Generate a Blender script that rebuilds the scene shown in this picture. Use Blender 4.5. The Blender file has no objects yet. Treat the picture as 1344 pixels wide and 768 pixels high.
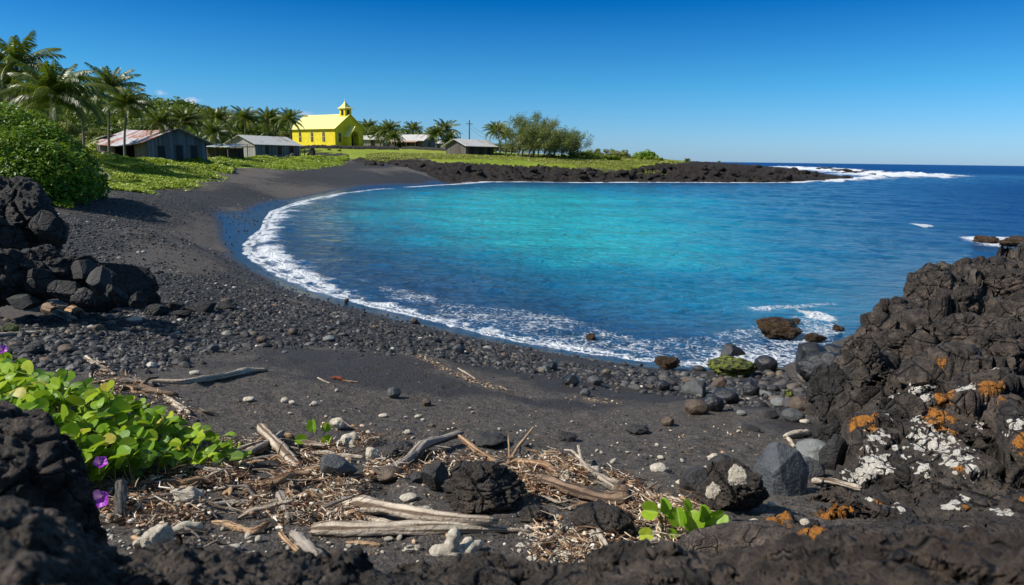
import bpy, bmesh, math, random
import numpy as np
from mathutils import Matrix, Vector
random.seed(7); RNG = np.random.default_rng(7)
R = math.radians
scene = bpy.context.scene
COL = scene.collection

# ------------------------------------------------------------------ camera model
CAMZ = 3.5; FPX = 900.0; CX, CY = 672.0, 384.0
PITCH = math.atan(175.0/900.0); ROLL = math.atan(0.0131)
Fv = np.array([0, math.cos(PITCH), -math.sin(PITCH)])
R0 = np.array([1.0, 0, 0]); U0 = np.array([0, math.sin(PITCH), math.cos(PITCH)])
Rv = math.cos(ROLL)*R0 + math.sin(ROLL)*U0
Uv = -math.sin(ROLL)*R0 + math.cos(ROLL)*U0
def ray(px, py): return Fv + (px-CX)/FPX*Rv - (py-CY)/FPX*Uv
def at_depth(px, py, d):
    r = ray(px, py); k = d/r[1]; return np.array([r[0]*k, d, CAMZ+r[2]*k])
def at_z(px, py, z=0.0):
    r = ray(px, py); k = (z-CAMZ)/r[2]; return np.array([r[0]*k, r[1]*k, z])
def hy(px): return 209 + 0.0131*(px-672)

# ------------------------------------------------------------------ noise
def _h(ix, iy, iz, s=0):
    n = (ix*374761393 + iy*668265263 + iz*2147483647 + s*1274126177) & 0xFFFFFFFF
    n = ((n ^ (n >> 13))*1274126177) & 0xFFFFFFFF
    n = ((n ^ (n >> 16))*2246822519) & 0xFFFFFFFF
    n = n ^ (n >> 15)
    return (n & 0xFFFFFF)/float(0xFFFFFF)
def vnoise(P, s=0):
    P = np.asarray(P, float); I = np.floor(P).astype(np.int64); f = P-I; f = f*f*f*(f*(f*6-15)+10)
    out = 0
    for dx in (0, 1):
        wx = f[:, 0] if dx else 1-f[:, 0]
        for dy in (0, 1):
            wy = f[:, 1] if dy else 1-f[:, 1]
            for dz in (0, 1):
                wz = f[:, 2] if dz else 1-f[:, 2]
                out = out + wx*wy*wz*_h(I[:, 0]+dx, I[:, 1]+dy, I[:, 2]+dz, s)
    return out*2-1
ROT = np.array([[0.36, 0.48, -0.8], [-0.8, 0.6, 0.0], [0.48, 0.64, 0.6]])
def fbm(P, oct=4, s=0, gain=0.5, lac=2.03):
    P = np.asarray(P, float); a = 1; o = 0; t = 0
    for k in range(oct):
        o = o + a*vnoise(P, s+k*17); t += a; a *= gain; P = (P @ ROT.T)*lac
    return o/t
def ridged(P, oct=4, s=0):
    P = np.asarray(P, float); a = 1; o = 0; t = 0
    for k in range(oct):
        o = o + a*(1-2*np.abs(vnoise(P, s+k*17))); t += a; a *= 0.5; P = (P @ ROT.T)*2.1
    return o/t
def voro(P, s=0, jit=0.9):
    P = np.asarray(P, float); I = np.floor(P).astype(np.int64); f = P-I
    n = len(P); f1 = np.full(n, 9.0); f2 = np.full(n, 9.0); cid = np.zeros(n)
    off = np.zeros((n, 3))
    for dx in (-1, 0, 1):
        for dy in (-1, 0, 1):
            for dz in (-1, 0, 1):
                jx, jy, jz = I[:, 0]+dx, I[:, 1]+dy, I[:, 2]+dz
                qx = dx+0.5+jit*(_h(jx, jy, jz, s)-0.5)-f[:, 0]
                qy = dy+0.5+jit*(_h(jx, jy, jz, s+1)-0.5)-f[:, 1]
                qz = dz+0.5+jit*(_h(jx, jy, jz, s+2)-0.5)-f[:, 2]
                d = np.sqrt(qx*qx+qy*qy+qz*qz)
                m = d < f1
                f2 = np.where(m, f1, np.minimum(f2, d)); f1 = np.where(m, d, f1)
                cid = np.where(m, _h(jx, jy, jz, s+3), cid)
                off = np.where(m[:, None], np.stack([qx, qy, qz], 1), off)
    return f1, f2, cid, off
def sstep(a, b, x):
    t = np.clip((x-a)/(b-a), 0, 1); return t*t*(3-2*t)
def sdf_poly(P, poly):
    """signed distance, positive inside"""
    P = np.asarray(P, float); n = len(poly); d = np.full(len(P), 1e18); ins = np.zeros(len(P), bool)
    for i in range(n):
        a = poly[i]; b = poly[(i+1) % n]; ab = b-a; ap = P-a
        t = np.clip((ap @ ab)/max(ab @ ab, 1e-12), 0, 1)
        q = ap - t[:, None]*ab; d = np.minimum(d, (q*q).sum(1))
        c = ((a[1] > P[:, 1]) != (b[1] > P[:, 1]))
        with np.errstate(divide='ignore', invalid='ignore'):
            xi = (b[0]-a[0])*(P[:, 1]-a[1])/((b[1]-a[1]) if b[1] != a[1] else 1e-12)+a[0]
        ins ^= c & (P[:, 0] < xi)
    d = np.sqrt(d); return np.where(ins, d, -d)
def lp(x, y): return np.stack([np.arctan2(x, y), 0.5*np.log(np.maximum(x*x+y*y, 1e-6))], -1)
def poly_lp(pts, z=0.0):
    """polygon in log-polar ground coordinates from photo points on level z"""
    out = []
    for p in pts:
        q = at_z(p[0], p[1], p[2] if len(p) > 2 else z); out.append(lp(q[0], q[1]))
    return np.array(out)

# ------------------------------------------------------------------ terrain controls
SHORE_PX = [(640,239),(610,241),(560,244),(500,248),(440,255),(395,265),(360,278),(352,290),(350,300),(329,317),(325,330),(340,345),(370,362),(420,384),
            (480,400),(540,413),(580,424),(640,440),(700,452),(760,462),(850,474),(930,480),(1010,478),(1090,440),(1180,408),(1200,380),(1290,352),(1400,347),(1600,352)]
shore = [at_z(a, b)[:2] for a, b in SHORE_PX]
lava_shore = [(1128,235.5),(1100,238.5),(1040,240),(950,240),(850,239.5),(760,240),(700,239)]
lava_w = [at_z(a, b)[:2] for a, b in lava_shore]
def wd(px, d): return at_depth(px, hy(px), d)[:2]
back = [wd(1110, 195), wd(1060, 240), wd(1000, 290), wd(950, 340), wd(880, 420), wd(700, 560), wd(300, 900), np.array([-1500., 1500.]), np.array([-2500., 1500.]), np.array([-2500., -300.]), np.array([60., -300.]), np.array([60., 8.])]
LAND = np.array(back[::-1][:0] + list(back) + list(shore[::-1]) + list(lava_w[::-1]))
# order: back coast (tip -> far left -> behind camera -> right), then shore from the right edge to the lava, then lava to tip
CT = []
for p in shore: CT.append((p[0], p[1], 0.0))
for p in lava_w: CT.append((p[0], p[1], 0.0))
C_PD = [(215,240,50),(150,250,37),(60,262,28),(0,262,25),(300,226,75),(400,222,95),(430,217,110),(500,213,115),(577,223,95),
 (200,300,19),(100,300,18),(250,262,35),(60,285,18),(350,245,54),(450,232,82),(550,230,88),(300,380,13.5),(200,360,13),(100,420,8),(300,450,7.8),
 (200,470,6.3),(450,450,8.5),(420,420,10.3),(560,470,7.3),(560,440,10.3),(700,480,8.5),(700,510,6.6),(850,500,9.2),(850,520,7),(900,560,5.2),
 (700,560,5),(500,540,5),(300,520,4.9),(1050,545,6),(1000,500,10),(1050,600,4.2),(100,500,4.7),(0,450,6.5),(500,620,3.4),(800,620,3.45),(300,620,3.3),
 (100,640,2.9),(500,720,2.3),(800,720,2.3),(1000,700,2.4),(100,720,2.2),(-100,600,3.2),(-150,400,9),
 (240,213,85),(140,213,80),(345,207,125),(300,212,100),(250,222,66),(180,232,55),(430,193.5,160),(470,193.5,165),(430,206,125),(500,203,125),(550,196,200),(610,204.5,138),(600,199,165),
 (640,208.5,120),(700,208,138),(760,209,140),(850,211,145),(900,213,152),(740,215,124),(600,232,97),(570,212,112),(850,228,127),(950,230,130),(950,214.6,180),(1040,229,137),(1000,217.5,200),(1050,222,185),
 (1095,231,155),(700,226,112),(20,200,62),(70,203,60),(110,205,70),(330,200,150)]
for a, b, d in C_PD:
    p = at_depth(a, b, d); CT.append(tuple(p))
for px, d, z in [(230,320,24),(130,330,20),(40,320,22),(-100,320,20),(330,300,14),(430,330,9),(550,350,7),(700,300,5),(850,260,3.6),(-300,100,6),(-300,40,3),
                 (200,800,20),(450,800,8)]:
    q = wd(px, d); CT.append((q[0], q[1], z))
for x, y, z in [(0,1,2.35),(0.6,0.8,2.4),(-0.6,0.8,2.4),(0,-1,2.5),(-3,0,2.6),(3,0,2.4),(0,-10,3.2),(-20,-10,3.5),(20,-6,2.5),(-100,-80,5),(40,-60,3),(8,3,1.7),(14,6,1.2)]:
    CT.append((x, y, z))
CT = np.array(CT); CUV = lp(CT[:, 0], CT[:, 1])
def rbf_fit(uv, z):
    D = np.sqrt(((uv[:, None]-uv[None])**2).sum(-1)+0.012**2); n = len(uv)
    A = np.zeros((n+3, n+3)); A[:n, :n] = D - 0*np.eye(n); A[:n, n] = 1; A[:n, n+1:] = uv; A[n:, :n] = A[:n, n:].T
    A[:n, :n] -= 0.0008*np.eye(n)
    return np.linalg.solve(A, np.concatenate([z, np.zeros(3)]))
def rbf_eval(w, uvc, q):
    out = np.empty(len(q)); n = len(uvc)
    for s in range(0, len(q), 40000):
        e = q[s:s+40000]
        D = np.sqrt((e[:, None, 0]-uvc[None, :, 0])**2+(e[:, None, 1]-uvc[None, :, 1])**2+0.012**2)
        out[s:s+40000] = D @ w[:n] + w[n] + e @ w[n+1:]
    return out
GW = rbf_fit(CUV, CT[:, 2])
def ground_base(x, y):
    q = lp(x, y); r = np.exp(q[:, 1])
    z = rbf_eval(GW, CUV, np.clip(q, [-9, -0.5], [9, 7.2]))
    sd = sdf_poly(np.stack([x, y], 1), LAND)
    rr = np.clip(r, 4, 400)
    wgt = np.exp(-(sd/(0.06*rr))**2)
    zl = np.where(sd > 0, np.maximum(z, 0.02+0.02*np.minimum(sd, 5)), 0)
    zs = -np.minimum(0.10*(-sd), 12)-0.01
    zz = np.where(sd > 0, zl, zs)
    return zz*(1-wgt) + wgt*np.clip(sd*0.07, -1, 1), sd
# masks in log-polar space
GREEN = poly_lp([(-400,258,1.8),(0,263,1.75),(60,262,1.7),(130,258,1.55),(175,247,1.5),(215,240,1.45),(270,230,1.5),(330,225.5,1.6),(400,221,1.75)])
_g2 = [lp(*wd(px, d)) for px, d in [(425,104),(450,113),(475,119),(540,118),(575,113),(600,111),(640,113),(680,115),(740,118),(820,126),(870,140),(900,150),(910,165),(880,230),(850,300),(700,500),(300,900),(-300,900)]]
GREEN = np.vstack([GREEN, np.array(_g2), np.array([[-1.4, 6.8], [-1.4, 3.2]])])
LAVA = np.array([lp(*wd(px, d)) for px, d in [(450,117),(470,122),(540,120),(575,114),(600,115),(640,118),(680,119),(740,122),(820,128),(870,142),(900,152),(910,165),(885,230),(860,330),(960,360),(1070,250),(1180,190),(1180,140)]] +
                [lp(p[0]*0.97, p[1]*0.97) for p in lava_w[:]] + [lp(*at_depth(a, b, d)[:2]) for a, b, d in [(655,239,103),(625,237,101),(600,232,97),(577,223,95),(540,218,104),(500,214.5,113),(465,213,115)]])
# ------------------------------------------------------------------ polar ground grid
def seg(a, b, st): return np.arange(a, b, st)
TH = np.concatenate([seg(-180, -60, 4), seg(-60, -46, 1), seg(-46, 46, 0.115), seg(46, 60, 1), seg(60, 180, 4)])*math.pi/180
RR = np.concatenate([np.exp(seg(math.log(0.5), math.log(1.6), 0.02)), np.exp(seg(math.log(1.6), math.log(84), 0.0085)), np.exp(seg(math.log(84), math.log(190), 0.0032)), np.exp(seg(math.log(190), math.log(260), 0.0085)), np.exp(seg(math.log(260), math.log(25000), 0.06))])
NT, NR = len(TH), len(RR)
tt, rr_ = np.meshgrid(TH, RR, indexing='ij'); GX = (rr_*np.sin(tt)).ravel(); GY = (rr_*np.cos(tt)).ravel(); GR = rr_.ravel()
GZ, GSD = ground_base(GX, GY)
GQ = lp(GX, GY)
g_green = sdf_poly(GQ, GREEN); g_lava = sdf_poly(GQ, LAVA)
jn = fbm(np.stack([GX*0.12, GY*0.12, GX*0], 1), 3, 5)*0.035
m_green = sstep(-0.012, 0.012, g_green+jn); m_lava = sstep(-0.006, 0.012, g_lava+jn*0.5)
P3 = np.stack([GX, GY, GX*0], 1)
near = sstep(40, 4, GR)
sand_n = 0.030*fbm(P3*1.1, 3, 11)+0.016*fbm(P3*3.7, 3, 12)+0.009*fbm(P3*11, 3, 13, .6)*sstep(16, 6, GR)+0.004*fbm(P3*34, 2, 14)*sstep(7, 3.5, GR)
land = sstep(0.0, 1.2, GSD)
GZ = GZ + sand_n*land*(0.3+0.7*near)*(1-m_lava)
# shallow footprints and hollows on the near sand
fr = random.Random(3)
for k in range(90):
    th = fr.uniform(-0.45, 0.4); r = math.exp(fr.uniform(math.log(3.0), math.log(8.5)))
    fx, fy = r*math.sin(th), r*math.cos(th); a = fr.uniform(0, 3.14); w = fr.uniform(0.05, 0.09)
    m = (np.abs(GX-fx) < 0.5) & (np.abs(GY-fy) < 0.5)
    dx, dy = GX[m]-fx, GY[m]-fy; u = dx*math.cos(a)+dy*math.sin(a); v = -dx*math.sin(a)+dy*math.cos(a)
    q = (u/(w*1.9))**2+(v/w)**2
    GZ[m] += -0.022*np.exp(-q)+0.010*np.exp(-(np.sqrt(q)-1.7)**2*3)
lv = m_lava*sstep(-1, 3, GSD)*np.interp(np.degrees(np.arctan2(GX, GY)), [-14, -6, 0, 6], [.35, .55, .75, 1])
lr = ridged(np.stack([GX*0.33, GY*0.33, GX*0], 1), 5, 21)
f1, f2, cid, _ = voro(np.stack([GX*0.55, GY*0.55, GX*0], 1), 31)
h1, h2, hc, _ = voro(np.stack([GX*1.1, GY*1.1, GX*0], 1), 35)
GZ = GZ + lv*(0.30*lr+0.75*(cid-0.55)*sstep(0, 0.12, f2-f1)+0.75*(hc-.5)*sstep(0, .10, h2-h1)-.30*sstep(.15, 0, h2-h1)+0.45*fbm(P3*2.3, 4, 44, .65)-.25)*np.where(GR < 145, 1.0, 0.45)
GZ = np.where((m_lava > 0.3) & (GSD > 2), np.maximum(GZ, 0.12), GZ)
veg_n = fbm(np.stack([GX*0.25, GY*0.25, GX*0], 1), 3, 61)
GZ = GZ + m_green*0.25*veg_n*sstep(20, 60, GR)*(1-m_lava)
GZ2 = GZ.reshape(NT, NR)
lnR = np.log(RR)
def gz(x, y):
    """terrain height (bilinear in the built grid)"""
    x = np.atleast_1d(np.asarray(x, float)); y = np.atleast_1d(np.asarray(y, float))
    th = np.arctan2(x, y); lr_ = np.log(np.maximum(np.hypot(x, y), 0.501))
    i = np.clip(np.searchsorted(TH, th)-1, 0, NT-2); j = np.clip(np.searchsorted(lnR, lr_)-1, 0, NR-2)
    a = np.clip((th-TH[i])/(TH[i+1]-TH[i]), 0, 1); b = np.clip((lr_-lnR[j])/(lnR[j+1]-lnR[j]), 0, 1)
    return (1-a)*((1-b)*GZ2[i, j]+b*GZ2[i, j+1])+a*((1-b)*GZ2[i+1, j]+b*GZ2[i+1, j+1])
def g1(x, y): return float(gz(x, y)[0])
_K = np.exp(np.linspace(math.log(1.2), math.log(600), 1500))
def hit(px, py):
    """where the photo's sight line meets the ground"""
    r = ray(px, py); r = r/np.hypot(r[0], r[1]); X = r[0]*_K; Y = r[1]*_K; Zr = CAMZ+r[2]*_K
    dlt = Zr-gz(X, Y); k = np.argmax(dlt < 0)
    if dlt[k] >= 0: k = len(_K)-1
    if k > 0:
        t = dlt[k-1]/(dlt[k-1]-dlt[k]+1e-9); kk = _K[k-1]+(_K[k]-_K[k-1])*t
    else: kk = _K[0]
    return np.array([r[0]*kk, r[1]*kk, g1(r[0]*kk, r[1]*kk)])

# ------------------------------------------------------------------ object helpers
def setp(o, label=None, cat=None, group=None, kind=None):
    if label: o['label'] = label
    if cat: o['category'] = cat
    if group: o['group'] = group
    if kind: o['kind'] = kind
    return o
def mesh_np(name, V, F, mat, parent=None, attrs=None, smooth=False, loc=None):
    me = bpy.data.meshes.new(name); V = np.asarray(V, np.float32)
    if isinstance(F, np.ndarray): FL = [F]
    else: FL = [np.asarray(f) for f in F if len(f)]
    nf = sum(len(f) for f in FL)
    loops = np.concatenate([f.ravel() for f in FL]).astype(np.int32)
    tot = np.concatenate([np.full(len(f), f.shape[1]) for f in FL]).astype(np.int32)
    st = np.concatenate([[0], np.cumsum(tot)[:-1]]).astype(np.int32)
    me.vertices.add(len(V)); me.vertices.foreach_set('co', V.ravel())
    me.loops.add(len(loops)); me.loops.foreach_set('vertex_index', loops)
    me.polygons.add(nf); me.polygons.foreach_set('loop_start', st); me.polygons.foreach_set('loop_total', tot)
    me.polygons.foreach_set('use_smooth', np.full(nf, bool(smooth)))
    me.update(calc_edges=True)
    if attrs:
        for k, a in attrs.items():
            at = me.attributes.new(k, 'FLOAT', 'POINT'); at.data.foreach_set('value', np.asarray(a, np.float32))
    if mat: me.materials.append(mat)
    o = bpy.data.objects.new(name, me); COL.objects.link(o)
    if parent: o.parent = parent
    if loc is not None: o.location = loc
    return o
def empty(name, loc=(0, 0, 0), rz=0.0):
    o = bpy.data.objects.new(name, None); COL.objects.link(o); o.location = loc; o.rotation_euler = (0, 0, rz); o.empty_display_size = 0.3
    return o
class MB:
    def __init__(s): s.v = []; s.f3 = []; s.f4 = []; s.n = 0; s.a = []
    def add(s, V, F, a=0.0):
        V = np.asarray(V, float); F = np.asarray(F)
        s.v.append(V); (s.f3 if F.shape[1] == 3 else s.f4).append(F+s.n); s.n += len(V)
        s.a.append(np.full(len(V), a) if np.isscalar(a) else np.asarray(a, float)); return s
    def box(s, x0, x1, y0, y1, z0, z1, M=None, a=0.0):
        V = np.array([(x, y, z) for z in (z0, z1) for y in (y0, y1) for x in (x0, x1)], float)
        if M is not None: V = V @ M[:3, :3].T + M[:3, 3]
        return s.add(V, [(0,2,3,1),(4,5,7,6),(0,1,5,4),(1,3,7,5),(3,2,6,7),(2,0,4,6)], a)
    def poly(s, pts, th, a=0.0):
        """thick slab from a planar quad/ngon list of 3-D points, thickness vector th"""
        P = np.asarray(pts, float); n = len(P); V = np.vstack([P, P+np.asarray(th, float)])
        for i in range(n):
            j = (i+1) % n; s.add(V[[i, j, n+j, n+i]], [(0, 1, 2, 3)], a)
        for k in range(1, n-1):
            s.add(V[[0, k+1, k]], [(0, 1, 2)], a); s.add(V[[n, n+k, n+k+1]], [(0, 1, 2)], a)
        return s
    def tube(s, P, rad, n=8, a=0.0, cap=True):
        P = np.asarray(P, float); m = len(P); rad = np.broadcast_to(np.asarray(rad, float), (m,))
        T = np.gradient(P, axis=0); T /= np.linalg.norm(T, axis=1)[:, None]+1e-9
        up = np.array([0, 0, 1.0]) if abs(T[0][2]) < 0.9 else np.array([1.0, 0, 0])
        X = np.cross(T, up); X /= np.linalg.norm(X, axis=1)[:, None]+1e-9; Y = np.cross(T, X)
        an = np.linspace(0, 2*math.pi, n, endpoint=False)
        V = P[:, None]+rad[:, None, None]*(np.cos(an)[None, :, None]*X[:, None]+np.sin(an)[None, :, None]*Y[:, None])
        V = V.reshape(-1, 3); i = np.arange(m-1)[:, None]*n; j = np.arange(n)[None]; k = (j+1) % n
        F = np.stack([i+j, i+k, i+n+k, i+n+j], -1).reshape(-1, 4)
        av = a if np.isscalar(a) else np.repeat(a, n)
        if cap:
            V = np.vstack([V, P[0]-T[0]*rad[0]*0.3, P[-1]+T[-1]*rad[-1]*0.3])
            if not np.isscalar(av): av = np.concatenate([av, av[:1], av[-1:]])
            base = s.n; s.add(V, F, av); q = np.arange(n); q2 = (q+1) % n
            s.f3.append(np.stack([np.full(n, m*n), q2, q], 1)+base); s.f3.append(np.stack([np.full(n, m*n+1), (m-1)*n+q, (m-1)*n+q2], 1)+base)
        else: s.add(V, F, av)
        return s
    def build(s, name, mat, parent=None, smooth=False, loc=None):
        fl = []
        if s.f4: fl.append(np.vstack(s.f4))
        if s.f3: fl.append(np.vstack(s.f3))
        return mesh_np(name, np.vstack(s.v), fl, mat, parent, {'rnd': np.concatenate(s.a)}, smooth, loc)
def copy_tree(o, parent=None):
    c = o.copy(); COL.objects.link(c)
    if parent: c.parent = parent
    for ch in o.children: copy_tree(ch, c)
    return c

# ------------------------------------------------------------------ materials
class NT_:
    def __init__(s, name):
        s.m = bpy.data.materials.new(name); s.m.use_nodes = True; s.t = s.m.node_tree; s.t.nodes.clear()
        s.out = s.n('ShaderNodeOutputMaterial')
    def n(s, typ, ins=None, **kw):
        nd = s.t.nodes.new(typ)
        for k, v in kw.items(): setattr(nd, k, v)
        if ins:
            for k, v in ins.items():
                sk = nd.inputs[k]
                if isinstance(v, bpy.types.NodeSocket): s.t.links.new(v, sk)
                elif isinstance(v, (tuple, list)) and len(v) == 3 and sk.type == 'RGBA': sk.default_value = (*v, 1)
                else: sk.default_value = v
        return nd
    def pos(s): return s.n('ShaderNodeTexCoord').outputs['Object']
    def attr(s, nm): return s.n('ShaderNodeAttribute', attribute_name=nm).outputs['Fac']
    def noise(s, scale, det=4, rough=0.55, vec=None, dist=0.0, col=False):
        nd = s.n('ShaderNodeTexNoise', {'Scale': scale, 'Detail': det, 'Roughness': rough, 'Distortion': dist, **({'Vector': vec} if vec is not None else {})})
        if vec is None: s.t.links.new(s.pos(), nd.inputs['Vector'])
        return nd.outputs['Color' if col else 'Fac']
    def vor(s, scale, feature='F1', vec=None, out='Distance', rnd=1.0):
        nd = s.n('ShaderNodeTexVoronoi', feature=feature); nd.inputs['Scale'].default_value = scale; nd.inputs['Randomness'].default_value = rnd
        s.t.links.new(vec if vec is not None else s.pos(), nd.inputs['Vector']); return nd.outputs[out]
    def ramp(s, fac, stops, interp='LINEAR'):
        nd = s.n('ShaderNodeValToRGB'); s.t.links.new(fac, nd.inputs[0]); cr = nd.color_ramp; cr.interpolation = interp
        while len(cr.elements) < len(stops): cr.elements.new(0.5)
        for e, (p, c) in zip(cr.elements, stops):
            e.position = p; e.color = (*c, 1) if isinstance(c, (tuple, list)) else (c, c, c, 1)
        return nd.outputs[0]
    def math(s, op, a, b=None, c=None, clamp=False):
        nd = s.n('ShaderNodeMath', operation=op); nd.use_clamp = clamp
        for i, v in enumerate((a, b, c)):
            if v is None: continue
            if isinstance(v, bpy.types.NodeSocket): s.t.links.new(v, nd.inputs[i])
            else: nd.inputs[i].default_value = v
        return nd.outputs[0]
    def mix(s, fac, a, b, blend='MIX'):
        nd = s.n('ShaderNodeMix', data_type='RGBA', blend_type=blend)
        for i, v in ((0, fac), (6, a), (7, b)):
            if isinstance(v, bpy.types.NodeSocket): s.t.links.new(v, nd.inputs[i])
            elif i == 0: nd.inputs[0].default_value = v
            else: nd.inputs[i].default_value = (*v, 1)
        return nd.outputs[2]
    def mr(s, v, a, b, c=0.0, d=1.0):
        nd = s.n('ShaderNodeMapRange', {'Value': v, 'From Min': a, 'From Max': b, 'To Min': c, 'To Max': d}); return nd.outputs[0]
    def bump(s, h, strength=0.5, dist=0.02, nrm=None):
        nd = s.n('ShaderNodeBump', {'Height': h, 'Strength': strength, 'Distance': dist})
        if nrm is not None: s.t.links.new(nrm, nd.inputs['Normal'])
        return nd.outputs[0]
    def scl(s, vec, x, y, z):
        nd = s.n('ShaderNodeMapping', {'Vector': vec, 'Scale': (x, y, z)}); return nd.outputs[0]
    def pr(s, col, rough=0.8, nrm=None, spec=0.3, **kw):
        ins = {'Base Color': col, 'Roughness': rough, 'Specular IOR Level': spec}; ins.update(kw)
        if nrm is not None: ins['Normal'] = nrm
        return s.n('ShaderNodeBsdfPrincipled', ins).outputs[0]
    def done(s, sh): s.t.links.new(sh, s.out.inputs[0]); return s.m

def mat_ground():
    t = NT_('black_sand'); p = t.pos()
    n1 = t.noise(0.9, 5); n2 = t.noise(9, 5); n3 = t.noise(160, 2); n4 = t.noise(420, 2)
    dry = t.mix(t.mr(n2, .3, .7), (0.034, 0.0275, 0.0225), (0.095, 0.078, 0.064))
    dry = t.mix(t.mr(n3, 0.45, 0.75), dry, (0.13, 0.112, 0.095))
    dry = t.mix(t.mr(n4, 0.60, 0.70), dry, (0.22, 0.19, 0.16))
    dampc = t.mix(n2, (0.017, 0.0125, 0.010), (0.036, 0.027, 0.022))
    c = t.mix(t.mr(t.math('ADD', t.attr('damp'), t.math('MULTIPLY', t.math('SUBTRACT', n2, 0.5), 0.5)), 0.25, 0.75), dry, dampc)
    n5 = t.noise(24, 6, 0.85); c = t.mix(t.mr(n5, .42, .62), t.mix(1.0, c, (.5, .5, .5), 'MULTIPLY'), t.mix(1.0, c, (1.7, 1.66, 1.6), 'MULTIPLY'))
    c = t.mix(t.mr(t.noise(60, 3, .8), .64, .70, 0, .8), c, (.20, .175, .145))
    # gravel cover
    v1 = t.vor(11, out='Color'); vd = t.vor(11)
    pebc = t.mix(t.n('ShaderNodeSeparateColor', {'Color': v1}).outputs[0], (0.020, 0.019, 0.019), (0.105, 0.10, 0.098))
    pebc = t.mix(t.mr(vd, 0.25, 0.5), pebc, (0.012, 0.011, 0.011))
    pm = t.mr(t.math('ADD', t.attr('peb'), t.math('MULTIPLY', t.math('SUBTRACT', t.noise(2.2, 5), 0.5), 1.5)), 0.35, 0.75)
    c = t.mix(pm, c, pebc)
    wet = t.attr('wet')
    c = t.mix(wet, c, (0.011, 0.0105, 0.011))
    rough = t.mix(wet, (0.9, 0.9, 0.9), (0.2, 0.2, 0.2))
    rough = t.n('ShaderNodeSeparateColor', {'Color': rough}).outputs[0]
    rough = t.math('SUBTRACT', rough, t.math('MULTIPLY', t.attr('damp'), 0.25))
    inv = t.math('SUBTRACT', 1.0, wet)
    h = t.math('ADD', t.math('MULTIPLY', n3, 0.25), t.math('MULTIPLY', n2, 0.8))
    h = t.math('ADD', h, t.math('MULTIPLY', t.math('MULTIPLY', t.math('SUBTRACT', 0.5, vd), pm), 2.6))
    nrm = t.bump(t.math('MULTIPLY', t.math('ADD', h, t.math('MULTIPLY', t.noise(45, 4, .65), 1.1)), inv), 1.0, 0.05)
    nrm = t.bump(t.noise(6, 4), 0.25, 0.05, nrm)
    return t.done(t.pr(c, rough, nrm, 0.5))
def mat_grass():
    t = NT_('lawn_grass'); n1 = t.noise(0.12, 5); n2 = t.noise(1.6, 5); n3 = t.noise(30, 3)
    c = t.ramp(n1, [(0.3, (0.20, 0.26, 0.025)), (0.5, (0.28, 0.31, 0.035)), (0.7, (0.36, 0.32, 0.06))])
    c = t.mix(t.mr(n2, 0.35, 0.7), c, (0.16, 0.23, 0.02))
    c = t.mix(t.mr(n3, 0.3, 0.7, 0, 0.45), c, (0.10, 0.13, 0.015))
    return t.done(t.pr(c, 0.8, t.bump(n3, 0.8, 0.06), 0.15))
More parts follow.
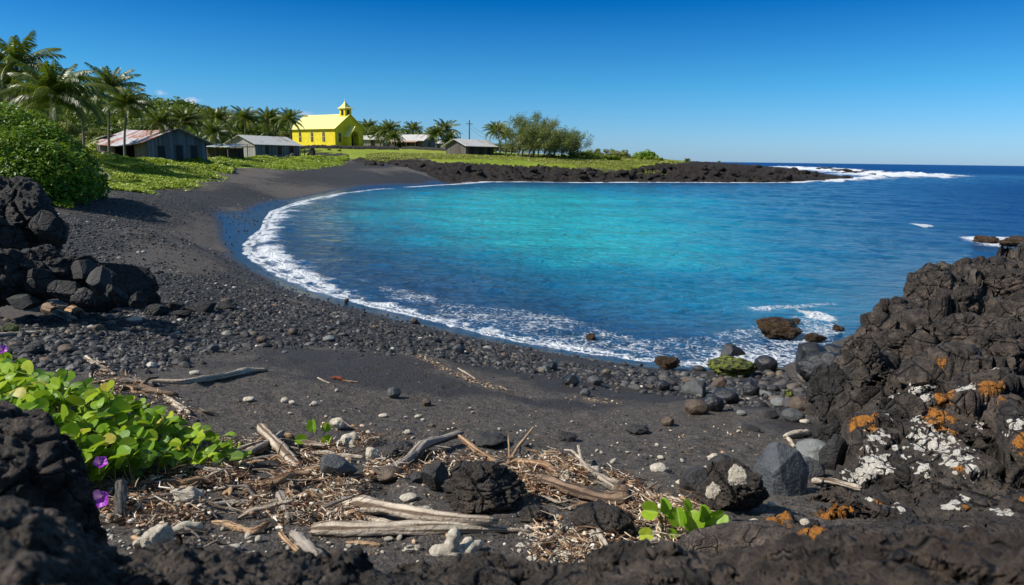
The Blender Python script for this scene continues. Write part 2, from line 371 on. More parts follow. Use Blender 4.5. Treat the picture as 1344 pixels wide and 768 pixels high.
def mat_lava(name='lava_rock', base=(0.018, 0.0155, 0.014), hi=(0.062, 0.054, 0.048), s=1.0, rust=0.25, bumpd=0.03, lichen=False, yellow=False, rough=0.72):
    t = NT_(name); n1 = t.noise(2.2*s, 7, 0.6); n2 = t.noise(17*s, 7, 0.68); n3 = t.noise(75*s, 5, 0.7)
    f = t.math('ADD', t.math('MULTIPLY', n1, 0.5), t.math('MULTIPLY', n2, 0.5))
    c = t.ramp(f, [(0.40, base), (0.5, tuple((a+b)/2*0.8 for a, b in zip(base, hi))), (0.60, hi)])
    c = t.mix(t.mr(t.noise(1.1*s, 5, 0.6), 0.52, 0.75, 0, rust), c, (0.12, 0.055, 0.028))
    c = t.mix(t.mr(n3, 0.56, 0.75, 0, 0.5), c, (0.15, 0.135, 0.12))
    v = t.vor(28*s, 'F1'); vc = t.vor(3.2*s, 'DISTANCE_TO_EDGE', t.n('ShaderNodeMix', {0: 0.12, 4: t.pos(), 5: t.noise(3*s, 3, col=True)}, data_type='VECTOR').outputs[1])
    pits = t.mr(v, 0.0, 0.35)
    h = t.math('ADD', t.math('MULTIPLY', n2, 1.6), t.math('MULTIPLY', n3, 0.6))
    h = t.math('ADD', h, t.math('MULTIPLY', n1, 2.0))
    h = t.math('ADD', h, t.math('MULTIPLY', pits, 0.22))
    h = t.math('ADD', h, t.math('MULTIPLY', t.mr(vc, 0, 0.05), 0.35))
    po = t.vor(46*s, 'F1', rnd=1.0); pmask = t.mr(t.noise(5*s, 3), .42, .55)
    pore = t.math('MULTIPLY', t.mr(po, .14, .26, 1, 0), pmask); c = t.mix(t.math('MULTIPLY', pore, .75), c, (0.004, 0.0035, 0.003))
    crack = t.mr(vc, 0.004, 0.022, 1, 0); c = t.mix(t.math('MULTIPLY', crack, t.mr(n1, .4, .55)), c, (0.003, 0.003, 0.003))
    h = t.math('SUBTRACT', h, t.math('ADD', t.math('MULTIPLY', pore, .5), t.math('MULTIPLY', crack, 1.2)))
    if lichen:
        w = t.attr('white'); o = t.attr('orange')
        wv = t.vor(27, 'F1', t.n('ShaderNodeMix', {0: 0.006, 4: t.pos(), 5: t.noise(40, 2, col=True)}, data_type='VECTOR').outputs[1])
        wm = t.math('MULTIPLY', t.mr(t.math('SUBTRACT', t.math('ADD', t.math('MULTIPLY', w, 0.60), t.math('MULTIPLY', t.math('SUBTRACT', t.noise(11, 4), 0.5), 0.35)), wv), -0.015, 0.015), t.mr(w, 0.05, 0.15))
        wc = t.mix(t.noise(130, 3), (0.42, 0.38, 0.31), (0.78, 0.74, 0.66))
        c = t.mix(wm, c, wc)
        on = t.noise(26, 5, 0.7)
        om = t.mr(t.math('ADD', t.math('ADD', t.math('MULTIPLY', o, 0.66), t.math('MULTIPLY', t.math('SUBTRACT', on, 0.5), 1.5)), t.math('MULTIPLY', t.math('SUBTRACT', t.noise(120, 3), 0.5), 0.9)), 0.40, 0.47)
        om = t.math('MULTIPLY', om, t.mr(o, 0.05, 0.2))
        oc = t.mix(t.noise(90, 3), (0.20, 0.062, 0.010), (0.56, 0.23, 0.025))
        c = t.mix(om, c, oc)
        h = t.math('ADD', h, t.math('ADD', t.math('MULTIPLY', wm, 0.14), t.math('MULTIPLY', om, 0.12)))
    if yellow:
        c = t.mix(t.mr(t.noise(7, 4), 0.5, 0.7, 0, 0.7), c, (0.16, 0.10, 0.02))
    return t.done(t.pr(c, rough, t.bump(h, 1.0, bumpd), 0.35))
def mat_stone():
    t = NT_('beach_stone'); r = t.n('ShaderNodeObjectInfo').outputs['Random']
    c = t.ramp(r, [(0.0, (0.013, 0.012, 0.012)), (0.45, (0.034, 0.032, 0.031)), (0.75, (0.068, 0.060, 0.053)), (0.9, (0.12, 0.085, 0.05)), (1.0, (0.10, 0.11, 0.11))])
    n = t.noise(14, 5); c = t.mix(t.mr(n, 0.4, 0.7, 0, 0.6), c, t.mix(0.5, c, (0.16, 0.15, 0.14)))
    return t.done(t.pr(c, 0.55, t.bump(t.noise(60, 4), 0.6, 0.006), 0.4))
def mat_solidstone(name, a, b, rough=0.6, sc=12):
    t = NT_(name); n = t.noise(sc, 6, 0.65)
    c = t.mix(t.mr(n, 0.3, 0.7), a, b)
    return t.done(t.pr(c, rough, t.bump(t.math('ADD', n, t.noise(sc*6, 4)), 0.8, 0.012), 0.35))
def mat_pebbles():
    t = NT_('pebble_mix'); r = t.attr('rnd')
    c = t.ramp(r, [(0.0, (0.010, 0.0095, 0.0095)), (0.45, (0.028, 0.027, 0.027)), (0.78, (0.058, 0.056, 0.056)), (0.92, (0.11, 0.105, 0.10)), (0.95, (0.14, 0.085, 0.05)), (0.985, (0.12, 0.11, 0.09)), (1.0, (0.5, 0.46, 0.4))])
    c = t.mix(t.mr(t.noise(60, 3), 0.4, 0.7, 0, 0.2), c, (0.10, 0.092, 0.085))
    return t.done(t.pr(c, 0.6, None, 0.25))
def mat_leaf(name, stops, trans=0.35, rough=0.45, spec=0.35):
    t = NT_(name); r = t.attr('rnd'); c = t.ramp(r, stops)
    c = t.mix(t.mr(t.noise(3, 3), 0.3, 0.7, 0, 0.25), c, stops[0][1])
    b = t.pr(c, rough, None, spec)
    tr = t.n('ShaderNodeBsdfTranslucent', {'Color': t.mix(0.5, c, (0.25, 0.35, 0.02), 'MIX')}).outputs[0]
    return t.done(t.n('ShaderNodeMixShader', {0: trans, 1: b, 2: tr}).outputs[0])
def mat_bark(name='palm_bark', a=(0.09, 0.075, 0.06), b=(0.22, 0.19, 0.16)):
    t = NT_(name); p = t.scl(t.pos(), 1, 1, 8); n = t.noise(2.5, 5, vec=p)
    return t.done(t.pr(t.mix(n, a, b), 0.85, t.bump(n, 0.8, 0.03), 0.2))
def mat_wood(name, a, b, dark=(0.05, 0.035, 0.022), gs=1.0):
    """weathered driftwood: the grain runs along the 'rnd' ring direction through a stretched object space"""
    t = NT_(name); n = t.noise(26*gs, 6, 0.65, dist=1.2); n2 = t.noise(5, 4)
    v = t.noise(70*gs, 4, 0.6, vec=t.scl(t.pos(), 0.25, 1, 1))
    g = t.attr('rnd'); c = t.mix(t.mr(t.math('ADD', t.math('MULTIPLY', n, .5), t.math('MULTIPLY', g, .5)), 0.3, 0.65), a, b); c = t.mix(t.mr(g, .42, .30, 0, .85), c, dark); c = t.mix(t.mr(v, 0.55, 0.75, 0, 0.6), c, dark); c = t.mix(t.mr(n2, 0.5, 0.75, 0, 0.4), c, dark)
    return t.done(t.pr(c, 0.8, t.bump(t.math('ADD', v, n), 1.0, 0.010), 0.2))
def mat_plain(name, col, rough=0.7, var=0.2, sc=3, spec=0.3, bumpd=0.0):
    t = NT_(name); n = t.noise(sc, 5)
    c = t.mix(t.mr(n, 0.3, 0.75, 0, var), col, tuple(x*0.45 for x in col))
    return t.done(t.pr(c, rough, t.bump(n, 0.5, bumpd) if bumpd else None, spec))
def mat_planks(name, a, b, w=0.22, vertical=True):
    t = NT_(name); p = t.pos(); sx = t.n('ShaderNodeSeparateXYZ', {'Vector': p})
    u = t.math('ADD', sx.outputs[0], sx.outputs[1])
    k = t.math('DIVIDE', u, w); fr_ = t.math('FRACT', k); idx = t.math('FLOOR', k)
    wn = t.n('ShaderNodeTexWhiteNoise', noise_dimensions='1D'); t.t.links.new(idx, wn.inputs['W'])
    c = t.mix(wn.outputs['Value'], a, b)
    c = t.mix(t.mr(t.noise(3, 5, vec=t.scl(p, 4, 4, 0.6)), 0.45, 0.75, 0, 0.6), c, tuple(x*0.4 for x in a))
    gap = t.mr(t.math('ABSOLUTE', t.math('SUBTRACT', fr_, 0.5)), 0.44, 0.49)
    c = t.mix(gap, c, (0.012, 0.011, 0.01))
    return t.done(t.pr(c, 0.85, t.bump(t.math('SUBTRACT', 1.0, gap), 0.8, 0.02), 0.2))
def mat_tin(name, clean, rust, amt):
    t = NT_(name); p = t.pos(); sx = t.n('ShaderNodeSeparateXYZ', {'Vector': p})
    sheet = t.math('FLOOR', t.math('DIVIDE', sx.outputs[0], 0.85)); sh2 = t.math('FLOOR', t.math('DIVIDE', sx.outputs[1], 2.3))
    wn = t.n('ShaderNodeTexWhiteNoise', noise_dimensions='2D'); t.t.links.new(t.n('ShaderNodeCombineXYZ', {0: sheet, 1: sh2}).outputs[0], wn.inputs['Vector'])
    n = t.noise(1.3, 6, 0.7)
    m = t.mr(t.math('ADD', t.math('MULTIPLY', wn.outputs['Value'], 0.9), t.math('MULTIPLY', t.math('SUBTRACT', n, 0.5), 1.6)), 1-amt-0.12, 1-amt+0.22)
    c = t.mix(m, clean, rust); c = t.mix(t.mr(t.noise(9, 4), 0.55, 0.75, 0, 0.4), c, tuple(x*0.5 for x in rust))
    wv = t.math('SINE', t.math('MULTIPLY', sx.outputs[0], 2*math.pi/0.15))
    return t.done(t.pr(c, 0.55, t.bump(wv, 0.7, 0.02), 0.4))
M = {}
M['ground'] = mat_ground(); M['grass'] = mat_grass()
M['lava'] = mat_lava('lava_rock', (0.021, 0.0165, 0.0135), (0.085, 0.068, 0.054)); M['headland'] = mat_lava('headland_lava', (0.007, 0.006, 0.0055), (0.095, 0.072, 0.056), 0.6, 0.45, 0.45)
M['outcrop'] = mat_lava('outcrop_lava', (0.013, 0.0100, 0.0082), (0.105, 0.082, 0.063), 1.0, 0.36, 0.03, lichen=True)
M['fore'] = mat_lava('clinker_lava', (0.010, 0.0085, 0.0075), (0.15, 0.115, 0.088), 2.2, 0.3, 0.03)
M['tide'] = mat_lava('weedy_lava', (0.02, 0.013, 0.008), (0.13, 0.075, 0.03), 3.0, 0.8, 0.03, rough=0.35)
M['wetrock'] = mat_solidstone('wet_basalt', (0.006, 0.006, 0.007), (0.035, 0.036, 0.04), 0.28)
M['stone'] = mat_stone(); M['pebble'] = mat_pebbles()
M['greystone'] = mat_solidstone('grey_basalt', (0.035, 0.037, 0.038), (0.095, 0.098, 0.098))
M['bluestone'] = mat_solidstone('blue_grey_basalt', (0.030, 0.033, 0.037), (0.082, 0.088, 0.095))
M['palestone'] = mat_solidstone('pale_grey_stone', (0.10, 0.105, 0.10), (0.20, 0.205, 0.195))
M['brownstone'] = mat_solidstone('brown_stone', (0.04, 0.029, 0.021), (0.13, 0.09, 0.06))
M['blackstone'] = mat_solidstone('black_basalt', (0.012, 0.0115, 0.011), (0.045, 0.042, 0.04), 0.7)
M['algae'] = mat_solidstone('green_algae', (0.012, 0.014, 0.006), (0.22, 0.26, 0.035), 0.6, 34)
def mat_algae():
    t = NT_('green_algae'); n = t.noise(16, 5, .7); n2 = t.noise(60, 4, .7)
    c = t.mix(t.mr(n2, .35, .65), (0.05, 0.07, 0.012), (0.24, 0.28, 0.035)); c = t.mix(t.mr(n, .44, .54, 1, 0), c, (0.018, 0.015, 0.012))
    return t.done(t.pr(c, .6, t.bump(t.math('ADD', n, n2), 1.0, .03), .3))
M['algae'] = mat_algae()
M['coral'] = mat_solidstone('bleached_coral', (0.34, 0.28, 0.20), (0.74, 0.68, 0.56), 0.8, 60)
# ================================================================== ground sheets
def blobs(poly, w, nz=0.0, q=GQ, n=None):
    s = sdf_poly(q, poly); return sstep(-w, w, s+(n if n is not None else 0)*nz)
WETP = poly_lp([(640,237),(540,243),(470,246),(430,250.5),(385,259),(335,271),(295,284),(280,297),(281,312),(292,330),(320,352),(360,377),(420,398),(480,414),(540,430),(640,450),(700,462),(760,471),(850,482),(1000,486),
                (1000,440),(640,400),(400,320),(420,280),(640,245)], 0.1)
wn_ = fbm(np.stack([GQ[:, 0]*9, GQ[:, 1]*9, GX*0], 1), 4, 77)
g_wet = sstep(-0.010, 0.014, sdf_poly(GQ, WETP)+wn_*0.012)
g_wet = np.maximum(g_wet, (GSD < 0)*1.0)*(1-m_lava)
DAMPP = poly_lp([(640,237,.3),(430,240,.8),(330,255,1),(270,275,1),(250,300,1),(255,330,.9),(330,370,.6),(420,405,.6),(520,440,.8),(600,490,1.2),(700,520,1.2),(820,545,1.1),(950,540,1),(1060,560,1.4),(1060,480,.2),(900,482,.1),(700,456,.1),(500,410,.1),(300,330,.1),(290,295,.1),(430,252,.1),(640,240,.1)])
g_damp = blobs(DAMPP, 0.07, 0.12, n=wn_)
DAMP2 = poly_lp([(330,460,1.3),(450,455,1.3),(560,475,1.4),(700,520,1.3),(850,530,1.1),(840,545,1.2),(700,535,1.35),(600,520,1.45),(480,500,1.6),(380,490,1.65),(300,480,1.6)])
g_damp = np.maximum(g_damp, 0.9*blobs(DAMP2, 0.05, 0.1, n=wn_))
PEBP = poly_lp([(-250,420,1.7),(0,415,1.65),(200,405,1.4),(200,345,1.2),(330,345,.5),(380,385,.5),(480,425,.6),(600,455,.6),(760,478,.4),(900,490,.3),(1060,500,.5),(1060,540,1.1),(900,530,.8),(760,500,.8),(650,490,1.1),(560,462,1.3),(450,452,1.3),(330,455,1.4),(200,475,1.6),(100,485,1.8),(-100,500,1.9)])
g_peb = blobs(PEBP, 0.05, 0.10, n=wn_)
PEB2 = poly_lp([(20,310,1.5),(40,268,1.65),(150,258,1.5),(250,240,1.4),(350,226,1.5),(500,216,2.0),(560,225,1.5),(480,231,1.2),(360,247,1.1),(280,268,1.0),(240,300,1.1),(200,325,1.3),(100,330,1.5)])
g_peb = np.maximum(g_peb, 1.0*blobs(PEB2, 0.07, 0.10, n=wn_))
GV = np.stack([GX, GY, GZ], 1)
ii = np.arange(NT-1)[:, None]*NR; jj = np.arange(NR-1)[None]
GF = np.stack([ii+jj, ii+NR+jj, ii+NR+jj+1, ii+jj+1], -1).reshape(-1, 4)[:, ::-1]
jw = np.arange(NR-1); GF = np.vstack([GF, np.stack([(NT-1)*NR+jw, jw, jw+1, (NT-1)*NR+jw+1], 1)[:, ::-1]])
fl = m_lava[GF].mean(1) > 0.5; fg = (~fl) & (m_green[GF].mean(1) > 0.5)
def submesh(name, mask, mat, attrs=None):
    F = GF[mask]; u, inv = np.unique(F, return_inverse=True)
    return mesh_np(name, GV[u], inv.reshape(-1, 4).astype(np.int64), mat, None, {k: a[u] for k, a in (attrs or {}).items()}, True)
o = submesh('ground', ~(fl | fg), M['ground'], {'wet': g_wet, 'damp': g_damp*(1-g_wet), 'peb': g_peb*(1-g_wet)})
# close the small hole under the viewpoint
setp(o, 'black sand and gravel beach curving round the bay', 'beach', kind='structure')
bm = MB(); c0 = np.array([[0, 0, g1(0, 0.5)]]); ring = GV.reshape(NT, NR, 3)[:, 0]
setp(submesh('grass_field', fg, M['grass']), 'sunlit yellow-green lawn and low growth behind the beach', 'lawn', kind='structure')
setp(submesh('lava_headland', fl, M['headland']), 'long flat black lava headland enclosing the far side of the bay', 'headland', kind='structure')

# ================================================================== sea
TS = np.concatenate([seg(-180, -42, 4), seg(-42, 58, 0.15), seg(58, 180, 4)])*math.pi/180
RS = np.concatenate([np.exp(seg(math.log(6), math.log(60), 0.0062)), np.exp(seg(math.log(60), math.log(700), 0.0085)), np.exp(seg(math.log(700), math.log(25000), 0.05))])
ns, nr = len(TS), len(RS); a_, b_ = np.meshgrid(TS, RS, indexing='ij')
SX = (b_*np.sin(a_)).ravel(); SY = (b_*np.cos(a_)).ravel(); SR = b_.ravel(); SQ = lp(SX, SY)
ssd = -sdf_poly(np.stack([SX, SY], 1), LAND)           # metres out to sea
S3 = np.stack([SX, SY, SX*0], 1)
q9 = fbm(np.stack([SQ[:, 0]*14, SQ[:, 1]*14, SX*0], 1), 4, 91)
TQ = poly_lp([(455,262),(520,250),(640,243),(800,243),(950,250),(1020,275),(1060,320),(1110,370),(1150,420),(1040,425),(900,415),(800,395),(700,372),(600,350),(530,325),(480,300),(450,280)])
turq = sstep(-0.16, 0.16, sdf_poly(SQ, TQ)+q9*0.04)
TC = poly_lp([(560,256),(700,250),(850,262),(900,300),(900,345),(760,345),(620,320),(540,285)])
bright = sstep(-0.16, 0.14, sdf_poly(SQ, TC)+q9*0.05)
DP = poly_lp([(1344,226),(1600,226),(1600,345),(1344,335),(1200,310),(1150,270),(1120,242),(1180,238),(1260,232)])
deep = sstep(-0.15, 0.3, sdf_poly(SQ, DP)); deep = np.maximum(deep, sstep(170, 420, SR))
# foam that laps the sand: thickness varies along the shore
FD = poly_lp([(640,239),(560,245),(500,249),(440,256),(395,266),(360,279),(352,290),(350,300),(329,317),(325,330),(340,345),(370,362),(420,384),(480,400),(540,413),(580,424),(640,440),(700,452),(760,462),(850,474),(900,482),
              (880,471),(760,456),(700,443),(640,430),(560,412),(500,395),(440,373),(400,350),(378,334),(368,320),(366,304),(376,292),(384,280),(420,264),(470,252.5),(520,247.5),(640,240.8)])
qf = fbm(np.stack([SQ[:, 0]*40, SQ[:, 1]*40, SX*0], 1), 4, 93)
foam = sstep(-0.02, 0.045, sdf_poly(SQ, FD)+0.012*q9+.016*qf)*np.clip(1.02+.35*qf, 0, 1.1)
foam = np.maximum(foam, sstep(.007, .001, np.abs(sdf_poly(SQ, np.array([lp(*p) for p in shore]+[lp(*p)*np.array([1, 1.001]) for p in shore[::-1]]))+.004+.006*qf))*np.clip(.7+.5*qf, 0, .9)*(SR < 80)*(SX < 3.4))
FL_ = poly_lp([(700,452),(850,474),(960,482),(1100,480),(1110,418),(1060,410),(1000,425),(930,440),(850,445),(780,425),(700,408),(600,396),(500,372),(420,345),(400,335),(500,396),(600,420)])
lace = 0.32*sstep(-0.02, 0.03, sdf_poly(SQ, FL_)+0.03*q9)
RK = poly_lp([(930,455),(1000,440),(1100,415),(1120,440),(1100,490),(900,486)]); lace = np.maximum(lace, 0.46*sstep(-0.01, 0.04, sdf_poly(SQ, RK)+0.04*q9))
EDGE = sstep(1.6, 0.0, ssd-0.6*q9)*(SR > 85)*(SX < 120)*0.9
SURF = poly_lp([(1010,218),(1060,219.5),(1110,222),(1190,227.5),(1283,231.3),(1283,233.2),(1200,236),(1110,239.5),(1050,240),(1040,241.4),(1130,233),(1080,226),(1010,222)])
sb = fbm(np.stack([SX*0.05, SY*0.018, SX*0], 1), 3, 95)
surf = sstep(-0.03, 0.05, sdf_poly(SQ, SURF)+0.03*sb)*np.clip(.75+1.1*fbm(np.stack([SX*.16, SY*.07, SX*0], 1), 4, 96), .15, 1)
RK2 = poly_lp([(1250,313),(1290,309),(1344,313),(1420,318),(1400,328),(1344,330),(1290,324),(1262,318)]); surf2 = 0.85*sstep(-0.01, 0.03, sdf_poly(SQ, RK2)+0.02*q9)
ST = poly_lp([(1192,294),(1215,295),(1226,298),(1212,299)]); st2 = 0.6*sstep(-0.004, 0.006, sdf_poly(SQ, ST)+0.004*q9)
EXT = poly_lp([(1045,408),(1075,410),(1100,418),(1090,424),(1060,418)]); st3 = 0.8*sstep(-0.008, 0.012, sdf_poly(SQ, EXT)+0.01*q9)
EX2 = poly_lp([(975,404),(1100,396),(1105,402),(990,412)]); st3 = np.maximum(st3, 0.42*sstep(-0.01, 0.015, sdf_poly(SQ, EX2)+0.01*q9))
foamA = np.clip(np.maximum.reduce([foam, lace, EDGE, surf, surf2, st2, st3]), 0, 1)
amp = np.interp(SR, [8, 20, 60, 200, 1000], [0.02, 0.035, 0.07, 0.12, 0.2])*sstep(0, 6, ssd)
dirn = np.array([0.55, 0.83]); ph = SX*dirn[0]+SY*dirn[1]+2.5*fbm(S3*0.05, 2, 98)
SZ = amp*(np.sin(ph*2*math.pi/7.5)*0.5+np.sin((ph+SX*0.3)*2*math.pi/3.1)*0.3)+amp*0.9*fbm(S3*0.55, 4, 99)
SZ += foam*0.10*(1+fbm(S3*3, 3, 101))*sstep(0, 0.8, ssd)
SZ += surf*np.maximum(0, 0.1+1.2*ridged(np.stack([SX*0.22, SY*0.09, SX*0], 1), 4, 103))*1.0 + surf2*0.15*(1+fbm(S3*0.9, 3, 104))
SZ += np.interp(SR, [8, 60, 95, 120], [.016, .034, .04, 0])*fbm(np.stack([SX*1.1+SY*.3, SY*1.9, SX*0], 1), 3, 97)*sstep(0, 3, ssd)
SZ += 0.02
i2 = np.arange(ns-1)[:, None]*nr; j2 = np.arange(nr-1)[None]
SF = np.stack([i2+j2, i2+nr+j2, i2+nr+j2+1, i2+j2+1], -1).reshape(-1, 4)[:, ::-1]
keep = (ssd[SF].max(1) > -(1.5+0.04*SR[SF].max(1))); SF = SF[keep]
u, inv = np.unique(SF, return_inverse=True)
def mat_sea():
    t = NT_('sea_water'); p = t.pos(); tq = t.attr('turq'); br = t.attr('bright'); dp = t.attr('deep'); fo = t.attr('foam')
    big = t.noise(0.09, 4, vec=t.scl(p, 0.5, 1.6, 1)); mid = t.noise(0.8, 5, vec=t.scl(p, 0.6, 1.3, 1))
    c = t.mix(tq, (0.008, 0.066, 0.17), (0.0, 0.165, 0.31)); c = t.mix(t.math('MULTIPLY', br, 0.9), c, (0.02, 0.42, 0.47))  # near-shore blue lifted: some of the sky's reflection is put into this colour
    c = t.mix(dp, c, (0.0, 0.042, 0.17))
    c = t.mix(t.mr(big, 0.48, 0.7, 0, 0.35), c, (0.0, 0.05, 0.10))
    c = t.mix(t.mr(mid, 0.5, 0.75, 0, 0.35), c, (0.0, 0.04, 0.09))
    geo = t.n('ShaderNodeCameraData')
    nz = t.noise(2.2, 6, 0.6, vec=t.scl(p, 1, 1.25, 1), dist=0.4); nz2 = t.noise(0.45, 4, 0.6, vec=t.scl(p, 0.8, 1.4, 1)); nz3 = t.noise(9, 3, 0.6)
    h = t.math('ADD', t.math('MULTIPLY', nz, 0.50), t.math('MULTIPLY', nz2, 1.0)); h = t.math('ADD', h, t.math('MULTIPLY', nz3, 0.09))
    # foam cover: solid where dense, lacy nets where thin
    w = t.n('ShaderNodeMix', {0: 0.35, 4: t.scl(p, 1, 1, 1), 5: t.noise(1.6, 4, col=True)}, data_type='VECTOR').outputs[1]
    e1 = t.vor(3.6, 'DISTANCE_TO_EDGE', w); e2 = t.vor(9.0, 'DISTANCE_TO_EDGE', w)
    net = t.math('MAXIMUM', t.mr(e1, 0.0, 0.12, 1, 0), t.math('MULTIPLY', t.mr(e2, 0.0, 0.2, 1, 0), 0.9))
    patch = t.noise(0.9, 5, 0.65)
    f1_ = t.math('ADD', t.math('MULTIPLY', net, 0.34), t.math('MULTIPLY', patch, 0.95))
    fm = t.mr(t.math('ADD', t.math('ADD', t.math('MULTIPLY', fo, 1.32), f1_), t.math('MULTIPLY', t.math('SUBTRACT', t.noise(12, 6, .8), 0.5), 1.7)), 1.08, 1.40)
    fm = t.math('MULTIPLY', fm, t.mr(fo, 0.02, 0.2))
    fc = t.mix(t.noise(8, 4), (0.45, 0.50, 0.55), (0.88, 0.89, 0.90))  # greyer mottling puts the shade inside the foam into its colour
    nrm = t.bump(h, 1.0, 0.85)
    water = t.pr(c, t.mr(dp, 0, 1, 0.10, 0.40), nrm, t.mr(dp, 0, 1, .36, .16), IOR=1.33)
    fb = t.pr(fc, 0.85, t.bump(t.math('ADD', t.noise(5, 6, .7), t.math('MULTIPLY', net, .4)), 1.0, 0.14), 0.2)
    return t.done(t.n('ShaderNodeMixShader', {0: fm, 1: water, 2: fb}).outputs[0])
M['sea'] = mat_sea()
sea = mesh_np('sea', np.stack([SX, SY, SZ], 1)[u], inv.reshape(-1, 4).astype(np.int64), M['sea'], None,
              {'turq': turq[u], 'bright': bright[u], 'deep': deep[u], 'foam': foamA[u]}, True)
setp(sea, 'turquoise and deep blue sea with white foam along the black beach', 'sea', kind='structure')

# ================================================================== right-hand lava outcrop
OC = [(1344,338,16),(1290,348,15),(1262,356,13.5),(1215,355,12),(1197,362,11.6),(1250,385,10.5),(1344,370,12),(1180,412,9.5),(1135,420,8.8),(1108,425,8.5),(1130,440,7.9),
 (1150,455,7.5),(1250,440,7.2),(1344,430,7),(1100,520,5.8),(1150,500,5.7),(1200,480,5.4),(1300,490,5),(1344,500,4.8),(1112,565,4.5),(1200,560,4.0),(1300,560,3.9),
 (1130,630,3.25),(1250,630,3.1),(1344,640,2.9),(1060,635,3.1),(1000,662,2.75),(1100,680,2.5),(1250,680,2.35),(1344,690,2.2),(1000,705,2.2),(950,708,2.2),(1100,722,1.8),(1250,722,1.7),
 (1450,360,15),(1450,450,7),(1450,600,3.5),(1500,345,18),(1600,500,5)]
OP = np.array([at_depth(*p) for p in OC]); OQ = lp(OP[:, 0], OP[:, 1]); OW = rbf_fit(OQ, OP[:, 2])
def xy(px, py, d): return at_depth(px, py, d)[:2]
OB = np.array([xy(925,712,2.15),xy(965,672,2.6),xy(1010,652,2.95),xy(1050,628,3.3),xy(1085,605,3.9),xy(1080,575,4.6),xy(1068,530,5.6),xy(1072,495,7.0),xy(1098,480,8.0),xy(1102,440,9.3),xy(1150,420,10.3),
               xy(1178,410,11.5),xy(1182,375,13.0),xy(1215,360,14.0),xy(1262,357,15.5),xy(1300,352,17.5),xy(1400,345,20),xy(1600,345,20),np.array([16.,4.]),np.array([7.,1.2]),np.array([2.2,0.9]),np.array([1.0,1.25])])
to = np.arange(9, 72, 0.085)*math.pi/180; ro = np.exp(np.arange(math.log(1.25), math.log(24), 0.0046))
n1_, n2_ = len(to), len(ro); a_, b_ = np.meshgrid(to, ro, indexing='ij'); ox = (b_*np.sin(a_)).ravel(); oy = (b_*np.cos(a_)).ravel(); orr = b_.ravel()
O3 = np.stack([ox, oy, ox*0], 1)
ed = sdf_poly(np.stack([ox, oy], 1), OB)
wrp = np.stack([fbm(O3*0.9, 3, 201), fbm(O3*0.9, 3, 202), ox*0], 1)*0.45
ed = ed+0.22*fbm(O3*1.3, 4, 205)*np.clip(orr/4, 0.25, 1.2)
zt = rbf_eval(OW, OQ, lp(ox, oy)); zg = gz(ox, oy)
f1, f2, cid, off = voro((O3+wrp)*np.array([0.85, 1.25, 1])+5, 211)
g1_, g2_, cid2, off2 = voro((O3+wrp*0.6)*2.6+9, 221)
crk = sstep(0.0, 0.06, f2-f1); crk2 = sstep(0.0, 0.07, g2_-g1_)
k1_, k2_, kc, koff = voro((O3+wrp*0.4)*6.5+1, 225); crk3 = sstep(0, .14, k2_-k1_)
tilt = off[:, 0]*(cid-0.5)+off[:, 1]*((cid*7.3) % 1-0.5)
sz = np.clip(orr/6, 0.35, 1.25)
disp = sz*(0.22*(cid-0.5)*crk+0.55*tilt-0.16*(1-crk)) + sz*(0.10*(cid2-0.5)*crk2+0.20*(off2[:, 0]*((cid2*5.1) % 1-.5)+off2[:, 1]*((cid2*9.7) % 1-.5))-0.06*(1-crk2))+sz*(.035*(kc-.5)*crk3-.018*(1-crk3)+.05*koff[:, 0]*(kc-.5))+0.05*fbm(O3*4.5, 4, 231)*sz
zo = zt+disp
edge_w = np.clip(orr*0.05, 0.10, 0.5)
s = sstep(-0.2, 1.0, ed/edge_w)
zo = np.where(ed < 0, zg-0.25, zg-0.25+(zo-zg+0.25)*s)
Zo = zo.reshape(n1_, n2_)
# push along the surface normal with 3-D noise so faces overhang and crumble
V = np.stack([ox, oy, zo], 1).reshape(n1_, n2_, 3)
def gridnormals(V):
    du = np.gradient(V, axis=0); dv = np.gradient(V, axis=1); N = np.cross(du, dv); N /= np.linalg.norm(N, axis=2)[..., None]+1e-9
    N *= np.sign(N[..., 2:3]+1e-9); return N
N = gridnormals(V).reshape(-1, 3); V = V.reshape(-1, 3)
dn = 0.030*fbm(V*np.array([2.6, 2.6, 3.4]), 5, 241, 0.6)*sz+0.016*ridged(V*9, 4, 243)+0.014*fbm(V*34, 4, 245, .7)*sstep(14, 5, orr)+.006*fbm(V*80, 2, 248)*sstep(7, 3, orr)
m1, m2, mc, mo = voro(V*np.array([1.5, 1.5, 2.6])+3+.5*fbm(V*1.1, 3, 250)[:, None], 251); p1_, p2_, pc_, po_ = voro(V*np.array([4.2, 4.2, 6.0])+7, 255)
dn += sz*(.15*(mc-.5)*sstep(0, .08, m2-m1)-.05*sstep(.08, 0, m2-m1)+.14*(mo[:, 0]*((mc*5.3) % 1-.5)+mo[:, 2]*((mc*9.1) % 1-.5)))+sz*(.025*(pc_-.5)-.016*sstep(.10, 0, p2_-p1_)+.03*po_[:, 2]*(pc_-.5))
strata = np.abs(((V[:, 2]+0.22*fbm(V*0.7, 3, 247)+0.07*V[:, 1]*0.5)*5.0) % 1-0.5)
dn += 0.035*strata*sstep(6.0, 9, orr)
V = V+N*dn[:, None]*sstep(-1.0, 0.3, ed/edge_w)[:, None]
VQ = lp(V[:, 0], V[:, 1])
def outcrop_hit_mask(px, py, rad):
    """photo point on the outcrop -> patch weight over its vertices, in real 3-D distance"""
    r = ray(px, py); r = r/np.linalg.norm(r); D = V-np.array([0, 0, CAMZ]); along = D @ r; perp = np.linalg.norm(D-along[:, None]*r, axis=1)
    cand = (perp < 0.01*along+0.01) & (ed > 0)
    if not cand.any(): return None
    k = np.argmin(np.where(cand, along, 1e9)); c = V[k]; w = rad*along[k]/FPX
    return c, w
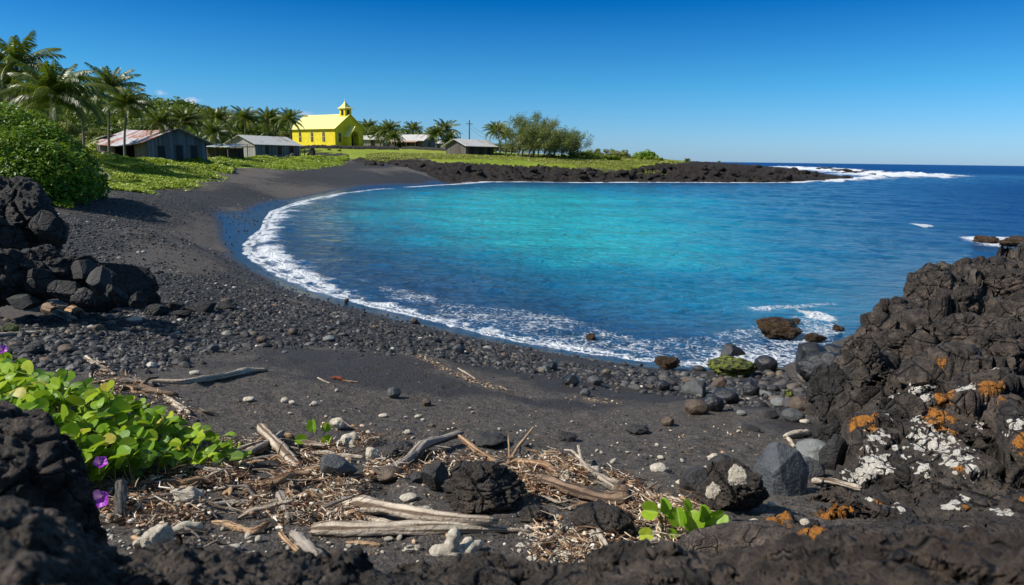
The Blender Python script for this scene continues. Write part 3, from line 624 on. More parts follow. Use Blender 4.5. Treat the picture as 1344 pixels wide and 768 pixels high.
white = np.zeros(len(V)); orange = np.zeros(len(V))
for px, py, rd in [(1210,497,22),(1200,510,18),(1185,522,14),(1258,497,14),(1245,560,26),(1225,575,22),(1210,560,18),(1270,548,14),(1130,575,17),(1140,560,18),(1132,595,17),(1145,612,13),(1128,620,12),(1140,640,8),
                   (1260,590,12),(1235,590,16),(1165,530,8),(1190,590,10),(1318,545,12),(1340,530,8),(1286,597,8),(1248,645,16),(1262,640,10),(1312,655,16),(1188,655,10),(1268,675,6),(1115,595,8),(1210,607,8),(1180,575,10),(1225,545,12),(1300,470,5),(1290,500,6),(1150,545,12),(1145,560,18),(1125,605,16),(1215,540,18),(1250,590,16),(1205,600,14),(1240,575,20),(1120,585,14),(1225,485,16),(1190,515,18),(1330,545,12),(1150,590,16),(1206,503,28),(1238,572,30),(1132,598,26),(1265,600,20),(1160,560,18)]:
    h = outcrop_hit_mask(px, py, rd)
    if h is None: continue
    d = np.linalg.norm(V-h[0], axis=1); white = np.maximum(white, sstep(1.5, 0.45, d/h[1]))
for px, py, rd in [(1222,475,9),(1225,515,16),(1250,545,22),(1240,530,20),(1310,500,18),(1300,510,12),(1130,535,20),(1145,545,12),(1112,550,10),(1095,650,9),(1072,668,22),(1065,680,20),(1100,652,12),(1025,672,17),(1015,708,16),(1058,695,9),(1335,570,14),(1344,560,14),(1160,645,8),(1270,605,7),(1270,650,6),(1030,665,12),(1080,658,14),(1344,640,8),(1075,664,26),(1060,684,20),(1028,674,18),(1098,652,14)]:
    h = outcrop_hit_mask(px, py, rd)
    if h is None: continue
    d = np.linalg.norm(V-h[0], axis=1); orange = np.maximum(orange, sstep(1.5, 0.4, d/h[1]))
i2 = np.arange(n1_-1)[:, None]*n2_; j2 = np.arange(n2_-1)[None]
F = np.stack([i2+j2, i2+n2_+j2, i2+n2_+j2+1, i2+j2+1], -1).reshape(-1, 4)[:, ::-1]
F = F[(ed/edge_w)[F].max(1) > -0.9]; u, inv = np.unique(F, return_inverse=True)
OV = V.copy(); OED = ed
setp(mesh_np('lava_outcrop', V[u], inv.reshape(-1, 4), M['outcrop'], None, {'white': white[u], 'orange': orange[u]}, True),
     'broad black lava outcrop with white and orange lichen beside the beach', 'lava outcrop', kind='structure')
# outcrop height lookup for things that lie on it
OZ2 = V[:, 2].reshape(n1_, n2_); OEd2 = ed.reshape(n1_, n2_); lno = np.log(ro)
def top_z(x, y):
    z = g1(x, y); th = math.atan2(x, y); lr_ = math.log(max(math.hypot(x, y), 0.1))
    if to[0] < th < to[-1] and lno[0] < lr_ < lno[-1]:
        i = int((th-to[0])/(to[1]-to[0])); j = int((lr_-lno[0])/(lno[1]-lno[0]))
        if OEd2[i, j] > 0: z = max(z, OZ2[i, j])
    return z
def hit_top(px, py):
    r = ray(px, py); r = r/np.hypot(r[0], r[1]); k = 1.3
    while k < 400:
        x, y = r[0]*k, r[1]*k
        if CAMZ+r[2]*k < top_z(x, y): break
        k *= 1.004
    return np.array([r[0]*k, r[1]*k, top_z(r[0]*k, r[1]*k)])

# ================================================================== clinkery lava right in front of the lens
pf = [(-200,690),(0,672),(40,668),(80,690),(120,714),(150,733),(200,726),(240,716),(300,722),(360,738),(420,742),(480,742),(560,742),(640,736),(700,742),(790,742),(850,732),(900,737),(960,741),(1010,732),(1060,724),(1120,716),(1200,716),(1280,722),(1344,726),(1550,716)]
pth = np.array([math.atan2(*(at_depth(a, b, 0.78)[[0, 1]])) for a, b in pf]); pz = np.array([CAMZ+ray(a, b)[2]/math.hypot(*ray(a, b)[:2])*0.78 for a, b in pf])
tf = np.arange(-62, 62, 0.16)*math.pi/180; rf = np.exp(np.arange(math.log(0.26), math.log(1.45), 0.0036))
a_, b_ = np.meshgrid(tf, rf, indexing='ij'); fx = (b_*np.sin(a_)).ravel(); fy = (b_*np.cos(a_)).ravel(); frr = b_.ravel()
yd = fy
crz = np.interp(a_.ravel(), pth, pz)
F3 = np.stack([fx, fy, fx*0], 1)
z = crz+0.02+np.clip(0.78-frr, 0, 1)*0.30
fall = sstep(0.80, 1.30, frr); z = np.maximum(z-np.maximum(frr-0.79, 0)*1.7, 2.12)
f1, f2, cid, off = voro(F3*9+3, 301)
z = z+(0.020*(cid-0.5)+0.016*fbm(F3*12, 3, 303))*(1-fall*0.3)-0.012
nf1, nf2 = len(tf), len(rf)
V = np.stack([fx, fy, z], 1).reshape(nf1, nf2, 3); N = gridnormals(V).reshape(-1, 3); V = V.reshape(-1, 3)
e1, e2, ec, eo = voro(V*42, 311)
V = V+N*((0.014*fbm(V*22, 4, 305, 0.65)+0.013*(0.5-e1)+0.009*fbm(V*70, 3, 306, .7))[:, None])
i2 = np.arange(nf1-1)[:, None]*nf2; j2 = np.arange(nf2-1)[None]
F = np.stack([i2+j2, i2+nf2+j2, i2+nf2+j2+1, i2+j2+1], -1).reshape(-1, 4)[:, ::-1]
setp(mesh_np('clinker_ledge', V, F, M['fore'], None, None, True), 'rough clinkery black lava ledge along the very front, out of focus', 'lava ledge', kind='structure')

# ================================================================== rocks
_ico = {}
def ico(sub):
    if sub not in _ico:
        b = bmesh.new(); bmesh.ops.create_icosphere(b, subdivisions=sub, radius=1.0)
        _ico[sub] = (np.array([v.co[:] for v in b.verts]), np.array([[v.index for v in f.verts] for f in b.faces])); b.free()
    return _ico[sub]
def rockV(seed, sub=4, style='round'):
    V, F = ico(sub); V = V.copy(); rs = np.random.default_rng(seed); o = rs.uniform(-50, 50, 3)
    n = V.copy()
    if style == 'round':
        V *= (1+0.22*fbm(V*0.9+o, 3, seed))[:, None]; k, lo, hi = 5, 0.72, 0.95
    elif style == 'angular':
        V *= (1+0.30*fbm(V*0.9+o, 3, seed))[:, None]; k, lo, hi = 13, 0.45, 0.85
    elif style == 'block':
        V *= (1+0.30*fbm(V*0.8+o, 3, seed))[:, None]; k, lo, hi = 8, 0.6, 0.9
    else:
        V *= (1+0.35*fbm(V*1.3+o, 4, seed))[:, None]; k, lo, hi = 4, 0.6, 0.9
    for _ in range(k):
        d = rs.normal(size=3); d /= np.linalg.norm(d); off = rs.uniform(lo, hi); e = np.maximum(0, V @ d-off); V -= d*(e*0.92)[:, None]
    if style == 'angular': V *= (1+0.03*fbm(V*5+o, 4, seed+1))[:, None]
    if style == 'round': V *= (1+0.02*fbm(V*4+o, 3, seed+1))[:, None]
    if style in ('block', 'lava'):
        f1, f2, cid, _ = voro(V*(1.9 if style == 'block' else 2.4)+o, seed)
        V *= (1+0.16*(cid-0.5)-0.10*sstep(0.14, 0, f2-f1))[:, None]
        V *= (1+0.13*fbm(V*3.2+o, 5, seed+2, 0.65)+0.05*ridged(V*8+o, 3, seed+3))[:, None]
        if sub >= 5: V *= (1+0.03*fbm(V*20+o, 4, seed+4, .65))[:, None]
    V -= (V.max(0)+V.min(0))/2; V /= (V.max(0)-V.min(0))/2
    return V, F
def rock(name, px, py, w, h, seed, style, mat, label, cat='rock', sub=4, depth=None, sink=0.12, d=None, rz=None, group=None, onto=hit_top, dz=0.0):
    """a rock whose foot is seen at (px,py); w,h = apparent size in photo pixels"""
    P = onto(px, py) if d is None else at_depth(px, py, d)
    dist = math.hypot(P[0], P[1]); k = math.hypot(dist, CAMZ-P[2])/FPX
    W, H = w*k, h*k; D = depth if depth else W*0.8
    V, F = rockV(seed, sub, style); V = V*np.array([W/2, D/2, H/2*(1+sink)])
    a = math.atan2(P[0], P[1]); c, s_ = math.cos(-a), math.sin(-a)
    V = V @ np.array([[c, -s_, 0], [s_, c, 0], [0, 0, 1]]).T
    u = P[:2]/dist
    cx_, cy_ = (P[0]+u[0]*D*0.40, P[1]+u[1]*D*0.40) if (d is None or d > 3) else (P[0], P[1])
    if d is None and onto is hit_top:
        ff = [top_z(cx_+a_*W*.35, cy_+b_*D*.3) for a_ in (-1, 0, 1) for b_ in (-1, 0, 1)]; zb = min(P[2], sum(sorted(ff)[:4])/4)
        H2 = H/2*(1+sink)+(P[2]-zb)/2; V = V*np.array([1, 1, H2/(H/2*(1+sink))]); zc = P[2]+H-H2
    else: zc = P[2]+H/2*(1-sink)
    loc = (cx_, cy_, zc+dz)
    o = mesh_np(name, V, F, mat, None, None, True, loc)
    return setp(o, label, cat, group)
L = M['lava']; LB = mat_lava('boulder_lava', (0.013, 0.012, 0.0115), (0.055, 0.05, 0.046), 1.3, 0.12, 0.035)
rock('lava_boulder', 20, 345, 110, 92, 11, 'block', LB, 'tall black lava boulder at the left edge, lower slope of the green bush behind it', 'boulder', 6, 1.2, 0.1, 9.2)
rock('lava_boulder', -10, 352, 70, 55, 12, 'lava', LB, 'squat black lava boulder half cut off at the left edge under the tall one', 'boulder', 5, 0.8, 0.1, 8.6)
rock('lava_boulder', 62, 318, 30, 34, 13, 'angular', LB, 'pointed black lava knob leaning on the right side of the tall boulder', 'boulder', 5, 0.3, 0.05, 9.0)
rock('lava_boulder', 40, 402, 100, 62, 14, 'block', LB, 'wide lumpy black lava boulder low at the left edge above the orange plank', 'boulder', 6, 1.0, 0.1, 7.7)
rock('lava_boulder', 5, 402, 60, 60, 15, 'lava', LB, 'rounded lava boulder at the left edge beside the wide lumpy one', 'boulder', 5, 0.6, 0.1, 7.5)
rock('lava_boulder', 100, 395, 70, 52, 16, 'lava', LB, 'rough black lava boulder in the middle of the left rock pile', 'boulder', 6, 0.6, 0.1, 8.0)
rock('lava_boulder', 172, 403, 62, 50, 17, 'angular', LB, 'sharp slab-sided black boulder at the right end of the left rock pile', 'boulder', 6, 0.5, 0.12)
rock('lava_boulder', 142, 398, 34, 46, 18, 'angular', LB, 'narrow tilted black slab between the pile and the sharp boulder', 'boulder', 5, 0.3, 0.12)
rock('lava_boulder', 128, 411, 44, 24, 19, 'angular', LB, 'low angular black rock at the foot of the left rock pile', 'boulder', 5, 0.3, 0.15)
rock('lava_boulder', 196, 402, 26, 30, 20, 'angular', LB, 'small wedge of black rock at the outer right end of the left pile', 'boulder', 5, 0.25, 0.12)
for k, (a, b, w, h) in enumerate([(228,410,22,12),(262,412,40,11),(205,415,30,12),(240,418,22,9),(295,408,24,9)]):
    rock('lava_rock', a, b, w, h, 120+k, 'angular', LB, 'low dark rock lying in gravel right of the left boulder pile', 'rock', 4, group='low rocks trailing right of the boulder pile')
for k, (a, b, w, h, st) in enumerate([(78,372,34,26,'angular'),(110,368,30,22,'angular'),(60,392,40,34,'angular'),(132,386,26,30,'angular'),(88,400,34,26,'angular'),(14,372,44,30,'angular'),(155,398,22,22,'angular'),(112,402,28,20,'block'),(182,404,20,18,'angular'),(36,408,34,18,'angular'),(140,372,24,20,'angular')]):
    rock('lava_boulder', a, b, w, h, 150+k, st, [LB, M['blackstone']][k % 2], 'jagged dark block among the jumble of the left boulder pile', 'boulder', 5, d=7.9-(b-370)*.012, group='jagged blocks of the left boulder pile')
# low black reef rocks beyond the tip of the headland, awash in the surf
for k, (a, b, w, h) in enumerate([(1138,234,16,3),(1150,231,22,3),(1165,233,14,2.6),(1176,230,24,3),(1196,231,18,2.6),(1212,230,12,2.2),(1120,229,26,4),(1104,226,24,4),(1082,224,26,4),(1134,227,18,3),(1160,228,16,2.6),(1110,235,20,4)]):
    rock('reef_rock', a, b, w, h, 170+k, 'lava', M['headland'], 'low black reef rock awash in the surf off the headland tip', 'rock', 4, onto=lambda a, b: at_z(a, b, -.1), depth=6, group='reef rocks in the surf off the headland')
hp = []
for k in range(8):
    V, F = rockV(860+k, 4, ['lava', 'angular', 'block', 'lava'][k % 4]); hp.append(mesh_np('lava_rock', V*np.array([1, .9, .6]), F, M['headland'], None, None, True))
rs = random.Random(44); P = np.array([(480,213),(560,217),(600,221),(640,224),(760,222),(900,218),(1000,220),(1085,229),(1120,236),(1000,239),(800,238),(650,237),(600,228),(560,221),(480,217)], float); c = 0
while c < 150:
    px, py = rs.uniform(480, 1120), rs.uniform(213, 239)
    if sdf_poly(np.array([[px, py]]), P)[0] < 0: continue
    h = hit(px, py); s_ = rs.uniform(2, 6.5)*(1 if rs.random() < .8 else 1.5)*math.hypot(h[0], h[1])/FPX; o = hp[rs.randrange(8)].copy(); COL.objects.link(o); o.location = (h[0], h[1], h[2]+s_*.15); o.scale = (s_, s_, s_*rs.uniform(.7, 1.2)); o.rotation_euler = (rs.uniform(-.3, .3), rs.uniform(-.3, .3), rs.uniform(0, 6)); setp(o, 'jagged black lava block on the far headland', 'rock', 'lava blocks on the far headland'); c += 1
for o in hp: bpy.data.objects.remove(o)
# shadowed block at lower left
rock('lava_boulder', -8, 800, 200, 205, 25, 'block', M['fore'], 'big shadowed black lava boulder at lower left in front of the creeper', 'boulder', 6, 0.30, 0.0, 1.0)
# mid-foreground rocks
rock('lava_rock', 636, 676, 112, 54, 31, 'block', L, 'large dark pitted lava rock behind the long bleached log', 'rock', 6)
rock('lava_rock', 571, 648, 36, 34, 32, 'angular', M['blackstone'], 'black angular rock just left of the large pitted rock', 'rock', 5)
rock('lava_rock', 604, 668, 40, 30, 33, 'lava', L, 'low dark lump touching the large pitted rock on its left', 'rock', 5)
rock('stone', 446, 634, 46, 30, 34, 'angular', M['greystone'], 'smooth grey pyramid-shaped stone among the driftwood', 'stone', 5)
rock('stone', 508, 636, 40, 18, 35, 'round', M['brownstone'], 'brown rounded stone right of the grey pyramid stone', 'stone', 4)
rock('stone', 528, 606, 44, 18, 36, 'lava', M['blackstone'], 'dark low rock beside white coral below the bare sand', 'stone', 5)
rock('stone', 546, 634, 18, 12, 37, 'angular', M['blackstone'], 'small black stone between brown stone and black angular rock', 'stone', 4)
rock('lava_rock', 790, 712, 84, 36, 38, 'lava', L, 'low broad lava rock half buried left of the green seedlings', 'rock', 5)
rock('lava_rock', 700, 690, 40, 20, 39, 'lava', L, 'half buried dark lump in the sand left of the root end of the weathered branch', 'rock', 5)
rock('lava_rock', 957, 672, 92, 52, 40, 'lava', L, 'lava rock with a patch of white crust behind the seedlings', 'rock', 6)
rock('lava_rock', 915, 652, 46, 32, 41, 'angular', M['blackstone'], 'dark rock under the pale flat coral piece', 'rock', 5)
rock('stone', 948, 632, 40, 26, 42, 'round', M['blackstone'], 'dark rounded stone above the white crusted rock', 'stone', 4)
rock('stone', 1022, 650, 62, 56, 43, 'angular', M['bluestone'], 'large blue grey angular stone at the foot of the outcrop', 'stone', 6)
rock('stone', 1068, 607, 44, 22, 44, 'round', M['palestone'], 'smooth pale grey oval stone against the outcrop', 'stone', 5)
rock('stone', 1058, 628, 40, 20, 45, 'angular', M['greystone'], 'flat grey stone under the pale oval one', 'stone', 4)
rock('stone', 1090, 618, 30, 42, 46, 'angular', M['blackstone'], 'upright dark stone wedged at the foot of the outcrop', 'stone', 5)
rock('lava_rock', 1085, 560, 56, 74, 47, 'block', LB, 'tall dark lava block leaning on the side of the outcrop', 'rock', 6)
rock('lava_rock', 1092, 600, 48, 42, 48, 'lava', LB, 'rounded dark lava block at the outcrop foot below the tall one', 'rock', 5)
OBm = M['outcrop']
for k, (a, b, w, h, st) in enumerate([(1216,398,50,30,'block'),(1200,440,50,24,'angular'),(1178,470,66,26,'block'),(1132,490,44,36,'block'),(1210,502,54,22,'angular'),(1258,404,48,24,'block'),(1306,384,60,22,'block'),
        (1330,416,56,26,'angular'),(1266,448,70,26,'block'),(1132,540,50,30,'angular'),(1320,462,64,26,'block'),(1098,540,40,34,'block'),(1190,545,46,20,'angular'),(1150,450,40,24,'angular')]):
    rock('lava_boulder', a, b, w, h, 650+k, st, OBm, 'black weathered lava boulder set in the upper part of the big right outcrop', 'boulder', 6, sink=.4, group='boulders set in the right outcrop')
# shoreline rocks
rock('lava_rock', 1080, 505, 64, 36, 51, 'block', M['wetrock'], 'broad wet black rock where the beach meets the outcrop', 'rock', 5)
rock('lava_rock', 1065, 491, 40, 36, 52, 'angular', M['wetrock'], 'upright shiny black rock at the water edge beside the outcrop', 'rock', 5)
rock('lava_rock', 1091, 486, 40, 28, 53, 'round', M['wetrock'], 'rounded wet black rock touching the outcrop at the water edge', 'rock', 5)
rock('tide_rock', 1021, 447, 56, 25, 54, 'lava', M['tide'], 'brown weed covered rock standing in the shallow foam', 'rock', 5, onto=lambda a, b: at_z(a, b, 0))
rock('tide_rock', 1040, 427, 18, 8, 55, 'lava', M['tide'], 'tiny brown rock awash behind the weed covered rock', 'rock', 4, onto=lambda a, b: at_z(a, b, 0))
rock('tide_rock', 1070, 452, 28, 12, 56, 'lava', M['tide'], 'low brown rock awash right of the weed covered rock', 'rock', 4, onto=lambda a, b: at_z(a, b, 0))
rock('tide_rock', 1100, 436, 14, 8, 156, 'lava', M['tide'], 'tiny reddish rock awash against the outcrop', 'rock', 4, onto=lambda a, b: at_z(a, b, 0))
rock('tide_rock', 1166, 408, 26, 10, 157, 'lava', M['tide'], 'low reddish rock at the water edge under the outcrop top', 'rock', 4, onto=lambda a, b: at_z(a, b, 0))
rock('tide_rock', 775, 448, 14, 11, 57, 'angular', M['tide'], 'single small brown rock standing alone in the lapping foam', 'rock', 4, onto=lambda a, b: at_z(a, b, 0))
rock('tide_rock', 1293, 322, 26, 10, 58, 'lava', M['tide'], 'brown rock ringed by surf off the outcrop, left one', 'rock', 5, onto=lambda a, b: at_z(a, b, 0))
rock('tide_rock', 1338, 328, 40, 14, 59, 'lava', M['tide'], 'brown rock in surf at the right edge beyond the outcrop', 'rock', 5, onto=lambda a, b: at_z(a, b, 0))
rock('lava_rock', 962, 472, 30, 17, 60, 'angular', M['wetrock'], 'black wet rock just behind the green algae rock', 'rock', 5)
rock('algae_rock', 960, 495, 64, 19, 61, 'lava', M['algae'], 'flat rock covered with bright green algae at the water edge', 'rock', 5)
rock('lava_rock', 1004, 489, 28, 19, 62, 'round', M['wetrock'], 'round wet black rock right of the green algae rock', 'rock', 4)
rock('lava_rock', 875, 486, 34, 16, 63, 'lava', M['tide'], 'weedy brown rock on the sand at the foam edge left of the algae rock', 'rock', 4)
for k, (a, b, w, h, st, m_, lb) in enumerate([
  (914,545,40,22,'round','brownstone','smooth brown boulder with a sunlit top on damp sand'),(935,541,36,24,'round','wetrock','dark round boulder touching the smooth brown one'),
  (952,530,42,20,'round','wetrock','long dark boulder right of the smooth brown one'),(910,521,40,24,'angular','greystone','grey brown angular rock above the smooth brown boulder'),
  (943,513,24,22,'angular','brownstone','brown upright wedge rock above the dark boulders'),(985,520,26,24,'angular','wetrock','dark standing rock in the shore rocks'),
  (1022,535,26,12,'round','palestone','flat pale stone near the algae tuft'),(1040,555,34,18,'round','greystone','flat grey stone at the right end of the shore rocks'),
  (1012,550,24,12,'angular','blackstone','small dark flat stone left of the flat grey one'),(1050,540,36,20,'round','brownstone','brown rounded stone close to the outcrop'),
  (750,507,22,13,'round','wetrock','shiny black round stone alone on damp sand'),(780,506,20,10,'round','greystone','grey stone right of the shiny black round stone'),
  (722,487,20,10,'round','wetrock','dark wet stone near the foam edge, left of the shore rocks'),(868,513,22,12,'round','wetrock','black stone in the gap left of the brown wedge rock'),
  (880,508,20,10,'angular','blackstone','small black stone beside the weedy rock'),(602,465,16,12,'round','bluestone','blue grey round stone on damp sand below the foam'),
  (603,455,12,9,'round','blackstone','black stone just behind the blue grey round stone'),(517,524,18,13,'round','greystone','grey egg shaped stone alone on bare sand'),
  (560,534,12,10,'round','brownstone','orange brown round stone alone on bare sand'),(876,560,16,11,'round','brownstone','two toned dark stone with an ochre face on the near sand'),
  (836,571,30,9,'lava','blackstone','low dark stone on near sand below the thin pale stick'),(745,580,26,8,'lava','blackstone','low dark flat stone on near sand, left one of two'),
  (973,546,12,6,'round','palestone','small pale flat stone on damp sand'),(544,425,10,7,'round','brownstone','tan stone near the foam line'),
  (455,397,6,5,'round','blackstone','small black stone at the foam line'),(768,520,14,8,'round','greystone','grey pebble sized stone below the shiny black one'),
  (852,498,14,9,'round','wetrock','wet stone at the foam edge beside the weedy brown rock'),(795,499,16,8,'angular','blackstone','black chip of rock above the grey stone'),
  (1034,522,12,10,'lava','algae','small tuft of green algae on a stone near the outcrop'),(985,566,30,6,'angular','blackstone','flat dark stone on sand left of the pale coral stick'),
  (645,590,50,12,'lava','blackstone','low reddish dark rock just breaking the bare sand'),(14,438,16,10,'round','algae','small yellowish green stone in gravel at the left edge'),
  (130,437,12,9,'round','brownstone','tan stone in gravel below the left boulder pile'),(90,464,20,9,'round','brownstone','reddish brown stone in gravel above the creeper'),
  (44,467,24,12,'lava','blackstone','dark stone in gravel above the creeper'),(280,462,14,8,'round','greystone','grey stone at the gravel edge'),
  (345,452,14,9,'round','brownstone','brown stone at the right part of the gravel'),(432,449,16,7,'round','palestone','pale flattish stone at the gravel end'),
  (298,402,14,9,'round','brownstone','brown stone in gravel right of the boulder pile'),(385,440,12,8,'round','brownstone','tan stone in the gravel band near the foam'),
  ]):
    q_ = .78 if 900 < a < 1060 and w > 20 else 1.0
    rock('stone', a, b, w*q_, h*q_, 200+k, st, M[m_], lb, 'stone', 4)
# many similar dark stones: individuals sharing a few meshes
protos = []
for k in range(10):
    V, F = rockV(400+k, 3, ['round', 'angular', 'round', 'lava', 'round'][k % 5]); V = V*np.array([1, random.uniform(.65, .95), random.uniform(.45, .7)])
    me_o = mesh_np('stone', V, F, M['stone'], None, None, True); protos.append(me_o)
def scatter_stones(n, poly, smin, smax, label, group, seed):
    rs = random.Random(seed); P = np.array(poly, float); c = 0
    x0, y0 = P.min(0); x1, y1 = P.max(0)
    while c < n:
        px, py = rs.uniform(x0, x1), rs.uniform(y0, y1)
        if sdf_poly(np.array([[px, py]]), P)[0] < 0: continue
        h = hit(px, py)
        s_ = (smin+(smax-smin)*rs.random()**2.6)*math.hypot(h[0], h[1])/FPX/2
        o = protos[rs.randrange(10)].copy(); COL.objects.link(o)
        o.location = (h[0], h[1], h[2]+s_*0.22); o.scale = (s_, s_, s_); o.rotation_euler = (rs.uniform(-.2, .2), rs.uniform(-.2, .2), rs.uniform(0, 6.3))
        setp(o, label, 'stone', group); c += 1
scatter_stones(85, [(700,470),(860,480),(900,486),(1060,488),(1070,540),(1000,545),(900,530),(800,515),(700,500)], 6, 22, 'dark wet stone in the rocky strip between foam and damp sand', 'shore rocks between foam and damp sand', 1)
scatter_stones(90, [(860,488),(1060,492),(1060,540),(960,530),(880,512)], 9, 24, 'dark wave-worn rock packed together in front of the algae rock', 'packed rocks in front of the algae rock', 2)
scatter_stones(45, [(540,430),(700,462),(700,495),(600,480),(520,455)], 4, 10, 'small stone on the damp slope above the long thin foam edge', 'stones on the damp slope', 3)
scatter_stones(60, [(210,400),(420,400),(560,450),(460,455),(200,470),(0,480),(0,420)], 5, 13, 'larger dark stone lying in the gravel band', 'larger stones in the gravel band', 4)
scatter_stones(40, [(440,545),(1040,560),(1000,610),(500,600)], 3, 9, 'small dark stone scattered on the near bare sand', 'small stones on bare sand', 5)
scatter_stones(20, [(120,640),(500,600),(900,640),(850,720),(450,735),(150,720)], 6, 16, 'small dark stone among driftwood litter', 'stones in the driftwood litter', 6)
for o in protos: bpy.data.objects.remove(o)
# ------------------------------------------------------------------ pebbles (nobody could count them)
def batch(V0, F0, loc, scl, rotz, rnd, tilt=None):
    n = len(loc); c, s_ = np.cos(rotz), np.sin(rotz)
    V = V0[None]*scl[:, None]
    X = V[..., 0]*c[:, None]-V[..., 1]*s_[:, None]; Y = V[..., 0]*s_[:, None]+V[..., 1]*c[:, None]
    V = np.stack([X, Y, V[..., 2]], -1)+loc[:, None]
    F = F0[None]+(np.arange(n)*len(V0))[:, None, None]
    return V.reshape(-1, 3), F.reshape(-1, F0.shape[1]), np.repeat(rnd, len(V0))
def pebbles(n, thr, rr0, rr1, s0, s1, dens, seed, w=2.5):
    rs = np.random.default_rng(seed)
    th = rs.uniform(thr[0], thr[1], n)*math.pi/180; r = np.exp(rs.uniform(math.log(rr0), math.log(rr1), n)); x, y = r*np.sin(th), r*np.cos(th)
    q = lp(x, y); p = dens(x, y, q); k = rs.random(n) < p; x, y, r = x[k], y[k], r[k]; n = len(x)
    s = (s0+(s1-s0)*rs.random(n)**w)*0.5; z = gz(x, y)+s*0.15
    return np.stack([x, y, z], 1), np.stack([s*rs.uniform(.8, 1.4, n), s*rs.uniform(.7, 1.1, n), s*rs.uniform(.45, .8, n)], 1), rs.uniform(0, 6.28, n), rs.random(n)**1.0
def dgrav(x, y, q):
    nn = fbm(np.stack([q[:, 0]*9, q[:, 1]*9, x*0], 1), 4, 77)
    return sstep(-0.06, 0.06, sdf_poly(q, PEBP)+nn*0.10)*(0.35+0.65*sstep(-0.3, 0.2, fbm(np.stack([x*1.1, y*1.1, x*0], 1), 3, 88)))
def dup(x, y, q): return 0.15+.85*sstep(-0.05, 0.05, sdf_poly(q, PEB2)+0.1*fbm(np.stack([q[:, 0]*9, q[:, 1]*9, x*0], 1), 4, 77))*(sdf_poly(np.stack([x, y], 1), LAND) > .5)*(sdf_poly(q, GREEN) < 0)*(sdf_poly(q, LAVA) < 0)-.15*((sdf_poly(np.stack([x, y], 1), LAND) < .5)|(sdf_poly(q, GREEN) > 0))
def dsand(x, y, q): return np.where(x*0 == 0, (sdf_poly(np.stack([x, y], 1), LAND) > 0.1), 0)*0.9
V0, F0 = ico(1); rs = np.random.default_rng(5)
Vs, Fs, As, nv = [], [], [], 0
V2, F2 = ico(2)
for args in [(V0, F0, (70000, (-46, 28), 5.5, 26, 0.018, 0.070, dgrav, 1)), (V0, F0, (46000, (-44, 10), 11, 75, 0.035, 0.11, dup, 2)), (V0, F0, (5000, (-40, 26), 2.2, 12, 0.006, 0.03, dsand, 3)), (V2, F2, (5000, (-42, 28), 5.5, 16, 0.06, 0.13, dgrav, 4))]:
    l, s_, rz, rn = pebbles(*args[2]); vv = args[0]*(1+0.18*vnoise(args[0]*1.7+3))[:, None]
    a, b, c = batch(vv, args[1], l, s_, rz, rn); Vs.append(a); Fs.append(b+nv); As.append(c); nv += len(a)
setp(mesh_np('pebbles', np.vstack(Vs), np.vstack(Fs), M['pebble'], None, {'rnd': np.concatenate(As)}, False), 'bands of small grey and black pebbles spread over the beach', 'pebbles', kind='stuff')
# ================================================================== buildings
Wm = {}
def wm(k, f):
    if k not in Wm: Wm[k] = f()
    return Wm[k]
M['yellow'] = mat_plain('yellow_paint', (0.78, 0.62, 0.025), 0.75, 0.45, 1.1); M['yroof'] = mat_plain('pale_yellow_roof', (0.80, 0.72, 0.24), 0.6, 0.35, 0.8)
M['dark'] = mat_plain('dark_opening', (0.012, 0.011, 0.010), 0.5, 0.2); M['glass'] = mat_plain('window_glass', (0.04, 0.045, 0.05), 0.12, 0.3, 2, 0.6)
M['planks'] = mat_planks('grey_planks', (0.10, 0.105, 0.11), (0.24, 0.25, 0.27)); M['brownplanks'] = mat_planks('brown_planks', (0.07, 0.06, 0.05), (0.17, 0.15, 0.13))
M['paleplanks'] = mat_planks('pale_planks', (0.26, 0.25, 0.23), (0.42, 0.40, 0.37))
M['rust'] = mat_tin('rusty_tin', (0.42, 0.42, 0.42), (0.30, 0.11, 0.055), 0.62); M['tin'] = mat_tin('white_tin', (0.50, 0.49, 0.46), (0.30, 0.23, 0.18), 0.22)
M['bluetin'] = mat_tin('bluish_tin', (0.45, 0.52, 0.58), (0.3, 0.2, 0.15), 0.15); M['pinktin'] = mat_tin('pinkish_tin', (0.42, 0.26, 0.2), (0.28, 0.12, 0.08), 0.5)
M['timber'] = mat_plain('weathered_timber', (0.13, 0.11, 0.09), 0.85, 0.4, 6); M['drystone'] = mat_lava('dry_stone', (0.02, 0.018, 0.017), (0.07, 0.065, 0.06), 2.2, 0.1, 0.08)
M['redtrim'] = mat_plain('dull_red_frame', (0.14, 0.035, 0.025), 0.7)
def arch_pts(w, h, n=10):
    """upright arched outline in the x-z plane, base at z=0"""
    p = [(-w/2, 0), (w/2, 0)]
    for k in range(n+1):
        a = math.pi*k/n; p.append((w/2*math.cos(a), h-w/2+w/2*math.sin(a)*1.15))
    return np.array(p)
def plate(p2, org, ux, nrm, th, mb):
    """outline p2 (u,z) placed at org along ux, extruded by nrm*th"""
    P = np.array([np.array(org)+np.array(ux)*u+np.array([0, 0, z]) for u, z in p2]); mb.poly(P, np.array(nrm)*th)
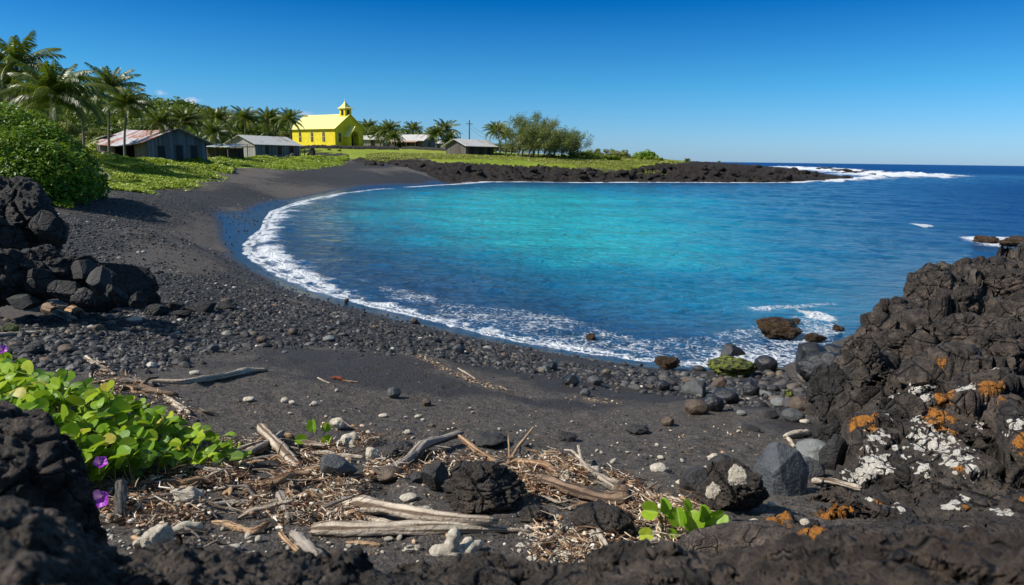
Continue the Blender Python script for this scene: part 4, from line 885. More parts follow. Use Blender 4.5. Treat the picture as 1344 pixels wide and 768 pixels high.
def gable_house(name, loc, rz, Lx, Wy, He, Hr, wallm, roofm, label, cat, ov=0.45, th=0.07, openside=None, sag=0.0, group=None, gablem=None):
    root = empty(name, loc, rz); setp(root, label, cat, group)
    w = MB(); t = 0.12
    w.box(-Lx/2, Lx/2, -Wy/2, -Wy/2+t, -0.6, He) if openside != 'front' else None
    w.box(-Lx/2, Lx/2, Wy/2-t, Wy/2, -0.6, He)
    w.build('side_wall', wallm, root)
    for s in (-1, 1):
        g = MB(); x = s*Lx/2
        g.poly([(x, -Wy/2, -0.6), (x, Wy/2, -0.6), (x, Wy/2, He), (x, 0, Hr), (x, -Wy/2, He)], (-s*t, 0, 0)); g.build('gable_wall', gablem or wallm, root)
    sl_ = (Hr-He)/(Wy/2)
    for s in (-1, 1):
        rf = MB(); n = 10
        for k in range(n):
            x0 = -Lx/2-ov+(Lx+2*ov)*k/n; x1 = -Lx/2-ov+(Lx+2*ov)*(k+1)/n
            z0 = -sag*math.sin(math.pi*k/n); z1 = -sag*math.sin(math.pi*(k+1)/n); ye = Wy/2+ov; zE = He-sl_*ov+0.03
            rf.poly([(x0, 0, Hr+0.03+z0*.5), (x1, 0, Hr+0.03+z1*.5), (x1, s*ye, zE+z1), (x0, s*ye, zE+z0)], (0, 0, th))
        rf.build('roof', roofm, root)
    return root
def opening(root, side, u, z, w, h, name='window', arched=False, fm=None, gm=None, dims=None, cross=True):
    Lx, Wy = dims
    if side == 'front': org, ux, nr = (u, -Wy/2, z), (1, 0, 0), (0, -1, 0)
    else: org, ux, nr = (Lx/2, u, z), (0, 1, 0), (1, 0, 0)
    p2 = arch_pts(w, h) if arched else np.array([(-w/2, 0), (w/2, 0), (w/2, h), (-w/2, h)])
    q2 = arch_pts(w+0.22, h+0.16) if arched else np.array([(-w/2-.1, -.1), (w/2+.1, -.1), (w/2+.1, h+.1), (-w/2-.1, h+.1)])
    f = MB(); plate(q2, np.array(org)-np.array(nr)*0.05, ux, nr, 0.09, f); fo = f.build(name, fm or M['timber'], root)
    g = MB(); plate(p2, np.array(org)-np.array(nr)*0.02, ux, nr, 0.075, g); g.build('pane' if name == 'window' else 'door_leaf', gm or M['glass'], fo)
    if cross:
        b = MB(); o3 = np.array(org)+np.array(nr)*0.055
        plate(np.array([(-.03, 0), (.03, 0), (.03, h*.97), (-.03, h*.97)]), o3, ux, nr, 0.03, b); plate(np.array([(-w/2, h*.5), (w/2, h*.5), (w/2, h*.5+.06), (-w/2, h*.5+.06)]), o3, ux, nr, 0.03, b)
        b.build('glazing_bar', fm or M['timber'], fo)
    return fo
# ---- church
def gpos(px, d, dz=0.0):
    q = wd(px, d); return (q[0], q[1], g1(q[0], q[1])+dz)
cl = gpos(431, 167); cz = at_depth(441, 193.8, 163)[2]
church = gable_house('church', (cl[0], cl[1], cz), R(-34), 15.0, 8.6, 4.4, 7.5, M['yellow'], M['yroof'], 'bright yellow church with pale yellow roof and small bell tower', 'church', 0.5, 0.12)
D = (15.0, 8.6)
for u in (-4.6, -0.4, 3.6): opening(church, 'front', u, 1.3, 0.85, 2.2, 'window', True, M['yroof'], M['dark'], D)
for u in (-3.0, 3.0): opening(church, 'gable', u, 1.2, 0.8, 2.1, 'window', True, M['yroof'], M['dark'], D)
pc = MB()
x0, x1 = 7.5, 9.3
pc.box(x0-.02, x1, -1.75, -1.15, -0.6, 2.6); pc.box(x0-.02, x1, 1.15, 1.75, -0.6, 2.6)
ar = [(-1.75, 2.6), (-1.15, 2.6)]+[(-1.15*math.cos(math.pi*k/10), 2.6+1.1*math.sin(math.pi*k/10)) for k in range(1, 10)]+[(1.15, 2.6), (1.75, 2.6), (0, 4.7)]
L_ = [(-1.75, 2.6)]+[(-1.15*math.cos(math.pi*k/10), 2.6+1.1*math.sin(math.pi*k/10)) for k in range(0, 6)]+[(0, 4.65)]
for sg in (1, -1):
    for i in range(len(L_)-2):
        a, b = L_[i+1], L_[min(i+2, len(L_)-2)]
        ta = (i)/(len(L_)-3.0); tb = (i+1)/(len(L_)-3.0)
        oa = (-1.75+1.75*ta, 2.6+2.05*ta); ob = (-1.75+1.75*tb, 2.6+2.05*tb)
        if a == b: continue
        pc.poly([(x1, sg*a[0], a[1]), (x1, sg*b[0], b[1]), (x1, sg*ob[0], ob[1]), (x1, sg*oa[0], oa[1])], (-0.4, 0, 0))
pc.build('porch', M['yellow'], church)
pr_ = MB()
for sg in (1, -1): pr_.poly([(x0-.05, 0, 4.72), (x1+.25, 0, 4.72), (x1+.25, sg*2.05, 2.36), (x0-.05, sg*2.05, 2.36)], (0, 0, 0.12))
pr_.build('porch_roof', M['yroof'], church)
dd = MB(); plate(arch_pts(1.9, 3.3), (7.53, 0, 0), (0, 1, 0), (1, 0, 0), 0.06, dd); dd.build('door', M['dark'], church)
st_ = MB(); st_.box(9.3, 9.9, -1.3, 1.3, -0.6, 0.18); st_.build('step', mat_plain('concrete', (0.3, 0.29, 0.27)), church)
tw = MB(); tw.box(5.4, 7.3, -0.95, 0.95, 6.0, 8.75); two = tw.build('bell_tower', M['yellow'], church)
for (cx_, cy_, ux, nr) in [((6.35), -0.95, (1, 0, 0), (0, -1, 0)), (7.3, 0, (0, 1, 0), (1, 0, 0))]:
    b = MB(); plate(arch_pts(0.75, 1.25), (cx_, cy_, 7.3), ux, nr, 0.03, b); b.build('louvre', M['dark'], two)
cn = MB(); cn.box(5.1, 7.6, -1.25, 1.25, 8.75, 8.9); cn.build('cornice', M['yroof'], two)
sp = MB(); prof = [(1.3, 8.9), (0.85, 9.2), (0.45, 9.75), (0.16, 10.3), (0.05, 10.5)]
for (r1, z1), (r2, z2) in zip(prof, prof[1:]):
    for k in range(4):
        a0, a1 = math.pi/4+k*math.pi/2, math.pi/4+(k+1)*math.pi/2; q = math.sqrt(2)
        sp.add([(6.35+r1*q*math.cos(a0), r1*q*math.sin(a0), z1), (6.35+r1*q*math.cos(a1), r1*q*math.sin(a1), z1), (6.35+r2*q*math.cos(a1), r2*q*math.sin(a1), z2), (6.35+r2*q*math.cos(a0), r2*q*math.sin(a0), z2)], [(0, 1, 2, 3)])
sp.build('spire', M['yroof'], two)
cr = MB(); cr.box(6.31, 6.39, -.04, .04, 10.45, 11.0); cr.box(6.31, 6.39, -.18, .18, 10.72, 10.80); cr.build('cross', mat_plain('white_paint', (0.75, 0.75, 0.7)), two)
# ---- large rusty shed on the left
sp_ = gpos(201, 87); z0_ = at_depth(235, 212.5, 82)[2]
shed = gable_house('shed', (sp_[0], sp_[1], z0_), R(-38), 12.5, 7.2, 2.35, 3.85, M['brownplanks'], M['rust'], 'long weathered shed with a sagging rust-streaked tin roof behind two tall palms', 'shed', 0.7, 0.05, 'front', 0.35, gablem=M['planks'])
D = (12.5, 7.2)
for x0_, x1_ in ((-6.25, -2.5), (3.4, 6.2)):
    fw = MB(); fw.box(x0_, x1_, -3.6, -3.5, -.6, 2.25); fw.build('front_wall', M['brownplanks'], shed)
iw = MB(); iw.box(-2.5, 3.4, -1.2, -1.1, -.6, 2.9); iw.build('inner_wall', M['brownplanks'], shed)
for x in (-2.4, 0.5, 3.3):
    p_ = MB(); p_.box(x-.07, x+.07, -3.58, -3.44, -.6, 2.3); p_.build('post', M['timber'], shed)
for u, nm in ((-1.9, 'window'), (0.2, 'door'), (2.0, 'door')): opening(shed, 'gable', u, 0.0 if nm == 'door' else 0.5, 0.8, 1.9 if nm == 'door' else 1.3, nm, False, M['timber'], M['dark'], D, False)
opening(shed, 'front', -4.2, 0.9, 1.2, 0.9, 'window', False, M['timber'], M['dark'], D)
an = MB(); an.poly([(-9.2, -3.2, 2.5), (-5.9, -3.2, 3.0), (-5.9, 3.4, 3.7), (-9.2, 3.4, 3.1)], (0, 0, .06)); an.build('lean_to_roof', mat_tin('grey_tin', (0.40, 0.42, 0.45), (0.3, 0.2, 0.15), 0.2), shed)
an = MB(); an.box(-9.0, -6.3, -3.0, -2.9, -.6, 2.5); an.box(-9.0, -8.9, -3.0, 3.2, -.6, 2.5); an.build('lean_to_wall', M['brownplanks'], shed)
# ---- open shelter with bluish roof
q = gpos(283, 104); sh = empty('shelter', q, R(-10)); setp(sh, 'low open shelter with a bluish tin roof between the rusty shed and the grey cabin', 'shelter')
m = MB(); m.poly([(-3.6, -2.2, 1.75), (3.6, -2.2, 1.75), (3.6, 2.2, 2.2), (-3.6, 2.2, 2.2)], (0, 0, .06)); m.build('roof', M['bluetin'], sh)
for x in (-3.3, 0, 3.3):
    for y in (-2, 2):
        m = MB(); m.box(x-.07, x+.07, y-.07, y+.07, -.5, 1.8); m.build('post', M['timber'], sh)
m = MB(); m.box(-3.3, 3.3, 1.9, 1.95, -.4, 1.7); m.build('back_wall', M['brownplanks'], sh)
m = MB(); m.box(-2.6, .2, -1.9, -1.1, .45, .52); m.box(-2.5, -2.4, -1.8, -1.2, -.4, .45); m.box(0, .1, -1.8, -1.2, -.4, .45); setp(m.build('bench', M['timber'], None, False, q), 'rough timber bench under the bluish shelter roof', 'bench')
# ---- grey cabin with white roof
q = gpos(347, 127); z0_ = at_depth(340, 207.6, 123)[2]
cab = gable_house('cabin', (q[0], q[1], z0_), R(64), 10.6, 6.8, 2.45, 3.85, M['planks'], M['tin'], 'grey board cabin with a whitish tin roof left of the yellow church', 'cabin', 0.5, 0.06, gablem=M['paleplanks'])
D = (10.6, 6.8)
for u in (-2.6, 0.4, 3.4): opening(cab, 'front', u, 0.75, 0.75, 1.3, 'window', False, M['redtrim'], M['dark'], D)
# this cabin shows its left gable too
for u in (-1.5, 1.4):
    f = MB(); f.box(-5.38, -5.29, u-.04, u+.04, -.3, 2.4); f.build('batten', M['timber'], cab)
f = MB(); f.box(-5.37, -5.28, -3.3, 3.3, 1.9, 2.0); f.build('batten', M['timber'], cab)
# ---- low white roofed building right of the church
q = gpos(488, 185); b_ = gable_house('outbuilding', q, R(-5), 7.5, 4.5, 2.0, 3.0, M['paleplanks'], M['tin'], 'small white roofed outbuilding just right of the church', 'outbuilding', 0.3)
opening(b_, 'front', 1, 0.2, 0.9, 1.7, 'door', False, M['timber'], M['dark'], (7.5, 4.5), False)
q = gpos(542, 190); b_ = gable_house('cottage', (q[0], q[1], q[2]), R(-24), 10.5, 6.5, 2.2, 3.7, M['brownplanks'], M['tin'], 'grey cottage with pale tin roof and pink veranda in the middle distance', 'cottage', 0.5, 0.08, gablem=M['planks'])
m = MB(); m.poly([(-5, -5.2, 1.65), (4.2, -5.2, 1.65), (4.2, -3.3, 2.15), (-5, -3.3, 2.15)], (0, 0, .06)); m.build('veranda_roof', M['pinktin'], b_)
for x in (-4.8, -1.8, 1.2, 4.0):
    m = MB(); m.box(x-.06, x+.06, -5.1, -5.0, -.6, 1.66); m.build('post', M['timber'], b_)
for u in (-3, 0.5, 3): opening(b_, 'front', u, 0.2, 0.9, 1.5, 'window', False, M['timber'], M['dark'], (10.5, 6.5), False)
opening(b_, 'gable', 0, 0.6, 0.9, 1.1, 'window', False, M['timber'], M['dark'], (10.5, 6.5), True)
q = gpos(577, 205); b_ = gable_house('hut', q, R(-10), 4.0, 3.5, 1.9, 2.8, M['paleplanks'], M['tin'], 'tiny pale hut half hidden by palms between the two cottages', 'hut', 0.3)
opening(b_, 'front', 0.3, 0.1, 0.8, 1.6, 'door', False, M['timber'], M['dark'], (4, 3.5), False)
# ---- brown cottage near the headland
q = gpos(617, 146); z0_ = at_depth(612, 206.0, 143)[2]
c2 = gable_house('cottage', (q[0], q[1], z0_), R(44), 7.6, 6.4, 2.3, 3.5, M['brownplanks'], M['tin'], 'brown plank cottage with pale roof and stilts beside the windswept trees', 'cottage', 0.7, 0.07)
D = (7.6, 6.4)
for u in (-2.3, 0.2): opening(c2, 'front', u, 0.5, 1.1, 1.3, 'window', False, M['timber'], M['dark'], D, True)
opening(c2, 'front', 2.4, 0.05, 0.9, 1.9, 'door', False, M['timber'], M['dark'], D, False)
m = MB(); m.poly([(3.9, -3.4, 2.2), (7.6, -3.4, 1.75), (7.6, 3.2, 1.75), (3.9, 3.2, 2.2)], (0, 0, .06)); m.build('porch_roof', M['tin'], c2)
for y in (-3.2, 0, 3.0):
    m = MB(); m.box(7.3, 7.42, y-.06, y+.06, -.9, 1.76); m.build('post', M['timber'], c2)
m = MB(); m.box(3.9, 7.4, -3.2, 3.0, -.05, .05); m.build('deck', M['timber'], c2)
m = MB(); m.box(7.3, 7.36, -3.2, 3.0, .75, .83); m.box(4, 7.3, -3.2, -3.14, .75, .83); m.build('railing', M['timber'], c2)
# ---- low stone wall before the church and along the lawn
def stone_wall(a, b, h, label):
    P0, P1 = np.array(gpos(*a)), np.array(gpos(*b)); n = int(np.linalg.norm(P1-P0)/0.18); t = np.linspace(0, 1, n)
    m = len(t); prof = np.array([(-.28, -.4), (-.26, .3), (-.2, .75), (.0, 1.0), (.2, .8), (.26, .3), (.28, -.4)])
    u = (P1-P0)[:2]; u /= np.linalg.norm(u); nrm = np.array([-u[1], u[0]])
    xy_ = P0[None, :2]+(P1-P0)[None, :2]*t[:, None]; zz = gz(xy_[:, 0], xy_[:, 1])
    V = np.zeros((m, 7, 3))
    for k, (o_, z_) in enumerate(prof): V[:, k, :2] = xy_+nrm*o_*1.2; V[:, k, 2] = zz+z_*h
    V = V.reshape(-1, 3); f1, f2, c, off = voro(V*3.2, 51); V[:, 2] += (c-.5)*.16-.05*(f1); V[:, :2] += nrm*((c[:, None]-.5)*.15)
    i = np.arange(m-1)[:, None]*7; j = np.arange(6)[None]; F = np.stack([i+j, i+j+1, i+j+8, i+j+7], -1).reshape(-1, 4)
    setp(mesh_np('stone_wall', V, F, M['drystone']), label, 'stone wall')
stone_wall((384, 158), (524, 158), 0.75, 'low dark dry stone wall running along the foot of the church')
stone_wall((528, 172), (592, 160), 0.7, 'low dark dry stone wall in front of the grey cottage')
stone_wall((405, 132), (456, 124), 0.5, 'short tumbled stone wall at the corner of the lawn right of the cabin')
# ---- post fence by the cabin
fr_ = empty('post_fence', gpos(388, 128)); setp(fr_, 'short rail fence of thin timber posts between cabin and lawn', 'fence')
base = np.array(fr_.location)
pts = [np.array(gpos(p, 128+i*1.0)) for i, p in enumerate((388, 394, 400, 406, 413))]
for p in pts:
    m = MB(); m.box(p[0]-.07-base[0], p[0]+.07-base[0], p[1]-.07-base[1], p[1]+.07-base[1], p[2]-base[2]-.3, p[2]-base[2]+1.25); m.build('post', M['timber'], fr_)
for hgt in (0.5, 1.05):
    m = MB(); m.tube(np.array([p-base+np.array([0, 0, hgt]) for p in pts]), 0.045, 5); m.build('rail', M['timber'], fr_)
# dark standing stone by the fence
rock('standing_stone', 410, 208, 8, 14, 71, 'block', M['blackstone'], 'dark upright stone at the end of the rail fence beside the lawn', 'stone', 4, d=126)
rock('stone', 385, 208.5, 9, 7, 72, 'round', M['blackstone'], 'dark boulder by the right corner of the grey cabin', 'stone', 4, d=121)
# ---- utility pole and wires
q = gpos(616, 225); top = at_depth(616, 158, 225); pl = empty('utility_pole', q); setp(pl, 'slim wooden utility pole rising behind the cottages', 'utility pole')
m = MB(); m.tube([(0, 0, -1), (0, 0, top[2]-q[2])], [0.24, 0.17], 8); m.build('pole', M['timber'], pl)
m = MB(); m.box(-1.1, 1.1, -.08, .08, top[2]-q[2]-1.2, top[2]-q[2]-1.0); m.build('crossarm', M['timber'], pl)
q2 = gpos(604, 232); m = MB(); m.tube([(0, 0, -1), (0, 0, 6.4)], [0.13, 0.10], 6); m.box(-.9, .9, -.05, .05, 5.7, 5.82)
setp(m.build('utility_pole', M['timber'], None, False, q2), 'short thin pole with a crossbar left of the tall utility pole', 'utility pole')
m = MB()
for dz in (0, -1.1):
    a = np.array([top[0], top[1], top[2]-1.0+dz]); b = at_depth(672, 190, 170)+np.array([0, 0, dz]); t = np.linspace(0, 1, 14)[:, None]
    m.tube(a+(b-a)*t-np.array([0, 0, 2.0])*(t*(1-t)*4*.5), 0.035, 4)
setp(m.build('power_line', M['blackstone']), 'pair of thin wires sagging from the utility pole to the trees', 'wires')

# ================================================================== palms
PALM = [(0.0, (0.04, 0.062, 0.008)), (0.5, (0.11, 0.14, 0.016)), (0.85, (0.25, 0.25, 0.04)), (1.0, (0.48, 0.40, 0.12))]
M['palm'] = mat_leaf('palm_leaf', PALM, 0.25, 0.42, 0.45); M['bark'] = mat_bark()
M['deadfrond'] = mat_plain('dry_frond', (0.20, 0.13, 0.07), 0.8, 0.5, 4)
def palm_crown(seed, nf=22, L0=3.1, wl=0.055):
    rs = np.random.default_rng(seed); VV, FF, AA = [], [], []; n = 0
    for k in range(nf):
        az = k*2.399+rs.uniform(-.3, .3); t_ = (k+0.5)/nf; e0 = R(84-100*t_**1.1)+rs.uniform(-.12, .12); droop = .80+0.85*t_+rs.uniform(-.2, .25)
        L = L0*(0.78+0.32*math.sin(t_*2.6)+rs.uniform(-.08, .08)); m = 26; t = np.linspace(0, 1, m); el = e0-droop*t**1.35
        dl = L/(m-1); h = np.concatenate([[0], np.cumsum(np.cos(el[:-1])*dl)]); z = np.concatenate([[0], np.cumsum(np.sin(el[:-1])*dl)])
        side_w = rs.uniform(-.25, .25); ca, sa = math.cos(az), math.sin(az)
        C = np.stack([ca*h-sa*side_w*h*t, sa*h+ca*side_w*h*t, z], 1); T = np.gradient(C, axis=0); T /= np.linalg.norm(T, axis=1)[:, None]
        S = np.cross(T, [0, 0, 1.0]); S /= np.linalg.norm(S, axis=1)[:, None]+1e-6; U = np.cross(S, T)
        col = np.clip(rs.uniform(0.0, .55)+(0.35 if rs.random() < .12+.25*(t_ > .75) else 0), 0, 1)
        # rachis
        for i in range(0, m-1):
            w_ = 0.035*(1-t[i])+.008; w2 = 0.035*(1-t[i+1])+.008
            VV.append(np.array([C[i]-S[i]*w_, C[i]+S[i]*w_, C[i+1]+S[i+1]*w2, C[i+1]-S[i+1]*w2])+U[i]*.01); FF.append([n, n+1, n+2, n+3]); n += 4; AA += [0.8]*4
        ti = np.linspace(.12, .99, 50)
        for s in (-1, 1):
            for tt_ in ti:
                j = tt_*(m-1); i = min(int(j), m-2); f = j-i; c = C[i]*(1-f)+C[i+1]*f
                ll = L*0.235*(math.sin(math.pi*(tt_*.80+.15))**.7)*rs.uniform(.8, 1.1)
                d = S[i]*s*.80+T[i]*(.45+.5*tt_)-np.array([0, 0, .50+.5*rs.random()])+U[i]*.10; d /= np.linalg.norm(d)
                wv = T[i]*wl*.5; mid = c+d*ll*.5; tip = c+d*ll-np.array([0, 0, ll*.22])
                VV.append(np.array([c-wv*.7, c+wv*.7, mid+wv, tip, mid-wv])); FF.append([n, n+1, n+2, n+4]); FF.append([n+4, n+2, n+3, n+3]); n += 5
                AA += list(np.clip(np.full(5, col)+rs.uniform(-.1, .15), 0, 1))
    V = np.vstack(VV); F = np.array(FF); tri = F[:, 2] == F[:, 3]
    return V, [F[~tri], F[tri][:, :3]], AA
crowns = []
for k in range(4):
    V, F, A = palm_crown(500+k, (31, 34, 28, 32)[k], 3.2, .062); me_o = mesh_np('crown', V, F, M['palm'], None, {'rnd': A}); crowns.append(me_o)
nuts = MB(); rs = np.random.default_rng(3); Vi, Fi = ico(2)
for k in range(9):
    a = rs.uniform(0, 6.28); nuts.add(Vi*np.array([.12, .12, .15])+np.array([math.cos(a)*.25, math.sin(a)*.25, -.25-rs.uniform(0, .2)]), Fi)
_no = nuts.build('coconuts', mat_plain('coconut_husk', (0.16, 0.13, 0.04), 0.6, 0.4, 5)); nutmesh = _no.data; bpy.data.objects.remove(_no)
def palm(px, pyc, d, sc, var, label, lean=0.0, bz=None, tr=0.14, group='coconut palms behind the beach'):
    q = np.array(gpos(px+lean*0, d)); c = at_depth(px, pyc, d); base = at_depth(px+lean, hy(px), d); base = np.array([base[0], base[1], g1(base[0], base[1])])
    root = empty('palm_tree', base); setp(root, label, 'palm tree', group)
    c = c-base; t = np.linspace(0, 1, 14); w_ = random.uniform(-.25, .25)
    P = np.stack([c[0]*t**1.5+w_*np.sin(t*3.1), c[1]*t**1.5, -0.4+(c[2]+0.4)*t], 1)
    m = MB(); rad = tr*(1.0-.45*t)+0.12*np.exp(-t*14); m.tube(P, rad*(sc**.3)*1.15, 9); m.build('trunk', M['bark'], root, True)
    o = crowns[var].copy(); COL.objects.link(o); o.parent = root; o.location = P[-1]; o.scale = (sc, sc, sc); o.rotation_euler = (random.uniform(-.1, .1), random.uniform(-.1, .1), random.uniform(0, 6.28))
    if d < 120:
        n_ = bpy.data.objects.new('coconuts', nutmesh); COL.objects.link(n_); n_.parent = root; n_.location = P[-1]; n_.scale = (sc, sc, sc)
    return root
palm(22, 88, 60, 1.15, 0, 'tallest palm at the far left edge with a ragged dark crown', -14, tr=.2)
palm(4, 118, 63, 1.0, 1, 'palm cut by the left edge below the tallest palm', -4, tr=.18)
palm(72, 127, 56, 1.25, 1, 'broad-crowned palm with long arching fronds right of the tallest one', -4, tr=.2)
palm(40, 140, 68, .95, 2, 'shorter palm in the gap between the two big left palms', 0)
palm(106, 136, 80, .95, 3, 'palm behind, between the broad crown and the slim pair', 4)
palm(145, 116, 77, 1.05, 2, 'slim tall palm standing straight in front of the shed roof', -2, tr=.13)
palm(168, 138, 75, .88, 0, 'second slim palm of the pair before the shed, the shorter one', -4, tr=.13)
palm(209, 162, 83, .72, 3, 'small palm in front of the shed gable with drooping pale fronds', 1, tr=.12)
palm(243, 160, 86, .85, 1, 'leaning palm in front of the right end of the shed', -6, tr=.12)
palm(286, 158, 112, 1.0, 2, 'palm rising over the bluish shelter roof, rear one', 0)
palm(281, 176, 104, .85, 3, 'low palm with yellowing fronds beside the bluish shelter', 2)
palm(322, 157, 140, 1.15, 0, 'palm behind the left end of the grey cabin roof')
palm(352, 158, 145, 1.15, 1, 'palm behind the middle of the grey cabin, left of two')
palm(363, 162, 150, 1.0, 3, 'palm behind the middle of the grey cabin, right of two')
palm(380, 158, 140, 1.05, 2, 'palm between the grey cabin and the church', 3)
palm(484, 168, 200, 1.1, 1, 'palm just right of the church gable')
palm(500, 177, 180, 1.15, 1, 'bushy low palm in the clump right of the church, left one')
palm(511, 172, 178, 1.15, 3, 'bushy palm in the clump right of the church, right one', 0)
palm(517, 181, 174, .95, 0, 'short palm at the right foot of the clump beside the church')
palm(543, 170, 205, 1.05, 2, 'palm behind the ridge of the grey cottage')
palm(574, 176, 176, .95, 1, 'palm with pale fronds right of the grey cottage, left one')
palm(584, 171, 180, 1.25, 0, 'palm right of the grey cottage, taller right one', 0)
palm(590, 184, 176, .95, 3, 'short palm in front of the tiny pale hut')
palm(566, 178, 190, .9, 2, 'small palm leaning over the grey cottage roof')
palm(652, 172, 146, .95, 1, 'dark palm at the left end of the windswept grove', 4)
palm(664, 178, 150, .8, 3, 'shorter palm beside the left end of the windswept grove')
palm(902, 211, 151, .28, 1, 'tiny stunted palm alone on the lava headland', 0, tr=.2)
palm(944, 213, 165, .16, 2, 'tiny green tuft of palm leaves far out on the headland', 0, tr=.1)
# young coconut with big upright fronds beside the bush
V, F, A = palm_crown(530, 9, 3.4, .075)
q = gpos(92, 44); o = empty('palm_tree', (q[0], q[1], q[2]-.4)); setp(o, 'trunkless young palm with big upright yellow-green fronds beside the large bush', 'palm tree')
c_ = mesh_np('crown', V, F, mat_leaf('young_palm_leaf', [(0, (0.10, 0.14, 0.012)), (1, (0.34, 0.36, 0.05))], .4), o, {'rnd': A}); c_.scale = (1, 1, 1.0); c_.location = (0, 0, .8)
m = MB(); m.tube([(0, 0, -.3), (0, 0, .9)], [.2, .12], 8); m.build('trunk', M['bark'], o, True)
for o in crowns: bpy.data.objects.remove(o)

# ================================================================== leafy plants
def leafcloud(P, Nrm, s, rs, asp=.6, hexa=False):
    """one folded leaf (quad or pointed) per point, facing roughly Nrm"""
    n = len(P); Nn = Nrm+rs.normal(size=(n, 3))*.55; Nn /= np.linalg.norm(Nn, axis=1)[:, None]
    A = rs.normal(size=(n, 3)); X = np.cross(Nn, A); X /= np.linalg.norm(X, axis=1)[:, None]+1e-9; Y = np.cross(Nn, X); s = s[:, None]
    if hexa:
        V = np.stack([P-X*s, P-X*s*.35-Y*s*asp+Nn*s*.12, P+X*s*.5-Y*s*asp*.9+Nn*s*.12, P+X*s*1.0, P+X*s*.5+Y*s*asp*.9+Nn*s*.12, P-X*s*.35+Y*s*asp+Nn*s*.12], 1).reshape(-1, 3)
        b = np.arange(n)[:, None]*6; return V, np.vstack([b+np.array([[0, 1, 2, 3]]), b+np.array([[0, 3, 4, 5]])]), 6
    V = np.stack([P-X*s, P-Y*s*asp, P+X*s, P+Y*s*asp], 1).reshape(-1, 3); b = np.arange(n)[:, None]*4
    return V, b+np.array([[0, 1, 2, 3]]), 4
def crown_mesh(name, seed, size, nclump, nleaf, leaf, mat, parent=None, lean=(0, 0), asp=.6, shape='dome', hexa=False, loc=None, clr=(.0, 1.0)):
    rs = np.random.default_rng(seed); sx, sy, sz = size; PP, NN, AA = [], [], []
    for k in range(nclump):
        while True:
            d = rs.normal(size=3); d /= np.linalg.norm(d)
            if shape == 'dome' and d[2] < -.25: continue
            break
        rad = rs.uniform(.45, .95); c = d*rad*np.array([sx, sy, sz]); cr = rs.uniform(.22, .42)*min(sx, sz)*1.1
        e = rs.normal(size=(nleaf, 3)); e /= np.linalg.norm(e, axis=1)[:, None]; rr = rs.uniform(.55, 1.0, nleaf)[:, None]
        P = c+e*rr*cr*np.array([1.15, 1.15, .8]); P[:, 0] += lean[0]*np.maximum(P[:, 2]+sz, 0); P[:, 1] += lean[1]*np.maximum(P[:, 2]+sz, 0)
        PP.append(P); NN.append(e*.8+np.array([0, 0, .45])); AA.append(np.clip(rs.uniform(clr[0], clr[1])*.6+rs.uniform(0, .4, nleaf), 0, 1))
    P = np.vstack(PP); Nn = np.vstack(NN); A = np.concatenate(AA); V, F, q = leafcloud(P, Nn, leaf*rs.uniform(.6, 1.25, len(P)), rs, asp, hexa)
    return mesh_np(name, V, F, mat, parent, {'rnd': np.repeat(A, q)}, False, loc)
M['leafdark'] = mat_leaf('forest_leaf', [(0, (0.05, 0.085, 0.012)), (.6, (0.11, 0.16, 0.022)), (1, (0.21, 0.25, 0.04))], .25)
M['leafolive'] = mat_leaf('olive_leaf', [(0, (0.10, 0.12, 0.022)), (.6, (0.19, 0.20, 0.035)), (1, (0.29, 0.28, 0.07))], .25)
M['naupaka'] = mat_leaf('bush_leaf', [(0, (0.045, 0.10, 0.006)), (.5, (0.12, 0.22, 0.012)), (1, (0.30, 0.42, 0.035))], .3, .4, .22)
M['cover'] = mat_leaf('low_green_leaf', [(0, (0.10, 0.15, 0.008)), (.5, (0.23, 0.31, 0.015)), (1, (0.40, 0.45, 0.035))], .35)
M['ironwood'] = mat_leaf('ironwood_needle', [(0, (0.07, 0.085, 0.02)), (.5, (0.13, 0.16, 0.03)), (1, (0.27, 0.26, 0.07))], .2)
M['branch'] = mat_bark('tree_bark', (0.06, 0.05, 0.04), (0.14, 0.12, 0.10))
def limbs(root, H, sx, seed, n=6, r0=.22, lean=(0, 0)):
    rs = np.random.default_rng(seed); m = MB(); t = np.linspace(0, 1, 7)
    P = np.stack([lean[0]*t*H*.5+.1*np.sin(t*4), lean[1]*t*H*.5, t*H*.75-.3], 1); m.tube(P, r0*(1-.6*t), 7)
    for k in range(n):
        a = rs.uniform(0, 6.28); s_ = rs.uniform(.25, .7); b = P[int(s_*6)]; l = rs.uniform(.5, .95)*sx; c = np.array([math.cos(a)*l+lean[0]*H*.4, math.sin(a)*l, H*rs.uniform(.25, .5)])
        m.tube(b+c*t[:, None]+np.array([0, 0, .1*H])*np.sin(t*1.5)[:, None], r0*.45*(1-.8*t), 5)
    m.build('trunk', M['branch'], root, True)
def tree(name, loc, H, size, seed, mat, label, group=None, cmesh=None, leaf=.3, ncl=34, nl=110, lean=(0, 0), asp=.6, shape='dome'):
    root = empty(name, loc); setp(root, label, 'tree', group); limbs(root, H, size[0], seed, lean=lean)
    if cmesh is None:
        return root, crown_mesh('crown', seed, size, ncl, nl, leaf, mat, root, lean, asp, shape, loc=(0, 0, H-size[2]))
    c = bpy.data.objects.new('crown', cmesh); COL.objects.link(c); c.parent = root; c.location = (0, 0, H-size[2]); return root, c
protoc = []
for k in range(4):
    _, c = (None, crown_mesh('crown', 600+k, (4.6, 4.6, 3.6), 42, 120, .30, M['leafdark'] if k % 2 else M['leafolive'])); protoc.append(c.data); bpy.data.objects.remove(c)
